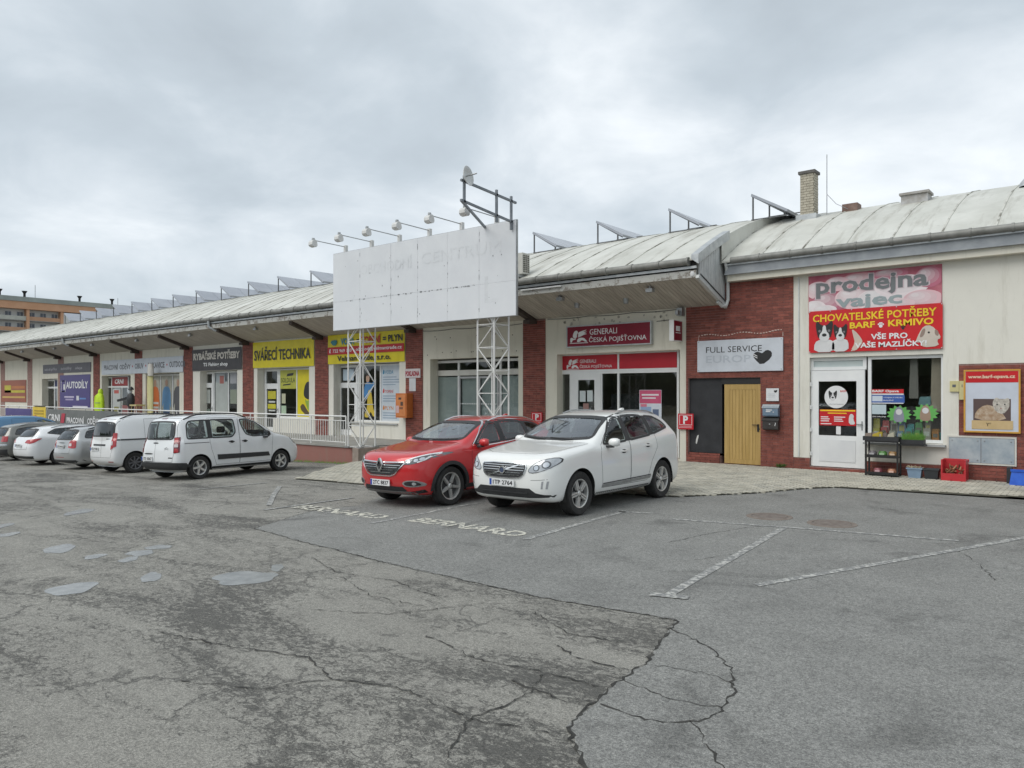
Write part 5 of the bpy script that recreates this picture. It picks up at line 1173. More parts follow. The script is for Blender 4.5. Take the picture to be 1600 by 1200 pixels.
# ------------------------------------------------------------------ terrace railing and what hangs on it
rl = thing('railing', (-21, 16.02, .25), 'long white painted bar railing along the terrace edge', 'railing')
x = -20.6
for z, r in ((1.24, .026), (1.09, .014), (.36, .014)): MB().tube((-20.6, 16.02, z), (-62, 16.02, z), r, 8).build('rail', m_wpaint, rl, True)
proto = None; k = 0
while x > -62:
    if k % 14 == 0: MB().tube((x, 16.02, .255), (x, 16.02, 1.24), .024, 8).build('railing_post', m_wpaint, rl, True)
    elif proto is None: proto = MB().tube((x, 16.02, .36), (x, 16.02, 1.09), .011, 6).build('baluster', m_wpaint, rl); px0 = x
    else:
        c = proto.copy(); C.objects.link(c); c.parent = rl; c.location = (x - px0, 0, 0)
    x -= .14; k += 1
def rail_banner(x0, x1, z0, z1, mat, lb, y=15.97): return board('railing_banner', x0, x1, z0, z1, y, mat, lb, 'banner', 'banners hung on the railing', wavy=.012)
b1 = rail_banner(-54.2, -49.75, .30, 1.10, navy, 'violet banner with white web address hanging on the far end of the railing')
text_xz(b1, 'mujautodily.cz', -54.0, -49.95, .42, .70, 15.945, m_wl, .04)
b2 = rail_banner(-49.5, -47.5, .32, 1.24, flat('bannyel', srgb(226, 196, 58)), 'yellow banner with a red patch hanging on the railing')
shape_xz(b2, 'red_patch', [(-49.45, .36), (-49.3, .7), (-48.9, .78), (-48.6, .36)], 15.945, flat('orr', (.62, .12, .06)), 1)
for z in (.98, .82, .62): MB().box(-49.2 if z > .7 else -48.5, -47.8, 15.940, 15.944, z, z + .07).build('text_line', flat('mustard', (.45, .30, .02)), b2)
MB().box(-49.3, -47.7, 15.93, 16.06, 1.26, 1.30).build('top_bar', m_blackm, b2)
b3 = rail_banner(-47.3, -38.2, .30, 1.13, pm('banner_grey', (.12, .13, .125), (.17, .175, .17), 2, .5), 'long dark grey workwear banner with white letters and red marks on the railing')
text_xz(b3, 'CRNI', -47.1, -45.4, .48, .86, 15.94, m_wl, .03, slant=.2); shape_xz(b3, 'red_mark', [(-45.3, .40), (-45.1, .92), (-44.6, .92), (-44.8, .40)], 15.941, flat('crred', (.45, .03, .06)), 0)
text_xz(b3, 'PRACOVNÍ', -44.4, -42.1, .42, .80, 15.94, m_wl, .03); text_xz(b3, 'ODĚVY', -41.7, -40.2, .42, .84, 15.94, m_wl, .03); shape_xz(b3, 'red_mark', [(-40.1, .42), (-39.95, .62), (-39.7, .42)], 15.941, flat('crred', (.45, .03, .06)), 0); text_xz(b3, 'OBUV', -39.5, -38.35, .42, .76, 15.94, m_wl, .03)

# ------------------------------------------------------------------ workwear on display
def loft(name, rings, mat, parent, cap=True):
    n = len(rings[0]); q = MB()
    for r_ in rings: q.v += r_
    for j in range(len(rings) - 1):
        for k in range(n): q.f.append((j * n + k, j * n + (k + 1) % n, (j + 1) * n + (k + 1) % n, (j + 1) * n + k))
    if cap: q.f += [tuple(range(n))[::-1], tuple(range((len(rings) - 1) * n, len(rings) * n))]
    return q.build(name, mat, parent, True)
def oval(cx, cy, z, rx, ry, n=14, dx=0): return [(cx + dx + rx * math.cos(2 * math.pi * k / n), cy + ry * math.sin(2 * math.pi * k / n), z) for k in range(n)]
hv = thing('display_jacket', (-49.3, 18.6, .25), 'lime yellow hi-vis hooded jacket on a stand at the workwear shop door', 'jacket')
m_hv = pm('hivis', (.50, .72, .02), (.58, .80, .04), 6, .7); cx, cy = -47.1, 18.7
loft('jacket', [oval(cx, cy, z, a, b) for z, a, b in ((.80, .36, .2), (1.1, .38, .22), (1.45, .37, .22), (1.75, .36, .2), (1.92, .28, .17), (2.0, .14, .12))], m_hv, hv)
for sg in (-1, 1): loft('sleeve', [oval(cx + sg * d, cy - .05, z, r_, r_) for z, d, r_ in ((.85, .44, .07), (1.15, .46, .09), (1.5, .44, .10), (1.8, .34, .11), (1.9, .28, .09))], m_hv, hv)
loft('hood', [oval(cx, cy + .04, z, a, b) for z, a, b in ((1.96, .14, .12), (2.08, .16, .14), (2.2, .13, .12), (2.28, .05, .05))], m_hv, hv)
for z in (1.1, 1.42): loft('reflective_band', [oval(cx, cy, z + d, .388, .228) for d in (0, .06)], pm('reflect', (.30, .40, .12), (.36, .46, .18), 5, .4), hv, False)
MB().tube((cx, cy, .25), (cx, cy, 2.0), .02, 8).build('stand_pole', m_metal, hv)
MB().lathe([(0, .03), (.25, .02), (.26, 0)], (cx, cy, .25), 'z', 16).build('stand_base', m_metal, hv)
bj = thing('display_dummy', (-44.4, 18.7, .25), 'black clothed display dummy with white head beside the workwear door', 'dummy')
cx, cy = -43.1, 18.75
loft('trousers', [oval(cx, cy, z, a, b) for z, a, b in ((.45, .12, .1), (.8, .16, .13), (1.2, .2, .15), (1.35, .22, .16))], pm('dk', (.04, .02, .02), (.08, .03, .03), 5, .8), bj)
loft('jacket', [oval(cx - .05, cy, z, a, b) for z, a, b in ((1.3, .24, .17), (1.6, .28, .2), (1.85, .26, .18), (2.0, .14, .12))], m_black, bj)
MB().bar((cx - .25, cy - .1, 1.75), (cx - .85, cy - .35, 1.6), .12, .12).build('sleeve', m_black, bj)
loft('head', [oval(cx - .15, cy, z, a, b) for z, a, b in ((1.98, .1, .09), (2.1, .15, .13), (2.25, .13, .12), (2.34, .05, .05))], flat('dumwhite', (.66, .70, .72)), bj)
loft('cap', [oval(cx - .02, cy, z, a, b) for z, a, b in ((2.2, .17, .15), (2.3, .15, .13), (2.38, .06, .05))], m_black, bj)
MB().tube((cx, cy, .25), (cx, cy, .5), .03, 8).build('stand', m_metal, bj)
tb = thing('display_table', (-43.4, 18.6, .25), 'small yellowish folding table by the brick pillar at the workwear shop', 'table')
MB().box(-42.5, -41.7, 18.4, 18.9, 1.32, 1.40).build('table_top', flat('tabbeige', (.55, .46, .22)), tb)
for a in (-42.4, -41.8):
    for b in (18.45, 18.85): MB().tube((a, b, .25), (a + .05, b, 1.32), .02, 6).build('leg', flat('tabbeige', (.55, .46, .22)), tb)
ft = thing('feather_flag', (-42.6, 19.0, .25), 'furled yellow and white flag standing at the workwear shop window', 'flag')
loft('cloth', [oval(-41.45, 19.05, z, a, .1) for z, a in ((.5, .28), (1.4, .30), (2.4, .32), (2.95, .28))], pm('flagy', (.55, .50, .20), (.66, .62, .36), 3, .8, stretch=(6, 6, .4)), ft)
loft('top_cloth', [oval(-41.3, 19.0, z, a, .12) for z, a in ((2.96, .24), (3.2, .28), (3.5, .22), (3.62, .1))], flat('flagw', (.64, .61, .55)), ft)
MB().tube((-41.42, 19.05, .25), (-41.35, 19.02, 3.6), .02, 6).build('pole', m_metal, ft)

# ------------------------------------------------------------------ goods in front of the pet shop
rk = thing('plant_rack', (-4.62, 19.2, .1), 'black three shelf metal rack in front of the pet shop window', 'rack')
for x in (-4.96, -4.28):
    for y in (19.02, 19.3): MB().box(x - .018, x + .018, y - .018, y + .018, z_pave(x, y), .98).build('leg', m_blackm, rk)
for z in (.10, .50, .86):
    MB().box(-4.96, -4.28, 19.0, 19.32, z + .03, z + .05).build('shelf', m_blackm, rk); q = MB(); q.box(-4.98, -4.26, 18.99, 19.0, z + .02, z + .09); q.build('shelf_lip', m_blackm, rk)
def pouch(x, y, z, w, h, c, lb, nm='feed_pouch'):
    t = thing(nm, (x, y, z), lb, 'pouch', 'pouches on the black rack')
    loft('bag', [oval(x, y, z + h * k, w * a, .08 * a, 10) for k, a in ((0, .9), (.3, 1.05), (.7, 1.0), (1, .75))], pm('pouch%d%d%d' % tuple(int(c_ * 99) for c_ in c), c, tuple(v * .5 for v in c), 18, .4), t)
    MB().box(x - w * .55, x + w * .55, y - .092, y - .086, z + h * .3, z + h * .65).build('label', flat('pl%d' % int(sum(c) * 99), tuple(min(1, v + .3) for v in c)), t)
for i, (x, z, c, lb) in enumerate(((-4.84, .55, (.16, .14, .15), 'dark grey feed pouch on the middle shelf, left'), (-4.62, .55, (.10, .28, .06), 'green feed pouch on the middle shelf, centre'), (-4.40, .55, (.42, .24, .08), 'orange feed pouch on the middle shelf, right'), (-4.72, .15, (.30, .08, .10), 'dark red feed pouch on the bottom shelf, left'), (-4.42, .15, (.50, .22, .12), 'orange feed pouch on the bottom shelf, right'))):
    pouch(x, 19.13, z, .095, .12, c, lb)
def tray(x0, x1, y0, y1, z, lb, fill, fmat, h=.12):
    t = thing('plant_tray', ((x0 + x1) / 2, y0, z), lb, 'tray', 'trays by the pet shop window')
    q = MB(); q.box(x0, x1, y0, y0 + .012, z, z + h); q.box(x0, x1, y1 - .012, y1, z, z + h); q.box(x0, x0 + .012, y0 + .012, y1 - .012, z, z + h); q.box(x1 - .012, x1, y0 + .012, y1 - .012, z, z + h); q.box(x0 + .012, x1 - .012, y0 + .012, y1 - .012, z, z + .02); q.build('tray', m_black, t)
    q = MB()
    if fill == 'grass':
        for k in range(700):
            x = rnd.uniform(x0 + .02, x1 - .02); y = rnd.uniform(y0 + .02, y1 - .02); hh = rnd.uniform(.05, .24); dx, dy = rnd.uniform(-.09, .09), rnd.uniform(-.05, .05); w = .003
            b = z + h * .6
            q.add([(x - w, y, b), (x + w, y, b), (x + dx * .5 + w * .7, y + dy * .5, b + hh * .6), (x + dx * .5 - w * .7, y + dy * .5, b + hh * .6), (x + dx, y + dy, b + hh)], [(0, 1, 2, 3), (3, 2, 4)])
        q.build('grass_blades', fmat, t, kind='stuff')
    else:
        for k in range(9):
            x = rnd.uniform(x0 + .08, x1 - .08); w = rnd.uniform(.05, .09); q = MB(); q.prism(round_poly([(x - w, z + .04), (x + w, z + .04), (x + w * .8, z + h + rnd.uniform(.05, .13)), (x - w * .7, z + h + rnd.uniform(.03, .11))], .02), 'y', y0 + .03 + k * .01, y0 + .10 + k * .015)
            c = ((.50, .38, .04), (.30, .24, .2), (.55, .52, .40), (.2, .16, .14))[k % 4]; q.build('packet', flat('packet%d' % (k % 4), c), t)
m_gr = pm('grass', (.07, .20, .02), (.15, .34, .05), 30, .7)
tray(-5.02, -4.25, 18.98, 19.30, .915, 'black tray of yellow and brown packets on top of the black rack', 'packs', None, .10)
tray(-4.24, -3.76, 19.10, 19.34, .86, 'black tray of fresh green grass at the end of the black rack', 'grass', m_gr, .10)
MB().box(-4.26, -3.74, 19.06, 19.36, .825, .858).build('side_shelf', m_blackm, rk)
for nm, x0, x1, c, lb in (('storage_box', -4.10, -3.79, (.24, .34, .46), 'light blue plastic box of straw coloured chews under the shop window'), ('storage_box', -3.76, -3.45, (.04, .045, .05), 'dark grey plastic box next to the light blue box')):
    t = thing(nm, ((x0 + x1) / 2, 19.2, .06), lb, 'box', 'plastic boxes by the pet shop'); y0, y1 = 19.05, 19.3; z = z_pave(x0, 19.1); h = .23
    m_ = pm('plast%d' % int(c[2] * 99), c, tuple(v * .85 for v in c), 5, .45)
    loft('body', [[(x0 + s, y0 + s, zz), (x1 - s, y0 + s, zz), (x1 - s, y1 - s, zz), (x0 + s, y1 - s, zz)] for zz, s in ((z, .035), (z + h, .0), (z + h, .012), (z + .03, .045))], m_, t)
    q = MB(); q.box(x0 - .012, x1 + .012, y0 - .012, y0 + .006, z + h - .03, z + h); q.build('rim', m_, t)
    if c[2] > .3:
        q = MB()
        for k in range(26): a = Vector((rnd.uniform(x0 + .03, x1 - .03), rnd.uniform(y0 + .03, y1 - .03), z + h - .03)); d = Vector((rnd.uniform(-.1, .1), rnd.uniform(-.06, .06), rnd.uniform(.03, .09))); q.tube(tuple(a), tuple(a + d), .008, 5)
        q.build('chew_sticks', flat('straw', (.45, .38, .26)), t, kind='stuff')
rc = thing('red_crate', (-3.15, 19.2, .06), 'red plastic crate full of brown chew bones leaning at the plinth', 'crate')
m_rc = pm('crate_red', (.46, .025, .035), (.54, .04, .045), 6, .4); z = z_pave(-3.2, 19.1); x0, x1, y0, y1 = -3.40, -2.92, 19.02, 19.38; h = .46
for nm, bx in (('side', (x0, x0 + .03, y0, y1, z, z + h)), ('side', (x1 - .03, x1, y0, y1, z, z + h)), ('back', (x0 + .03, x1 - .03, y1 - .03, y1, z, z + h)), ('front', (x0 + .03, x1 - .03, y0, y0 + .025, z, z + .16)), ('base', (x0 + .03, x1 - .03, y0 + .025, y1 - .03, z, z + .03))): MB().box(*bx).build(nm, m_rc, rc)
MB().box(x0 - .01, x1 + .01, y1 - .035, y1 + .012, z + h - .05, z + h + .006).build('rim', m_rc, rc)
m_bone = [pm('chew%d' % k, c, tuple(v * .6 for v in c), 14, .7) for k, c in enumerate(((.30, .13, .06), (.16, .07, .04), (.40, .20, .10)))]
for k in range(22):
    a = Vector((rnd.uniform(x0 + .07, x1 - .07), rnd.uniform(y0 + .06, y1 - .08), z + .05 + rnd.uniform(0, .22))); d = Vector((rnd.uniform(-.1, .1), rnd.uniform(-.04, .06), rnd.uniform(.02, .16)))
    q = MB(); q.tube(tuple(a), tuple(a + d), .024, 7, .014); q.lathe([(0, -.03), (.03, 0), (0, .03)], tuple(a), 'z', 7); q.build('chew_bone', m_bone[k % 3], rc)
bc = thing('blue_crate', (-2.0, 19.2, .06), 'bright blue plastic crate at the right edge by the brick wall', 'crate'); z = z_pave(-2, 19.1)
m_bc = pm('crate_blue', (.02, .09, .50), (.03, .13, .60), 6, .4)
loft('body', [[(-2.12 + s, 19.0 + s, zz), (-1.5 - s, 19.0 + s, zz), (-1.5 - s, 19.4 - s, zz), (-2.12 + s, 19.4 - s, zz)] for zz, s in ((z, .0), (z + .3, .04), (z + .3, .06), (z + .03, .03))], m_bc, bc)
MB().box(-2.10, -1.52, 19.02, 19.05, z + .28, z + .33).build('rim', m_bc, bc)
q = MB(); q.box(-2.19, -2.10, 19.2, 19.4, z, z + .34); q.build('dark_side', m_black, bc)
# weed at the plinth
wt = thing('weed', (-7.1, 19.4, .1), 'small green weed growing from the joint at the brick wall base', 'plant')
q = MB(); 
for k in range(44):
    x, y = -7.12 + rnd.uniform(-.1, .1), 19.42 + rnd.uniform(-.06, .04); d = Vector((rnd.uniform(-.16, .16), rnd.uniform(-.14, .02), rnd.uniform(.03, .14))); z = z_pave(x, y); s = Vector((-d.y, d.x, 0)).normalized() * .018
    m = Vector((x, y, z)) + d * .55; e = Vector((x, y, z)) + d
    q.add([(x, y, z), tuple(m + s + Vector((0, 0, .02))), tuple(e), tuple(m - s + Vector((0, 0, .02)))], [(0, 1, 2, 3)])
q.build('leaves', pm('weed_leaf', (.07, .16, .03), (.13, .22, .06), 20, .7), wt, kind='stuff')
q = MB()
for k in range(500):
    x = rnd.uniform(-24, -19.6); y = 15.86 + rnd.uniform(-.10, .02); z = gz(x); q.add([(x, y, z), (x + .012, y, z), (x + rnd.uniform(-.05, .05), y + rnd.uniform(-.04, .04), z + rnd.uniform(.03, .11))], [(0, 1, 2)])
props(q.build('verge_grass', m_gr, None), 'thin fringe of grass along the foot of the red retaining wall', 'grass', kind='stuff')

# ------------------------------------------------------------------ apartment block far left
ap = thing('apartment_building', (-221, 70, -4), 'long apartment block with orange eaves band and loggias far behind the roofs', 'building')
AX = -220.6; FL = 2.9; Z0 = -3.6; NF = 9
m_apw = pm('ap_wall', (.60, .60, .57), (.70, .70, .67), .3, .9); m_apo = pm('ap_orange', (.56, .31, .18), (.62, .36, .22), .4, .85)
m_apr = pm('ap_roof', (.27, .30, .28), (.36, .39, .36), .3, .7)
TOP = 23.6
MB().box(AX - 12, AX - 1.4, 10, 97, Z0, TOP).build('wall', m_apw, ap)
MB().box(AX - 1.4, AX + .02, 78, 97, Z0, TOP - .2).build('flush_bay', m_apw, ap)
MB().box(AX - 12.5, AX + .5, 9.5, 97.5, TOP, TOP + 1.9).build('eaves_band', m_apo, ap)
rf = MB().box(AX - 12.6, AX + .7, 9.4, 97.6, TOP + 1.9, TOP + 3.1).build('roof', m_apr, ap)
for y in (14, 30, 47, 64.6, 70.2, 83.5, 92): 
    q = MB(); q.tube((AX - 3, y, TOP + 3.1), (AX - 3, y, TOP + 4.4), .3, 8); q.tube((AX - 3, y, TOP + 4.4), (AX - 3, y, TOP + 5.0), .35, 8, .7); q.build('roof_vent', m_dark, rf)
MB().tube((AX - 4, 73, TOP + 3), (AX - 4, 73, TOP + 7), .07, 6).build('antenna_pole', m_metal, rf); MB().tube((AX - 4, 94, TOP + 3), (AX - 4, 94, TOP + 5.5), .07, 6).build('antenna_pole', m_metal, rf)
m_apg = pm('ap_glass', (.06, .07, .09), (.14, .16, .19), .5, .15)
m_par = [pm('parapet%d' % k, c, tuple(v * .85 for v in c), 1, .85) for k, c in enumerate(((.52, .52, .46), (.56, .44, .32), (.46, .48, .42), (.60, .59, .54), (.54, .32, .2)))]
pw = pv = None
mods = [12, 22, 32, 42, 52, 62, 70, 78]
for y in mods: MB().box(AX - 1.4, AX + .25, y - .35, y + .35, Z0, TOP).build('divider', m_apo, ap)
for fl in range(NF):
    z = TOP - FL * (fl + 1)
    for a, b in zip(mods, mods[1:]):
        MB().box(AX - 1.4, AX + .1, a + .36, b - .36, z - .12, z + .08).build('balcony_slab', pm('slab', (.24, .23, .21), (.32, .31, .29), 1, .9), ap)
        MB().box(AX - .05, AX + .06, a + .36, b - .36, z + .081, z + 1.08).build('balcony_parapet', m_par[rnd.randrange(5)], ap)
        for k in range(3):
            yc = a + (b - a) * (k + .5) / 3
            if pw is None:
                pw = MB().box(AX - 1.42, AX - 1.34, yc - .75, yc + .75, z + .5, z + 2.3).build('window', flat('apframe', (.66, .66, .66)), ap)
                pv = [MB().box(AX - 1.339, AX - 1.33, yc - .66, yc - .04, z + .6, z + 2.2).build('pane', m_apg, pw), MB().box(AX - 1.339, AX - 1.33, yc + .04, yc + .66, z + .6, z + 2.2).build('pane', m_apg, pw)]; p0 = (yc, z)
            else:
                c = pw.copy(); C.objects.link(c); c.parent = ap; c.location = (0, yc - p0[0], z - p0[1])
                for v in pv: d = v.copy(); C.objects.link(d); d.parent = c
    for yc in (81, 85.5, 90, 94.5):
        c = pw.copy(); C.objects.link(c); c.parent = ap; c.location = (1.43, yc - p0[0], z - p0[1])
        for v in pv: d = v.copy(); C.objects.link(d); d.parent = c

# ------------------------------------------------------------------ unseen wood behind the viewer, added to darken reflections in panes and paintwork
q = MB()
for k in range(150):
    x = -150 + k * 1.9 + rnd.uniform(-1, 1); y = -48 + rnd.uniform(-6, 6) - abs(x + 10) * .05; r = rnd.uniform(2.2, 4.2); z = gz(max(-290, x)) + rnd.uniform(1.5, 6.5)
    n, m_ = 7, 5; base = len(q.v)
    for j in range(m_ + 1):
        for i in range(n):
            t, p = 2 * math.pi * i / n, math.pi * j / m_; rr = r * rnd.uniform(.75, 1.2)
            q.v.append((x + rr * math.sin(p) * math.cos(t), y + rr * math.sin(p) * math.sin(t), z + rr * math.cos(p) * 1.15))
    for j in range(m_):
        for i in range(n): q.f.append((base + j * n + i, base + j * n + (i + 1) % n, base + (j + 1) * n + (i + 1) % n, base + (j + 1) * n + i))
props(q.build('unseen_tree_belt', pm('far_leaves', (.03, .045, .018), (.07, .085, .035), .8, .9), None), 'dark belt of unseen trees behind the viewer, added for reflections in the shop panes', 'trees', kind='stuff')
# ------------------------------------------------------------------ cars
m_carglass = glass('car_glass', (.74, .80, .78), 1.8, .01)
m_wind = glass('windscreen_glass', (.66, .71, .70), 3.4, .015)
m_privacy = glass('privacy_glass', (.30, .33, .33), 1.85, .01)
m_tyre = pm('tyre', (.022, .022, .022), (.036, .035, .034), 20, .85)
m_alloy = pm('alloy', (.60, .60, .58), (.68, .68, .66), 9, .34, .55)
m_alloyd = pm('alloy_dark', (.10, .10, .105), rough=.4, metal=.6)
m_trim = pm('car_trim', (.028, .029, .031), (.042, .043, .045), 30, .6)
m_inter = pm('car_interior', (.045, .045, .047), (.07, .07, .072), 12, .85)
m_seat = pm('car_seat', (.05, .05, .053), (.08, .08, .083), 12, .9)
m_seamc = pm('car_seam', (.03, .03, .03), rough=.9)
m_hl = pm('headlight_clear', (.42, .44, .46), (.52, .54, .56), 30, .08, .35, coat=1.0)
m_hld = pm('headlight_dark', (.10, .105, .11), (.16, .165, .17), 30, .12, .4, coat=1.0)
m_lens = pm('lens_chrome', (.70, .72, .74), rough=.08, metal=.9)
m_drl = pm('drl', (.80, .82, .83), rough=.2)
m_tail = pm('tail_red', (.34, .012, .016), (.46, .02, .025), 14, .12, coat=1.0)
m_taild = pm('tail_dark', (.13, .006, .014), (.18, .01, .02), 14, .12, coat=1.0)
m_tailw = pm('tail_white', (.60, .55, .55), rough=.15, coat=1.0)
m_plate = pm('plate_white', (.70, .71, .71), (.75, .76, .76), 9, .4)
m_platet = pm('plate_ink', (.02, .02, .025), rough=.5)
m_eu = pm('plate_blue', (.02, .08, .38), rough=.4)
def paint(name, c, metal=0.0): return pm('paint_' + name, c, tuple(v * .96 for v in c), 2.0, .28 if metal < .2 else .32, metal, coat=1.0, obj=True)

def inset(poly, d):
    n = len(poly); A = sum(poly[i][0] * poly[(i + 1) % n][1] - poly[(i + 1) % n][0] * poly[i][1] for i in range(n)); s = 1 if A > 0 else -1; out = []
    for i in range(n):
        p0, p1, p2 = poly[i - 1], poly[i], poly[(i + 1) % n]
        a = Vector((p1[0] - p0[0], p1[1] - p0[1])); b = Vector((p2[0] - p1[0], p2[1] - p1[1]))
        if a.length < 1e-6 or b.length < 1e-6: out.append(p1); continue
        a.normalize(); b.normalize(); na = Vector((-a.y, a.x)) * s; nb = Vector((-b.y, b.x)) * s; nn = na + nb
        if nn.length < 1e-4: nn = na
        nn.normalize(); k = d / max(.5, nn.dot(na)); out.append((p1[0] + nn.x * k, p1[1] + nn.y * k))
    return out
def in_poly(x, y, p):
    c = False; j = len(p) - 1
    for i in range(len(p)):
        if (p[i][1] > y) != (p[j][1] > y) and x < (p[j][0] - p[i][0]) * (y - p[i][1]) / (p[j][1] - p[i][1]) + p[i][0]: c = not c
        j = i
    return c
def dens(p, step):
    q = []
    for a, b in zip(p, p[1:] + p[:1]):
        n = max(1, int(math.dist(a, b) / step)); q += [(a[0] + (b[0] - a[0]) * i / n, a[1] + (b[1] - a[1]) * i / n) for i in range(n)]
    return q

class Car:
    """local axes: +X forward, +Y left, Z up, origin on the ground under the middle; u = distance behind the front bumper"""
    def __init__(s, name, loc, heading, label, spec, body):
        s.sp = spec; s.body = body; s.L, s.W, s.H = spec['L'], spec['W'], spec['H']
        s.t = thing(name, loc, label, 'car', 'parked cars', rz=heading); ORG[s.t.name] = Vector((0, 0, 0))
        sl = (gz(loc[0] + .8) - gz(loc[0] - .8)) / 1.6
        s.t.rotation_euler = (Matrix.Rotation(-math.atan(sl), 4, 'Y') @ Matrix.Rotation(heading, 4, 'Z')).to_euler()
        s.make_body()
    def X(s, u): return s.L / 2 - u
    def make_body(s):
        sp = s.sp; L, W, H = s.L, s.W, s.H; hwm = W / 2; cl = sp['cl']
        plan = sp.get('plan', [(0, .78), (.12, .86), (.35, .94), (.8, .985), (L * .45, 1.0), (L - .9, .985), (L - .4, .955), (L, .90)])
        hw = lambda u: hwm * lerp_tab(plan, u)
        hood = sp['hood']; zb = lambda u: lerp_tab(sp['belt'], u); yr = sp['yr'] * hwm
        def low(u, zs, ulow=None):
            h = hw(u); zm = cl + (zs - cl) * .58
            return [(u, 0, cl), (u, .28 * h, cl), (u, .54 * h, cl), (u, .78 * h, cl + .01), (u, .93 * h, cl + .05), (u, .985 * h, cl + .22), (u, 1.0 * h, zm), (u, .99 * h, zs - .07)]
        rings = []
        # front cap grid: columns centre->corner, bands bottom->top
        fz = sp['fz']; fu = sp['fu']; cu = sp.get('fcol', [0, .012, .05, .14, .32]); cy = [0, .34, .64, .86, .97]; h0 = hw(.30)
        fc = [[(fu[b] + cu[c], cy[c] * h0 * (1 - .03 * (b == 0) - .01 * (b == 4)), fz[b] - (.03 if b == 4 else 0) * (c / 4) ** 2) for c in range(5)] for b in range(5)]
        rings.append([fc[0][c] for c in range(5)] + [fc[b][4] for b in range(1, 5)] + [fc[4][c] for c in (3, 2, 1, 0)])
        def hring(u, z):
            h = hw(u); return low(u, z - .055) + [(u, .965 * h, z - .055), (u, .88 * h, z - .012), (u, .66 * h, z + .0), (u, .33 * h, z + .004), (u, 0, z + .008)]
        uc, zc = sp['cowl']; uh, zh = sp['header']
        us = sp.get('hood_st', [.55, .95])
        for u in us: rings.append(hring(u, lerp_tab(hood, u)))
        u = uc - .10; rings.append(hring(u, lerp_tab(hood, u)))
        hc = hw(uc); bz = zb(uc)
        C_ = [(uc + .02, .955 * hc, min(bz, zc - .04)), (uc + .05, .90 * hc, zc - .005), (uc + .03, .82 * hc, zc + .01), (uc - .06, .44 * hc, zc + .02), (uc - .09, 0, zc + .024)]
        rings.append(low(uc, min(bz, zc - .04)) + C_)
        H_ = [(uh + .02, .955 * hw(uh), zb(uh)), (uh + .13, yr + .055, zh - .075), (uh + .05, yr - .03, zh - .012), (uh - .01, .5 * yr, zh + .012), (uh - .03, 0, zh + .018)]
        for t in (.36, .70):
            um = uc + (uh - uc) * t; M = [(um + .02, .955 * hw(um), zb(um))]
            for k in range(1, 5):
                a, b = C_[k], H_[k]; M.append(tuple(a[i] + (b[i] - a[i]) * t + ((-.028, .012, .026)[i] if True else 0) * math.sin(math.pi * t) for i in range(3)))
            M[4] = (M[4][0], 0, M[4][2])
            rings.append(low(um, zb(um)) + M)
        rings.append(low(uh, zb(uh)) + H_)
        for u, z in sp['roof']:
            k = max(0, (u - L * .55) / L) * .25; y_ = yr * (1 - k)
            rings.append(low(u, zb(u)) + [(u, .955 * hw(u), zb(u)), (u, y_ + .055, z - .08), (u, y_ - .04, z - .014), (u, .5 * y_, z + .006), (u, 0, z + .012)])
        ug, zg = sp['tail']; ue, ze = sp['roofend']; k = max(0, (ue - L * .55) / L) * .25; y_ = yr * (1 - k)
        E_ = [(ue - .02, .945 * hw(ue), zb(ue)), (ue - .03, y_ + .04, ze - .07), (ue + .03, y_ - .06, ze - .016), (ue + .06, .5 * y_, ze), (ue + .07, 0, ze + .004)]
        rings.append(low(ue, zb(ue)) + E_)
        ul = min(ug - .14, L - .34); G_ = [(ul + .02, .93 * hw(ul), min(zb(ul), zg + .06)), (ug - .10, .86 * hw(L - .2), zg + .01), (ug - .03, .70 * hw(L - .2), zg), (ug + .005, .36 * hwm, zg), (ug + .015, 0, zg)]
        um = (max(ue, ul - .3) + ul) / 2; 
        T_ = [((E_[k][0] + G_[k][0]) / 2 + (.02 if k > 1 else .0), (E_[k][1] + G_[k][1]) / 2 + (.012 if k in (1, 2) else 0), (E_[k][2] + G_[k][2]) / 2 + .012) for k in range(5)]
        rings.append(low(min(um, L - .5) if ue < L - .6 else (ue + ul) / 2, T_[0][2]) + T_)
        rings.append(low(ul, G_[0][2]) + G_)
        rz = sp['rz']; ru = sp['ru']; cu = sp.get('rcol', [0, .008, .03, .085, .22]); h1 = hw(L - .22); cy = [0, .34, .64, .87, .975]
        rc = [[(L - ru[b] - cu[c], cy[c] * h1 * (1 - .02 * (b == 0)), rz[b]) for c in range(5)] for b in range(5)]
        rings.append([rc[0][c] for c in range(5)] + [rc[b][4] for b in range(1, 5)] + [rc[4][c] for c in (3, 2, 1, 0)])
        vs = []; fs = []; idx = {}
        def vid(p, key):
            if key not in idx: idx[key] = len(vs); vs.append((s.X(p[0]), p[1], p[2]))
            return idx[key]
        def rv(i, j, sd):
            p = rings[i][j]
            if j in (0, 12): return vid((p[0], 0, p[2]), (i, j))
            return vid((p[0], sd * p[1], p[2]), (i, j, sd))
        for sd in (1, -1):
            def face(ids): fs.append(tuple(ids if sd > 0 else ids[::-1]))
            for i in range(len(rings) - 1):
                for j in range(12): face([rv(i, j, sd), rv(i, j + 1, sd), rv(i + 1, j + 1, sd), rv(i + 1, j, sd)])
            for gi, grid in ((0, fc), (len(rings) - 1, rc)):
                def gv(b, c):
                    if b == 0: return rv(gi, c, sd)
                    if c == 4: return rv(gi, 4 + b, sd)
                    if b == 4: return rv(gi, 12 - c, sd)
                    p = grid[b][c]
                    return vid((p[0], 0 if c == 0 else sd * p[1], p[2]), ('cap', gi, b, c, 0 if c == 0 else sd))
                for b in range(4):
                    for c in range(4):
                        q = [gv(b, c), gv(b, c + 1), gv(b + 1, c + 1), gv(b + 1, c)]
                        face(q[::-1] if gi == 0 else q)
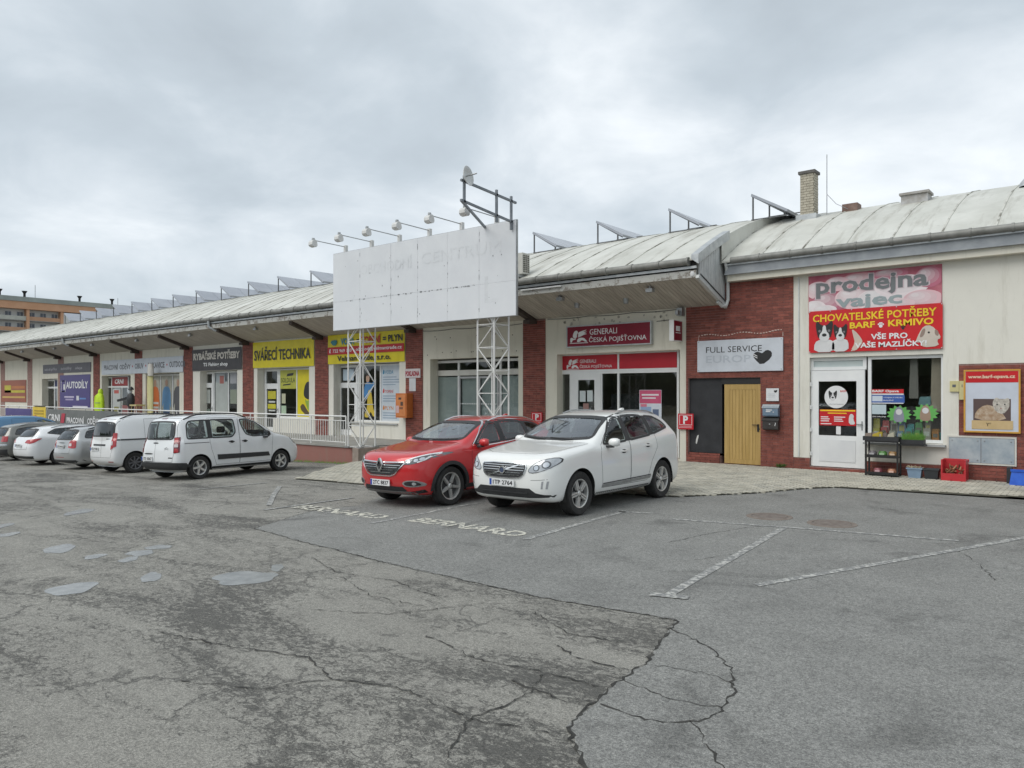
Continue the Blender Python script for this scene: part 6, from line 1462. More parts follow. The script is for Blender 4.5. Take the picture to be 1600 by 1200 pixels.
        me = bpy.data.meshes.new('body'); me.from_pydata(vs, [], fs)
        bm = bmesh.new(); bm.from_mesh(me); bmesh.ops.recalc_face_normals(bm, faces=bm.faces[:]); bm.to_mesh(me); bm.free()
        ob = bpy.data.objects.new('tmp', me); C.objects.link(ob); md = ob.modifiers.new('s', 'SUBSURF'); md.levels = 3; md.render_levels = 3
        dg = bpy.context.evaluated_depsgraph_get(); dg.update(); em = bpy.data.meshes.new_from_object(ob.evaluated_get(dg)); bpy.data.objects.remove(ob); bpy.data.meshes.remove(me)
        # restore exact overall size after smoothing
        co = [v.co for v in em.vertices]; x0 = min(c.x for c in co); x1 = max(c.x for c in co); yb = max(abs(c.y) for c in co); zt = max(c.z for c in co); zl = min(c.z for c in co)
        for c in co:
            c.x = (c.x - (x0 + x1) / 2) * L / (x1 - x0); c.y *= hwm / yb; c.z = cl + (c.z - zl) * (H - cl) / (zt - zl)
        bm = bmesh.new(); bm.from_mesh(em); bpy.data.meshes.remove(em)
        bm.normal_update(); s.bvh = BVHTree.FromBMesh(bm)
        s.norm = {}
        # wheel arches
        s.wu = (sp['fo'], sp['fo'] + sp['wb']); Ra = sp['wr'] + sp.get('arch', .055); s.Ra = Ra; wz = sp['wr']
        kill = []
        for f in bm.faces:
            c = f.calc_center_median()
            for u in s.wu:
                if abs(c.y) > hwm - .40 and math.hypot(c.x - s.X(u), c.z - wz) < Ra: kill.append(f); break
        bmesh.ops.delete(bm, geom=kill, context='FACES')
        for v in bm.verts:
            if abs(v.co.y) > hwm - .36 and v.is_boundary:
                for u in s.wu:
                    dx, dz = v.co.x - s.X(u), v.co.z - wz; d = math.hypot(dx, dz)
                    if d < Ra + .06 and d > 1e-4: v.co.x = s.X(u) + dx * Ra / d; v.co.z = wz + dz * Ra / d
        bm.normal_update()
        # window openings
        holes = []
        for kind, poly in s.window_polys():
            holes.append((kind, inset(poly, .022)))
        kill = []
        for f in bm.faces:
            c = f.calc_center_median(); n = f.normal
            for kind, p in holes:
                if kind == 'S' and abs(n.y) > .45 and all(in_poly(s.L / 2 - v.co.x, v.co.z, p) for v in f.verts): kill.append(f); break
                if kind == 'F' and c.x > 0 and n.x > .2 and all(in_poly(v.co.y, v.co.z, p) for v in f.verts): kill.append(f); break
                if kind == 'B' and c.x < 0 and n.x < -.2 and all(in_poly(v.co.y, v.co.z, p) for v in f.verts): kill.append(f); break
        bmesh.ops.delete(bm, geom=kill, context='FACES')
        # split doors, bonnet and tailgate off the shell; keep the smooth normals
        full = {v.index: None for v in bm.verts}
        groups = {}
        for f in bm.faces:
            c = f.calc_center_median(); u = s.L / 2 - c.x; g = 'body'
            for di, dp in enumerate(sp['doors']):
                if abs(c.y) > hwm * .62 and abs(f.normal.y) > .25 and in_poly(u, c.z, dp): g = ('door', di, c.y > 0)
            if g == 'body' and 'bonnet' in sp and f.normal.z > .4 and in_poly(u, abs(c.y), sp['bonnet']): g = 'bonnet'
            if g == 'body' and f.normal.x < -.25 and c.x < 0 and in_poly(abs(c.y), c.z, sp['gate']): g = 'tailgate'
            groups.setdefault(g, []).append(f)
        s.parts = {}
        nrm = {v: v.normal.copy() for v in bm.verts}
        for g, faces in groups.items():
            vm = {}; V = []; N = []; F = []
            for f in faces:
                ids = []
                for v in f.verts:
                    if v not in vm: vm[v] = len(V); V.append(v.co[:]); N.append(nrm[v][:])
                    ids.append(vm[v])
                F.append(ids)
            nm = g if isinstance(g, str) else 'door'
            m = bpy.data.meshes.new(nm); m.from_pydata(V, [], F); m.materials.append(s.body); m.polygons.foreach_set('use_smooth', [True] * len(F)); m.normals_split_custom_set_from_vertices(N)
            s.parts[g] = link(nm, m, s.t)
        bm.free()
        s.glaze(); s.wheels(); s.interior()
        for dp in sp['doors']: 
            for sd in (1, -1): s.seam('S', sd, dp, True)
        if 'bonnet' in sp:
            b = sp['bonnet']; s.seam('T', 1, b); s.seam('T', -1, b)
        s.seam('B', 1, [(y, z) for y, z in sp['gate']] + [(-y, z) for y, z in sp['gate'][::-1]], True)
    def window_polys(s):
        out = []
        for key in ('side_glass',):
            for p, m in s.sp[key]: out.append(('S', round_poly(p)))
        w = s.sp['windscreen']; out.append(('F', round_poly(w + [(-y, z) for y, z in w[::-1]], .1)))
        if s.sp.get('rear_glass'): w = s.sp['rear_glass']; out.append(('B', round_poly(w + [(-y, z) for y, z in w[::-1]], .1)))
        return out
    def hit(s, kind, sd, a, b, off):
        if kind == 'S': o, d = Vector((s.L / 2 - a, sd * 4, b)), Vector((0, -sd, 0))
        elif kind in 'DE':
            k = -1 if kind == 'D' else 1; d = Vector((-k, -sd, 0)).normalized(); t = Vector((-k, sd, 0)).normalized()
            o = Vector((k * s.L / 2, sd * s.W / 2, b)) + t * a - d * 3
        elif kind == 'F': o, d = Vector((8, a, b)), Vector((-1, 0, 0))
        elif kind == 'B': o, d = Vector((-8, a, b)), Vector((1, 0, 0))
        else: o, d = Vector((s.L / 2 - a, sd * b, 5)), Vector((0, 0, -1))
        r = s.bvh.ray_cast(o, d)
        if r[0] is None:
            r = s.bvh.find_nearest(o + d * (3 if kind in 'STDE' else 6)); 
        p, n = r[0], r[1]
        if n.dot(d) > 0: n = -n
        return p + n * off * .6 - d * off * .4
    def patch(s, name, kind, sd, poly, mat, off=.005, smooth=2, res=.06, depth=.012, parent=None):
        p = dens(chaikin(poly, smooth) if smooth else poly, res)
        bm = bmesh.new(); vs = [bm.verts.new((a, b, 0)) for a, b in p]; bm.faces.new(vs); bmesh.ops.triangulate(bm, faces=bm.faces[:])
        for _ in range(5):
            ed = [e for e in bm.edges if e.calc_length() > res * 1.6]
            if not ed: break
            bmesh.ops.subdivide_edges(bm, edges=ed, cuts=1); bmesh.ops.triangulate(bm, faces=[f for f in bm.faces if len(f.verts) > 3])
        d = {'S': Vector((0, -sd, 0)), 'F': Vector((-1, 0, 0)), 'B': Vector((1, 0, 0)), 'T': Vector((0, 0, -1)), 'D': Vector((1, -sd, 0)).normalized(), 'E': Vector((-1, -sd, 0)).normalized()}[kind]
        for v in bm.verts: v.co = s.hit(kind, sd, v.co.x, v.co.y, off)
        bm.normal_update()
        if sum((f.normal.dot(d) * f.calc_area()) for f in bm.faces) > 0: bmesh.ops.reverse_faces(bm, faces=bm.faces[:])
        if depth:
            be = [e for e in bm.edges if e.is_boundary]; r = bmesh.ops.extrude_edge_only(bm, edges=be)
            for v in [g for g in r['geom'] if isinstance(g, bmesh.types.BMVert)]: v.co += d * depth
            for e in be: e.smooth = False
        me = bpy.data.meshes.new(name); bm.to_mesh(me); bm.free(); me.materials.append(mat); me.polygons.foreach_set('use_smooth', [True] * len(me.polygons))
        return link(name, me, parent or s.t)
    def both(s, name, kind, poly, mat, **k):
        out = []
        for sd in (1, -1):
            pp = poly if kind in 'STDE' else [(sd * a, b) for a, b in poly]
            out.append(s.patch(name, kind, sd, pp, mat, **k))
        return out
    def ribbon(s, name, kind, sd, line, w, mat, off=.004, closed=False, step=.05, parent=None, thick=0.0):
        p = dens(line, step) if closed else dens(line, step)[:]
        if not closed:
            q = []
            for a, b in zip(line, line[1:]):
                n = max(1, int(math.dist(a, b) / step)); q += [(a[0] + (b[0] - a[0]) * i / n, a[1] + (b[1] - a[1]) * i / n) for i in range(n)]
            p = q + [line[-1]]
        V = []; F = []; n = len(p)
        for i in range(n):
            a = p[i - 1] if (closed or i > 0) else p[i]; b = p[(i + 1) % n] if (closed or i < n - 1) else p[i]
            t = Vector((b[0] - a[0], b[1] - a[1]))
            if t.length < 1e-9: t = Vector((1, 0))
            t.normalize(); nx, ny = -t.y * w / 2, t.x * w / 2
            V.append(s.hit(kind, sd, p[i][0] + nx, p[i][1] + ny, off)); V.append(s.hit(kind, sd, p[i][0] - nx, p[i][1] - ny, off))
        for i in range(n if closed else n - 1): j = (i + 1) % n; F.append((2 * i, 2 * i + 1, 2 * j + 1, 2 * j))
        me = bpy.data.meshes.new(name); me.from_pydata([v[:] for v in V], [], F); me.materials.append(mat); o = link(name, me, parent or s.t)
        if thick: md = o.modifiers.new('t', 'SOLIDIFY'); md.thickness = thick; md.offset = 0
        return o
    def seam(s, kind, sd, line, closed=False): return s.ribbon('seam', kind, sd, line, .007, m_seamc, .0015, closed)
    def ring_patch(s, name, kind, sd, outer, inner, mat, off):
        V = []; F = []; n = len(outer)
        for a, b in zip(outer, inner): V.append(s.hit(kind, sd, *a, off)); V.append(s.hit(kind, sd, *b, off))
        for i in range(n): j = (i + 1) % n; F.append((2 * i, 2 * j, 2 * j + 1, 2 * i + 1))
        me = bpy.data.meshes.new(name); me.from_pydata([v[:] for v in V], [], F); me.materials.append(mat); return me
    def glaze(s):
        def pane(name, kind, sd, poly, mat, frame=.03, fm=m_trim):
            poly = round_poly(poly, .07 if kind == 'S' else .1); p = dens(poly, .05); o = s.patch(name, kind, sd, poly, mat, .003, 0, .07, 0)
            fr = s.ring_patch('window_seal', kind, sd, inset(p, -.006), inset(p, frame), fm, .0055); link('window_seal', fr, o); return o
        for p, m in s.sp['side_glass']:
            for sd in (1, -1): pane('side_window', 'S', sd, p, m)
        for p in s.sp.get('pillars', []):
            for sd in (1, -1): s.patch('window_pillar', 'S', sd, p, m_trim, .0045, 0, .07, 0)
        w = s.sp['windscreen']; pane('windscreen', 'F', 1, w + [(-y, z) for y, z in w[::-1]], m_wind, .04)
        if s.sp.get('rear_glass'):
            w = s.sp['rear_glass']; s.rg = pane('rear_window', 'B', 1, w + [(-y, z) for y, z in w[::-1]], s.sp.get('rg_mat', m_privacy), .035)
    def wheels(s):
        sp = s.sp; r = sp['wr']; tw = sp.get('tw', .225); rr = sp['rim']; sty = sp.get('spokes', 5); y0 = s.W / 2 - .03
        prof = [(rr * .98, -tw * .40), (rr * 1.06, -tw * .46), (r * .93, -tw * .5), (r * .985, -tw * .40), (r, -tw * .28), (r, tw * .28), (r * .985, tw * .40), (r * .93, tw * .5), (rr * 1.06, tw * .46), (rr * .98, tw * .40)]
        for u in s.wu:
            for sd in (1, -1):
                cx, cy, cz = s.X(u), sd * (y0 - tw / 2), r
                w = MB().lathe(prof, (cx, cy, cz), 'y', 40).build('wheel', m_tyre, s.t, True)
                q = MB(); o = sd * tw * .40
                q.lathe([(rr, o), (rr * 1.0, o + sd * .012), (rr * .93, o + sd * .004), (rr * .90, o - sd * .05), (rr * .9, -o)], (cx, cy, cz), 'y', 40)
                ph = rnd.uniform(0, 6.28)
                for k in range(sty):
                    for tw_ in (sp.get('twin', (0,))):
                        t = ph + 2 * math.pi * k / sty; dirv = Vector((math.cos(t), 0, math.sin(t))); per = Vector((-math.sin(t), 0, math.cos(t)))
                        a = Vector((cx, cy + o - sd * .012, cz)) + dirv * rr * .16 + per * rr * tw_ * .45; b = Vector((cx, cy + o - sd * .004, cz)) + dirv * rr * .95 + per * rr * tw_ * 1.6
                        w0, w1 = sp.get('spw', (.075, .05)); hv = Vector((0, sd * .012, 0)); dk = Vector((0, -sd * .03, 0))
                        vs = [a + per * w0 / 2 + dk, a - per * w0 / 2 + dk, a - per * w0 * .3 + hv, a + per * w0 * .3 + hv, b + per * w1 / 2 + dk, b - per * w1 / 2 + dk, b - per * w1 * .3 + hv, b + per * w1 * .3 + hv]
                        q.add([v[:] for v in vs], [(0, 1, 2, 3), (7, 6, 5, 4), (0, 4, 5, 1), (1, 5, 6, 2), (2, 6, 7, 3), (3, 7, 4, 0)])
                q.lathe([(0, o + sd * .008), (rr * .13, o + sd * .008), (rr * .2, o - sd * .01), (rr * .2, o - sd * .05)], (cx, cy, cz), 'y', 20)
                q.build('rim', sp.get('rim_mat', m_alloy), w, True)
                MB().lathe([(0, o - sd * .06), (rr * .9, o - sd * .065), (rr * .9, o - sd * .075)], (cx, cy, cz), 'y', 24).build('brake_disc', m_alloyd, w)
            # wheel housing
                q = MB(); yo, yi = s.W / 2 - .035, s.W / 2 - .42; n = 18; R_ = s.Ra + .004
                for k in range(n + 1):
                    t = -.25 + (math.pi + .5) * k / n; q.v += [(cx + R_ * math.cos(t), sd * yo, cz + R_ * math.sin(t)), (cx + R_ * math.cos(t), sd * yi, cz + R_ * math.sin(t)), (cx, sd * yi, cz)]
                for k in range(n): a = 3 * k; q.f += [(a, a + 3, a + 4, a + 1), (a + 1, a + 4, a + 5)]
                q.build('wheel_housing', m_dark, s.t)
    def interior(s):
        sp = s.sp; L = s.L; z0 = sp['cl'] + .12; zs = z0 + .25; uc = sp['cowl'][0]; uh = sp['header'][0]; hw = s.W / 2
        MB().box(s.X(sp['tail'][0] - .12), s.X(uc - .05), -hw * .80, hw * .80, z0, z0 + .03).build('cabin_floor', m_inter, s.t)
        zb = lerp_tab(sp['belt'], uc)
        MB().prism(chaikin([(s.X(uc - .05), zb - .35), (s.X(uc - .02), zb - .03), (s.X(uc + .22), zb + .0), (s.X(uc + .46), zb - .08), (s.X(uc + .42), zb - .35)], 1), 'y', -hw * .78, hw * .78).build('dashboard', m_inter, s.t)
        H = s.H
        def seat(u, y, w, nm='seat', hd=True):
            q = MB(); q.prism(chaikin([(s.X(u - .25), zs), (s.X(u - .27), zs + .13), (s.X(u + .18), zs + .10), (s.X(u + .36), zs + .62), (s.X(u + .46), zs + .60), (s.X(u + .34), zs)], 1), 'y', y - w / 2, y + w / 2); o = q.build(nm, m_seat, s.t)
            if hd:
                for yy in ([y] if w < .7 else [y - w * .3, y + w * .3]):
                    MB().prism(chaikin([(s.X(u + .37), zs + .66), (s.X(u + .36), zs + .84), (s.X(u + .46), zs + .84), (s.X(u + .47), zs + .66)], 2), 'y', yy - .13, yy + .13).build('headrest', m_seat, o)
        for y in (-.37, .37): seat(uh + .30, y, .5)
        if sp.get('rear_seat', True): seat(uh + 1.15, 0, 1.25)
        t = Vector((s.X(uc + .62), .37, zb + .02)); q = MB(); n = 20
        for k in range(n):
            a, b = [Vector((.10 * math.sin(x_) * .5, .185 * math.cos(x_), .165 * math.sin(x_))) + t for x_ in (2 * math.pi * k / n, 2 * math.pi * (k + 1) / n)]; q.tube(a[:], b[:], .013, 6)
        q.build('steering_wheel', m_inter, s.t)
        MB().box(s.X(uh + .1), s.X(uh + .06), -.12, .12, H - .21, H - .14).build('rear_view_mirror', m_inter, s.t)
    # ---- fittings
    def plate(s, kind, y, z, text, w=.52, h=.11):
        p = s.hit(kind, 1, y, z, .012); sg = 1 if kind == 'F' else -1; x = p.x + sg * .012
        o = MB().box(min(x, x + sg * .012), max(x, x + sg * .012), y - w / 2, y + w / 2, z - h / 2, z + h / 2).build('number_plate', m_plate, s.t)
        xf = x + sg * .0135
        q = MB(); yl = sg * (w / 2 - .045) * -1 if kind == 'F' else (w / 2 - .045)
        # viewer's left: for the front plate that is -Y... (car's right)
        left = -1 if kind == 'F' else 1
        yl = y + left * (w / 2 - .025); q.box(min(xf, xf + sg * .001), max(xf, xf + sg * .001), yl - .022, yl + .022, z - h / 2 + .004, z + h / 2 - .004); q.build('country_strip', m_eu, o)
        vs, fs, _ = text_data(text, .02); me = bpy.data.meshes.new('plate_text'); a0, a1 = y + left * (w / 2 - .075), y - left * (w / 2 - .03)
        me.from_pydata([(xf + sg * .001, a0 + (a1 - a0) * a, z - .036 + .072 * b) for a, b in vs], [], fs); me.materials.append(m_platet); link('plate_text', me, o)
        return o
    def mirror(s, u, z, mat, base=m_trim, l=.19, h=.15, out=.21):
        for sd in (1, -1):
            p = s.hit('S', sd, u, z - .05, 0); y = p.y; x = s.X(u)
            rings = []
            for k, (dy, f) in enumerate(((.045, .55), (.08, .9), (.14, 1.0), (.20, .95), (.235, .7), (.245, .4))):
                rings.append([(x - .02 + l * .45 * f * math.cos(t) * (1 if math.cos(t) > 0 else .35), y + sd * dy, z + h / 2 * f * (abs(math.sin(t)) ** .75) * (1 if math.sin(t) > 0 else -1)) for t in [2 * math.pi * i / 16 for i in range(16)]])
            o = loft('door_mirror', rings, mat, s.t)
            MB().box(x - .05, x + .05, min(y - sd * .02, y + sd * .12), max(y - sd * .02, y + sd * .12), z - h * .62, z - h * .38).build('mirror_base', base, o)
            MB().box(x - .052, x - .047, min(y + sd * .05, y + sd * .23), max(y + sd * .05, y + sd * .23), z - h * .38, z + h * .38).build('mirror_glass', m_chrome, o)
    def handle(s, u, z, mat, w=.2, doors=None):
        for sd in (1, -1):
            g = None
            for k, o in s.parts.items():
                if isinstance(k, tuple) and k[2] == (sd > 0) and in_poly(u, z, s.sp['doors'][k[1]]): g = o
            s.patch('handle', 'S', sd, [(u - w / 2, z - .018), (u + w / 2, z - .012), (u + w / 2, z + .018), (u - w / 2, z + .012)], mat, .028, 1, .05, .03, g)
            s.patch('handle_recess', 'S', sd, [(u - w * .42, z - .04), (u + w * .2, z - .04), (u + w * .25, z + .03), (u - w * .42, z + .03)], m_seamc if mat is not m_black else m_black, .0025, 2, .05, 0, g)
    def wipers(s, lines):
        for a, b in lines:
            p = [s.hit('F', 1, a[0] + (b[0] - a[0]) * t, a[1] + (b[1] - a[1]) * t, .022) for t in (0, .25, .5, .75, 1)]
            q = MB()
            for c, d in zip(p, p[1:]): q.tube(c[:], d[:], .009, 6)
            q.build('wiper', m_black, s.t)
    def rails(s, u0, u1, y, mat, r=.016, lift=.045):
        for sd in (1, -1):
            n = 10; pts = []
            for k in range(n + 1):
                u = u0 + (u1 - u0) * k / n; h = s.hit('T', sd, u, y, 0); l = lift * min(1, 6 * min(k, n - k) / n); pts.append((h.x, h.y, h.z + l + .005))
            q = MB(); q.path(pts, r, 8); q.build('roof_rail', mat, s.t, True)
    def arch_trim(s, mat, w=.05, off=.006):
        for u in s.wu:
            for sd in (1, -1):
                V = []; F = []; n = 30
                for k in range(n + 1):
                    t = -.12 + (math.pi + .24) * k / n
                    for rr in (s.Ra - .012, s.Ra + w):
                        a, b = u - rr * math.cos(t), s.sp['wr'] + rr * math.sin(t)
                        h = s.hit('S', sd, a, max(b, s.sp['cl'] + .03), off)
                        if abs(h.y) < s.W / 2 - .2: h.y = sd * (s.W / 2 - .05)
                        V.append((h.x, h.y, h.z))
                for k in range(n): F.append((2 * k, 2 * k + 1, 2 * k + 3, 2 * k + 2))
                me = bpy.data.meshes.new('arch_trim'); me.from_pydata(V, [], F); me.materials.append(mat); o = link('arch_trim', me, s.t); md = o.modifiers.new('t', 'SOLIDIFY'); md.thickness = .012; md.offset = 0
def chain(L_): return L_
# ---- white SUV, nose to the camera
xc = dict(L=4.644, W=1.89, H=1.70, wb=2.774, fo=.91, cl=.23, wr=.365, rim=.238, tw=.235, spokes=5, twin=(-.5, .5), spw=(.055, .05), yr=.70,
    fz=[.26, .42, .60, .84, 1.03], fu=[.09, .015, .0, .015, .10], hood=[(.3, 1.03), (.55, 1.075), (1.0, 1.14), (1.35, 1.18)], cowl=(1.38, 1.185), header=(2.16, 1.615),
    roof=[(2.6, 1.685), (3.1, 1.70), (3.7, 1.685)], roofend=(4.20, 1.62), tail=(4.50, 1.18), belt=[(1.3, 1.09), (2.4, 1.14), (3.4, 1.21), (4.3, 1.28)], rz=[.32, .50, .72, .94, 1.12], ru=[.05, .0, .0, .03, .08],
    plan=[(0, .84), (.12, .92), (.35, .965), (.8, .99), (2.0, 1.0), (3.6, .995), (4.2, .97), (4.644, .93)], fcol=[0, .008, .035, .11, .27],
    doors=[[(1.56, .40), (1.50, .95), (1.56, 1.13), (1.72, 1.26), (2.18, 1.58), (2.46, 1.635), (2.47, .40)], [(2.48, .40), (2.48, 1.635), (3.2, 1.62), (3.40, 1.30), (3.46, 1.0), (3.24, .75), (3.08, .40)]],
    bonnet=[(.24, 0), (.28, .45), (.42, .66), (1.30, .80), (1.30, 0)], gate=[(0, .66), (.62, .66), (.66, 1.05), (.60, 1.55), (0, 1.60)],
    side_glass=[([(1.60, 1.135), (1.86, 1.125), (2.40, 1.155), (2.405, 1.60), (2.2, 1.585), (1.95, 1.44)], m_carglass), ([(2.50, 1.16), (3.28, 1.225), (3.26, 1.595), (2.9, 1.62), (2.49, 1.61)], m_privacy), ([(3.36, 1.235), (4.06, 1.35), (3.98, 1.47), (3.70, 1.575), (3.33, 1.60)], m_privacy)],
    pillars=[[(2.385, 1.16), (2.52, 1.165), (2.505, 1.61), (2.395, 1.605)], [(3.26, 1.23), (3.38, 1.24), (3.35, 1.59), (3.25, 1.595)]],
    windscreen=[(.35, 1.205), (.78, 1.235), (.63, 1.585), (.3, 1.61)], rear_glass=[(.3, 1.22), (.68, 1.22), (.60, 1.55), (.3, 1.58)])
P_w = paint('white', (.84, .85, .83))
v = Car('parked_car', (-8.0, 11.72, gz(-8.0)), R(-90), 'white SUV parked nose out in front of the insurance office', xc, P_w)
g_ = v.patch('grille', 'F', 1, [(-.43, .885), (.43, .885), (.46, .83), (.40, .70), (.30, .655), (-.30, .655), (-.40, .70), (-.46, .83)], m_black, .008, 1)
v.ribbon('grille_frame', 'F', 1, chaikin([(-.43, .89), (.43, .89), (.47, .83), (.41, .70), (.30, .65), (-.30, .65), (-.41, .70), (-.47, .83)], 1), .014, m_chrome, .016, True, parent=g_, thick=.008)
for z, w_ in ((.70, .34), (.74, .39), (.78, .42), (.82, .43), (.855, .42)): v.ribbon('grille_bar', 'F', 1, [(-w_, z), (w_, z)], .009, m_chrome, .014, parent=g_, thick=.008)
v.ribbon('grille_diagonal', 'F', 1, [(-.30, .68), (.32, .865)], .022, m_chrome, .022, parent=g_, thick=.008)
c_ = v.hit('F', 1, 0, .775, .03); o = MB().lathe([(.045, -.012), (.062, -.012), (.066, 0), (.062, .012), (.045, .012), (.045, -.012)], c_[:], 'x', 24).build('badge', m_chrome, g_, True); MB().lathe([(0, .006), (.045, .004), (.045, -.01)], c_[:], 'x', 20).build('badge_centre', pm('badge_blue', (.06, .08, .14), rough=.3), g_)
for sd in (1, -1):
    h = v.patch('headlight', 'F', sd, [(sd * a, b) for a, b in ((.50, .755), (.515, .82), (.63, .925), (.80, .985), (.885, .98), (.89, .90), (.80, .81), (.62, .75))], m_hl, .007, 1, .04)
    for y, z, r_ in ((.635, .83, .052), (.765, .88, .058)):
        v.patch('lamp', 'F', sd, [(sd * (y + (a - y)), b) for a, b in circle(y, z, r_, 16)], m_hld, .010, 0, .03, 0, h); v.patch('lens', 'F', sd, [(sd * a, b) for a, b in circle(y, z, r_ * .7, 14)], m_lens, .014, 0, .03, 0, h)
    v.ribbon('light_rim', 'F', sd, [(sd * a, b) for a, b in chaikin([(.50, .755), (.515, .82), (.63, .925), (.80, .985), (.885, .98), (.89, .90), (.80, .81), (.62, .75)], 1)], .008, m_trim, .009, True, parent=h)
    for y in (.72, .785): v.patch('running_light', 'F', sd, [(sd * (y - .012), .50), (sd * (y + .012), .50), (sd * (y + .03), .62), (sd * (y + .005), .62)], m_hl, .005, 0, .04, .004)
    v.ribbon('bumper_crease', 'F', sd, [(sd * .55, .635), (sd * .70, .64), (sd * .80, .65)], .006, m_trim, .002)
v.patch('lower_intake', 'F', 1, [(-.52, .50), (.52, .50), (.62, .43), (.74, .405), (.86, .40), (.84, .365), (.5, .345), (-.5, .345), (-.84, .365), (-.86, .40), (-.74, .405), (-.62, .43)], m_black, .006, 0)
v.ribbon('intake_bar', 'F', 1, [(-.48, .42), (.48, .42)], .018, m_trim, .014, thick=.01)
v.patch('skid_plate', 'F', 1, [(-.45, .29), (.45, .29), (.40, .25), (-.40, .25)], m_trim, .006, 0)
v.plate('F', 0, .575, '1TP 2764')
v.mirror(1.74, 1.17, P_w); v.handle(2.26, .99, P_w, .22); v.handle(3.12, 1.05, P_w, .22)
v.wipers([((.10, 1.215), (.32, 1.52)), ((.14, 1.215), (.40, 1.50))] if False else [((-.1, 1.21), (-.62, 1.235)), ((.45, 1.215), (-.02, 1.235))])
for sd in (1, -1):
    v.patch('door_moulding', 'S', sd, [(1.54, .40), (3.18, .43), (3.22, .48), (1.54, .455)], m_metal, .008, 0); v.ribbon('moulding_line', 'S', sd, [(1.56, .47), (3.2, .495)], .016, m_trim, .009)
    v.patch('sill', 'S', sd, [(1.40, .25), (3.20, .25), (3.20, .33), (1.40, .33)], m_trim, .004, 0)
    t_ = v.patch('tail_light', 'D', sd, round_poly([(-.12, .94), (.05, .96), (.10, 1.2), (-.02, 1.22), (-.08, 1.1)], .03), m_tail, .010, 0, .03)
v.rails(2.5, 3.9, .60, m_metal, .014, .03); v.plate('B', 0, .86, '1TP 2764')
MB().prism(chaikin([(v.X(3.55), 1.67), (v.X(3.75), 1.655), (v.X(3.74), 1.72), (v.X(3.70), 1.735)], 1), 'y', -.03, .03).build('antenna_fin', P_w, v.t)

# ---- red crossover
kj = dict(L=4.45, W=1.836, H=1.60, wb=2.646, fo=.92, cl=.20, wr=.36, rim=.25, tw=.225, spokes=5, twin=(-.42, .42), spw=(.045, .05), yr=.69, arch=.05,
    fz=[.24, .42, .60, .80, .985], fu=[.10, .02, .0, .012, .10], hood=[(.3, 1.0), (.55, 1.02), (1.0, 1.09), (1.3, 1.13)], cowl=(1.34, 1.135), header=(2.16, 1.525),
    roof=[(2.6, 1.585), (3.05, 1.59), (3.5, 1.56)], roofend=(3.98, 1.49), tail=(4.27, 1.12), belt=[(1.3, 1.03), (2.4, 1.08), (3.4, 1.16), (4.1, 1.24)], rz=[.30, .48, .68, .88, 1.06], ru=[.06, .0, .0, .05, .12],
    doors=[[(1.50, .40), (1.46, .90), (1.52, 1.09), (1.7, 1.2), (2.15, 1.49), (2.42, 1.535), (2.43, .40)], [(2.44, .40), (2.44, 1.535), (3.1, 1.52), (3.32, 1.22), (3.36, .95), (3.12, .72), (2.98, .40)]],
    bonnet=[(.22, 0), (.26, .45), (.42, .62), (1.26, .78), (1.26, 0)], gate=[(0, .64), (.6, .64), (.66, 1.0), (.58, 1.42), (0, 1.48)],
    side_glass=[([(1.56, 1.085), (1.84, 1.075), (2.37, 1.105), (2.375, 1.50), (2.2, 1.495), (1.93, 1.36)], m_carglass), ([(2.47, 1.11), (3.22, 1.175), (3.20, 1.495), (2.85, 1.515), (2.46, 1.51)], m_privacy), ([(3.30, 1.185), (3.86, 1.31), (3.62, 1.45), (3.27, 1.49)], m_privacy)],
    pillars=[[(2.35, 1.11), (2.49, 1.115), (2.475, 1.51), (2.365, 1.505)], [(3.20, 1.18), (3.32, 1.19), (3.29, 1.49), (3.19, 1.495)]],
    windscreen=[(.35, 1.155), (.74, 1.18), (.60, 1.49), (.3, 1.512)], rear_glass=[(.3, 1.14), (.64, 1.14), (.55, 1.42), (.3, 1.45)])
P_r = paint('red', (.58, .022, .026), .1)
k = Car('parked_car', (-10.56, 11.22, gz(-10.56)), R(-90), 'red crossover parked nose out left of the white SUV', kj, P_r)
g_ = k.patch('grille', 'F', 1, [(-.52, .82), (-.12, .80), (.12, .80), (.52, .82), (.50, .77), (.36, .64), (.26, .60), (-.26, .60), (-.36, .64), (-.50, .77)], m_black, .008, 0)
for z, w_ in ((.645, .27), (.69, .36), (.735, .42), (.775, .48)): k.ribbon('grille_bar', 'F', 1, [(-w_, z), (w_, z)], .007, m_chrome, .014, parent=g_, thick=.008)
k.ribbon('grille_chrome', 'F', 1, chaikin([(-.56, .81), (-.50, .755), (-.37, .62), (-.27, .585), (.27, .585), (.37, .62), (.50, .755), (.56, .81)], 1)[1:-1] if False else [(-.56, .82), (-.50, .755), (-.37, .62), (-.26, .585), (.26, .585), (.37, .62), (.50, .755), (.56, .82)], .018, m_chrome, .014, parent=g_, thick=.008)
k.ribbon('grille_top_bar', 'F', 1, [(-.54, .835), (-.12, .825), (.12, .825), (.54, .835)], .02, m_chrome, .012, parent=g_, thick=.008)
c_ = k.hit('F', 1, 0, .77, .03)
q = MB()
for a, b in (((0, .12), (.075, 0)), ((.075, 0), (0, -.12)), ((0, -.12), (-.075, 0)), ((-.075, 0), (0, .12))): q.bar((c_.x, a[0], c_.z + a[1]), (c_.x, b[0], c_.z + b[1]), .028, .036, (1, 0, 0))
q.build('badge', m_chrome, g_); MB().prism([(-.05, c_.z), (0, c_.z - .085), (.05, c_.z), (0, c_.z + .085)], 'x', c_.x - .02, c_.x - .004).build('badge_back', m_black, g_)
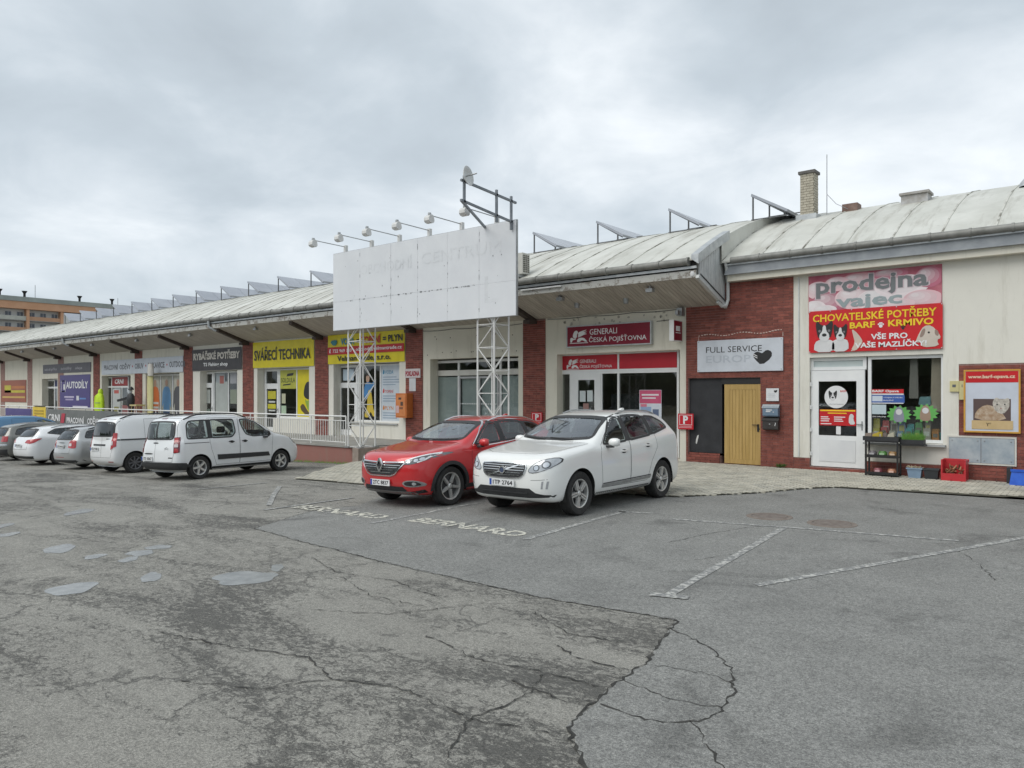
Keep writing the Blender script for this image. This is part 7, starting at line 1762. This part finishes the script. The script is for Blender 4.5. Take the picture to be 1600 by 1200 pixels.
for sd in (1, -1):
    pl_ = [(.50, .795), (.54, .855), (.70, .91), (.86, .985), (.895, .985), (.885, .93), (.80, .845), (.66, .79)]
    h = k.patch('headlight', 'F', sd, [(sd * a, b) for a, b in pl_], m_hld, .007, 1, .04)
    k.ribbon('running_light', 'F', sd, [(sd * a, b) for a, b in ((.56, .86), (.70, .918), (.86, .985))], .02, m_drl, .012, parent=h); k.ribbon('running_light', 'F', sd, [(sd * .86, .975), (sd * .80, .87), (sd * .74, .83)], .022, m_drl, .012, parent=h)
    for y, z in ((.62, .835), (.72, .865), (.78, .89)): k.patch('lens', 'F', sd, [(sd * a, b) for a, b in circle(y, z, .028, 12)], m_lens, .013, 0, .03, 0, h)
    f = k.patch('fog_lamp', 'F', sd, [(sd * a, b) for a, b in ((.50, .455), (.56, .51), (.74, .52), (.83, .45), (.80, .40), (.58, .395))], m_metal, .010, 1, .04)
    k.patch('fog_recess', 'F', sd, [(sd * a, b) for a, b in ((.54, .455), (.585, .495), (.73, .50), (.79, .45), (.77, .42), (.60, .418))], m_black, .016, 1, .04, 0, f); k.patch('lens', 'F', sd, [(sd * a, b) for a, b in circle(.71, .457, .028, 12)], m_lens, .02, 0, .03, 0, f)
    k.patch('corner_cladding', 'F', sd, [(sd * a, b) for a, b in ((.60, .30), (.86, .36), (.88, .24), (.60, .22))], m_trim, .006, 0)
    k.patch('sill_cladding', 'S', sd, [(1.30, .22), (3.16, .22), (3.16, .36), (2.9, .40), (1.5, .38), (1.30, .36)], m_trim, .006, 0); k.ribbon('sill_chrome', 'S', sd, [(1.5, .42), (2.95, .45)], .022, m_metal, .008)
    k.ribbon('window_chrome', 'S', sd, [(1.52, 1.065), (1.84, 1.052), (2.4, 1.085), (3.2, 1.155), (3.9, 1.30), (3.64, 1.475), (3.2, 1.525), (2.7, 1.54), (2.2, 1.52), (1.9, 1.375), (1.52, 1.07)], .014, m_chrome, .010)
    k.patch('tail_light', 'B', sd, [(sd * a, b) for a, b in ((.40, .92), (.80, .90), (.86, 1.02), (.42, 1.02))], m_tail, .008, 1)
k.arch_trim(m_trim, .055, .008)
k.patch('lower_intake', 'F', 1, [(-.50, .40), (.50, .40), (.56, .33), (.5, .30), (-.5, .30), (-.56, .33)], m_black, .006, 0)
k.patch('skid_plate', 'F', 1, [(-.62, .315), (.62, .315), (.70, .27), (.60, .225), (-.60, .225), (-.70, .27)], m_metal, .012, 0)
k.plate('F', 0, .46, '2TC 8837'); k.plate('B', 0, .80, '2TC 8837')
k.mirror(1.68, 1.12, P_r); k.handle(2.24, .95, P_r, .22); k.handle(3.04, 1.0, P_r, .22); k.rails(2.25, 3.75, .60, m_chrome, .014, .035)
k.wipers([((.62, 1.185), (.05, 1.17)), ((-.05, 1.165), (-.6, 1.185))])
k.ribbon('bonnet_crease', 'T', 1, [(.30, .22), (.8, .36), (1.25, .42)], .006, P_r, .004); k.ribbon('bonnet_crease', 'T', -1, [(.30, .22), (.8, .36), (1.25, .42)], .006, P_r, .004)
MB().prism(chaikin([(k.X(3.40), 1.575), (k.X(3.58), 1.555), (k.X(3.57), 1.62), (k.X(3.54), 1.63)], 1), 'y', -.025, .025).build('antenna_fin', P_r, k.t)

# ---- white family van, tail to the camera
bl = dict(L=4.38, W=1.81, H=1.77, wb=2.728, fo=.92, cl=.20, wr=.318, rim=.205, tw=.195, spokes=5, twin=(0,), spw=(.07, .075), yr=.80, arch=.05,
    plan=[(0, .80), (.12, .88), (.35, .95), (.8, .985), (2.0, 1.0), (3.6, .995), (4.1, .98), (4.38, .95)], fz=[.24, .40, .58, .78, .96], fu=[.10, .02, .0, .05, .22], hood=[(.3, 1.0), (.55, 1.05), (.85, 1.13), (1.05, 1.17)], hood_st=[.52, .75],
    cowl=(1.08, 1.18), header=(1.92, 1.66), roof=[(2.4, 1.75), (3.0, 1.765), (3.6, 1.755)], roofend=(4.14, 1.70), tail=(4.30, 1.08), belt=[(1.0, 1.10), (2.4, 1.10), (4.3, 1.11)], rz=[.30, .48, .66, .85, 1.02], ru=[.05, .0, .01, .03, .06], rcol=[0, .006, .02, .05, .13],
    doors=[[(1.28, .36), (1.24, .9), (1.20, 1.10), (1.36, 1.25), (1.9, 1.60), (2.36, 1.665), (2.38, .36)], [(2.39, .36), (2.38, 1.665), (3.32, 1.66), (3.34, 1.0), (3.30, .80), (3.14, .36)]],
    bonnet=[(.30, 0), (.34, .45), (.50, .62), (1.02, .76), (1.02, 0)], gate=[(0, .50), (.66, .50), (.74, .8), (.72, 1.1), (.66, 1.66), (0, 1.69)],
    side_glass=[([(1.24, 1.115), (1.90, 1.09), (2.16, 1.16), (2.28, 1.40), (2.33, 1.61), (2.05, 1.615), (1.75, 1.50)], m_carglass), ([(2.48, 1.24), (2.62, 1.10), (3.28, 1.10), (3.28, 1.62), (2.52, 1.62)], m_carglass), ([(3.36, 1.10), (4.02, 1.10), (3.98, 1.50), (3.88, 1.60), (3.36, 1.62)], m_carglass)],
    pillars=[[(3.26, 1.10), (3.38, 1.10), (3.38, 1.62), (3.26, 1.62)]],
    windscreen=[(.35, 1.21), (.74, 1.24), (.66, 1.60), (.3, 1.635)], rear_glass=[(.2, 1.10), (.62, 1.10), (.66, 1.24), (.62, 1.58), (.2, 1.60)], rg_mat=m_carglass)
P_w2 = paint('van_white', (.82, .84, .85))
b = Car('parked_van', (-20.75, 11.78, gz(-20.75)), R(96), 'white family van with black bumper and side strip, rightmost of the left row', bl, P_w2); b.t['category'] = 'van'
b.patch('rear_bumper', 'B', 1, [(-.86, .30), (.86, .30), (.87, .46), (.6, .49), (-.6, .49), (-.87, .46)], m_trim, .035, 0, .06, .06)
for sd in (1, -1):
    b.patch('bumper_corner', 'S', sd, [(4.02, .28), (4.36, .30), (4.36, .49), (4.06, .47)], m_trim, .03, 0, .05, .05)
    b.patch('side_strip', 'S', sd, [(1.34, .50), (1.40, .62), (3.12, .64), (3.10, .50)], m_trim, .018, 0, .06, .02)
    b.patch('sill', 'S', sd, [(1.28, .20), (3.26, .20), (3.26, .32), (1.28, .32)], m_trim, .006, 0)
    t_ = b.patch('tail_light', 'D', sd, round_poly([(-.10, .74), (.07, .76), (.075, 1.17), (-.09, 1.16)], .02), m_taild, .012, 0, .03)
    for z0, z1, mm in ((.76, .86, m_tail), (.90, .98, m_tailw), (1.03, 1.15, m_tail)): b.patch('tail_lens', 'D', sd, round_poly([(-.08, z0), (.03, z0), (.03, z1), (-.075, z1)], .02), mm, .019, 0, .03, 0, t_)
    b.patch('headlight', 'S', sd, [(.22, .78), (.42, .86), (.62, 1.02), (.54, 1.03), (.24, .92)], m_hl, .006, 1, .04)
    b.patch('headlight_front', 'F', sd, [(sd * a, z) for a, z in ((.52, .74), (.82, .80), (.80, .96), (.60, .88))], m_hl, .006, 1, .04)
    b.patch('slide_rail', 'S', sd, [(3.36, .985), (4.1, .985), (4.1, 1.0), (3.36, 1.0)], m_seamc, .003, 0)
b.ribbon('rear_door_seam', 'B', 1, [(.10, .5), (.10, 1.09)], .008, m_seamc, .002); b.patch('rear_handle', 'B', 1, [(-.02, .995), (.20, .995), (.20, 1.025), (-.02, 1.025)], m_black, .012, 1, .04)
b.patch('rear_door_pillar', 'B', 1, [(.06, 1.10), (.14, 1.10), (.13, 1.60), (.07, 1.60)], m_trim, .007, 0)
b.plate('B', .42, .585, '1T3 5067'); b.patch('plate_lamp', 'B', 1, [(.20, .70), (.62, .70), (.62, .735), (.20, .735)], m_trim, .008, 1)
q = MB()
for z in (.83, .865): 
    h0 = [b.hit('B', 1, y, z + (.03 if y == -.42 else 0), .006) for y in (-.50, -.42, -.34)]
    q.tube(h0[0][:], h0[1][:], .006, 5); q.tube(h0[1][:], h0[2][:], .006, 5)
q.build('badge', m_chrome, b.t); b.patch('model_badge', 'B', 1, [(-.68, .60), (-.52, .60), (-.52, .63), (-.68, .63)], m_chrome, .004, 0, .05, 0); b.patch('brake_light', 'B', 1, [(-.12, 1.655), (.12, 1.655), (.12, 1.68), (-.12, 1.68)], m_taild, .008, 0)
b.mirror(1.52, 1.16, m_black, l=.2, h=.2); b.handle(2.22, .98, m_black, .18); b.handle(2.66, .98, m_black, .18); b.rails(2.0, 4.0, .66, m_trim, .018, .05)
b.wipers([]); q = MB(); p = [b.hit('B', 1, y, z, .02) for y, z in ((.16, 1.12), (.24, 1.42))]; q.tube(p[0][:], p[1][:], .01, 6); q.build('rear_wiper', m_black, b.t)

# ---- white panel van beside it
dk = dict(bl); dk.update(L=4.363, W=1.751, H=1.80, wb=2.81, fo=.84, rim_mat=pm('steel_wheel', (.16, .16, .17), (.22, .22, .23), 9, .5, .4), spokes=8, spw=(.04, .05),
    side_glass=[([(1.24, 1.115), (1.90, 1.09), (2.16, 1.12), (2.28, 1.40), (2.33, 1.58), (2.05, 1.59), (1.75, 1.49)], m_carglass)], pillars=[], rear_glass=[(.2, 1.14), (.66, 1.14), (.70, 1.26), (.66, 1.57), (.2, 1.60)], rg_mat=m_privacy)
P_w3 = paint('dok_white', (.82, .83, .83))
d = Car('parked_van', (-24.75, 11.95, gz(-24.75)), R(92), 'white panel van with dark rear window between the family van and the silver estate', dk, P_w3); d.t['category'] = 'van'
for sd in (1, -1):
    t_ = d.patch('tail_light', 'D', sd, round_poly([(-.11, .74), (.0, .82), (.07, .84), (.075, 1.25), (-.04, 1.25), (-.09, 1.0)], .02), m_tail, .012, 0, .03)
    d.patch('tail_lens', 'D', sd, round_poly([(-.095, .88), (-.04, .88), (-.03, 1.0), (-.085, 1.0)], .02), m_tailw, .019, 0, .03, 0, t_)
    d.patch('slide_rail', 'S', sd, [(3.2, 1.02), (4.18, 1.02), (4.18, 1.06), (3.2, 1.06)], m_trim, .012, 0)
    d.patch('bumper_reflector', 'B', sd, [(sd * .52, .36), (sd * .74, .36), (sd * .74, .385), (sd * .52, .385)], m_tail, .006, 0); d.patch('headlight', 'F', sd, [(sd * a, z) for a, z in ((.50, .74), (.80, .80), (.78, .96), (.56, .88))], m_hl, .006, 1, .04)
d.patch('plate_bar', 'B', 1, [(-.36, .86), (.42, .86), (.42, .91), (-.36, .91)], m_trim, .014, 0); d.plate('B', .28, .76, '4T2 9183'); d.ribbon('rear_door_seam', 'B', 1, [(-.12, .5), (-.12, 1.13)], .008, m_seamc, .002); d.patch('model_badge', 'B', 1, [(-.60, 1.06), (-.38, 1.06), (-.38, 1.085), (-.60, 1.085)], m_chrome, .004, 0, .05, 0)
d.mirror(1.52, 1.16, m_black, l=.2, h=.2); d.handle(2.22, .98, m_black, .18); d.rails(2.0, 4.0, .62, m_trim, .018, .05); d.patch('brake_light', 'B', 1, [(-.1, 1.66), (.1, 1.66), (.1, 1.685), (-.1, 1.685)], m_taild, .008, 0)

# ---- estates further left
oc = dict(L=4.57, W=1.77, H=1.47, wb=2.58, fo=.93, cl=.17, wr=.316, rim=.21, tw=.205, spokes=5, twin=(-.4, .4), spw=(.045, .045), yr=.69, arch=.045,
    fz=[.20, .36, .52, .68, .84], fu=[.10, .02, .0, .03, .14], hood=[(.3, .87), (.55, .91), (1.0, .97), (1.35, 1.0)], cowl=(1.38, 1.0), header=(2.16, 1.38), roof=[(2.6, 1.455), (3.1, 1.455), (3.6, 1.43)], roofend=(4.12, 1.375), tail=(4.46, .98),
    belt=[(1.3, .93), (2.4, .95), (3.4, .98), (4.4, 1.0)], rz=[.24, .42, .58, .74, .93], ru=[.06, .0, .01, .05, .09],
    doors=[[(1.52, .30), (1.46, .80), (1.52, .98), (1.7, 1.1), (2.16, 1.36), (2.42, 1.40), (2.43, .30)], [(2.44, .30), (2.44, 1.40), (3.1, 1.39), (3.32, 1.05), (3.36, .8), (3.12, .62), (2.98, .30)]],
    bonnet=[(.22, 0), (.26, .45), (.42, .62), (1.26, .74), (1.26, 0)], gate=[(0, .56), (.58, .56), (.62, .92), (.58, 1.32), (0, 1.36)],
    side_glass=[([(1.56, .985), (1.84, .97), (2.37, .985), (2.375, 1.37), (2.2, 1.365), (1.93, 1.24)], m_carglass), ([(2.47, .985), (3.24, 1.01), (3.22, 1.365), (2.85, 1.385), (2.46, 1.38)], m_carglass), ([(3.34, 1.02), (4.10, 1.05), (3.98, 1.28), (3.62, 1.345), (3.31, 1.36)], m_privacy)],
    pillars=[[(2.35, .985), (2.49, .99), (2.475, 1.38), (2.365, 1.375)], [(3.22, 1.01), (3.36, 1.02), (3.33, 1.36), (3.21, 1.365)]],
    windscreen=[(.35, 1.02), (.72, 1.04), (.60, 1.345), (.3, 1.37)], rear_glass=[(.3, 1.0), (.64, 1.0), (.56, 1.305), (.3, 1.33)], rg_mat=m_carglass)
P_s = paint('silver', (.46, .47, .47), .55)
o_ = Car('parked_car', (-27.75, 12.0, gz(-27.75)), R(92), 'silver estate car with red tail lights left of the white panel van', oc, P_s)
for sd in (1, -1):
    t_ = o_.patch('tail_light', 'D', sd, round_poly([(-.22, .74), (.0, .72), (.06, .74), (.07, .97), (.0, 1.0), (-.14, .98), (-.20, .9)], .03), m_tail, .012, 0, .03); o_.patch('tail_lens', 'D', sd, round_poly([(-.19, .80), (-.08, .80), (-.08, .89), (-.18, .89)], .02), m_tailw, .019, 0, .03, 0, t_)
    o_.patch('headlight', 'F', sd, [(sd * a, z) for a, z in ((.45, .66), (.80, .70), (.80, .82), (.50, .78))], m_hl, .006, 1, .04)
o_.plate('B', .0, .78, '2T8 4410'); o_.patch('gate_handle', 'B', 1, [(-.2, .89), (.2, .89), (.2, .915), (-.2, .915)], m_trim, .008, 1); o_.patch('lower_bumper', 'B', 1, [(-.8, .24), (.8, .24), (.82, .34), (-.82, .34)], m_trim, .006, 0); o_.patch('reflector', 'B', 1, [(-.3, .42), (.3, .42), (.3, .435), (-.3, .435)], m_tail, .006, 0)
o_.mirror(1.7, 1.02, P_s); o_.handle(2.26, .86, P_s, .2); o_.handle(3.08, .88, P_s, .2); o_.rails(2.3, 3.9, .58, m_trim, .015, .035)
i4 = dict(oc); i4.update(L=4.77, W=1.815, H=1.47, wb=2.77, roofend=(4.22, 1.37), tail=(4.58, 1.02), roof=[(2.6, 1.455), (3.1, 1.46), (3.7, 1.43)], belt=[(1.3, .93), (2.4, .97), (3.6, 1.04), (4.5, 1.10)], rz=[.26, .44, .62, .80, .98], ru=[.08, .0, .0, .03, .10],
    side_glass=[([(1.56, .995), (1.84, .985), (2.37, 1.005), (2.375, 1.37), (2.2, 1.365), (1.93, 1.24)], m_carglass), ([(2.47, 1.01), (3.30, 1.05), (3.28, 1.365), (2.85, 1.385), (2.46, 1.38)], m_privacy), ([(3.40, 1.06), (4.12, 1.17), (3.80, 1.33), (3.37, 1.36)], m_privacy)],
    pillars=[[(2.35, .99), (2.49, 1.0), (2.475, 1.38), (2.365, 1.375)], [(3.28, 1.05), (3.42, 1.06), (3.39, 1.36), (3.27, 1.365)]], rear_glass=[(.3, 1.05), (.64, 1.06), (.54, 1.31), (.3, 1.33)], gate=[(0, .6), (.58, .6), (.62, .95), (.58, 1.32), (0, 1.36)])
P_w4 = paint('i_white', (.83, .84, .85))
h4 = Car('parked_car', (-31.55, 12.05, gz(-31.55)), R(93), 'white estate with slanted swept back tail light, left of the silver estate', i4, P_w4)
for sd in (1, -1):
    t_ = h4.patch('tail_light', 'D', sd, round_poly([(-.30, .84), (-.22, .94), (.0, .97), (.24, 1.0), (.30, .99), (.10, .85), (-.05, .81)], .03), m_tail, .012, 0, .03)
    h4.patch('headlight', 'F', sd, [(sd * a, z) for a, z in ((.45, .66), (.80, .70), (.80, .82), (.50, .78))], m_hl, .006, 1, .04)
h4.plate('B', 0, .74, '3T9 0712'); h4.patch('diffuser', 'B', 1, [(-.74, .26), (.74, .26), (.78, .36), (-.78, .36)], m_trim, .008, 0); h4.mirror(1.7, 1.03, P_w4); h4.handle(2.26, .88, P_w4, .2); h4.handle(3.1, .92, P_w4, .2); h4.rails(2.3, 3.9, .58, m_metal, .015, .03)
P_g = paint('olive_grey', (.20, .20, .185), .4)
s5_ = Car('parked_car', (-35.4, 12.3, gz(-35.4)), R(92), 'dark grey estate with black lower bumper at the far left', dict(oc, H=1.52), P_g)
for sd in (1, -1):
    s5_.patch('tail_light', 'D', sd, round_poly([(-.2, .78), (.08, .78), (.09, 1.0), (-.16, 1.0)], .03), m_tail, .012, 0, .03); s5_.patch('headlight', 'F', sd, [(sd * a, z) for a, z in ((.45, .66), (.80, .70), (.80, .82), (.50, .78))], m_hl, .006, 1, .04)
s5_.patch('lower_bumper', 'B', 1, [(-.82, .22), (.82, .22), (.84, .48), (-.84, .48)], m_trim, .012, 0); s5_.ribbon('chrome_strip', 'B', 1, [(-.78, .66), (.78, .66)], .03, m_chrome, .01); s5_.plate('B', 0, .82, '1T7 3295'); s5_.mirror(1.7, 1.04, P_g); s5_.handle(2.26, .88, P_g, .2); s5_.handle(3.1, .9, P_g, .2); s5_.rails(2.3, 3.9, .58, m_metal, .015, .035)
P_b = paint('blue', (.09, .24, .42), .2)
bv = Car('parked_van', (-38.9, 12.6, gz(-38.9)), R(92), 'light blue van, only its roof showing behind the dark grey estate', dk, P_b); bv.t['category'] = 'van'
for sd in (1, -1): bv.patch('tail_light', 'D', sd, round_poly([(-.11, .74), (.07, .84), (.075, 1.25), (-.04, 1.25)], .02), m_tail, .012, 0, .03)
bv.mirror(1.52, 1.16, m_black, l=.2, h=.2); bv.plate('B', .28, .76, '5T1 6648')
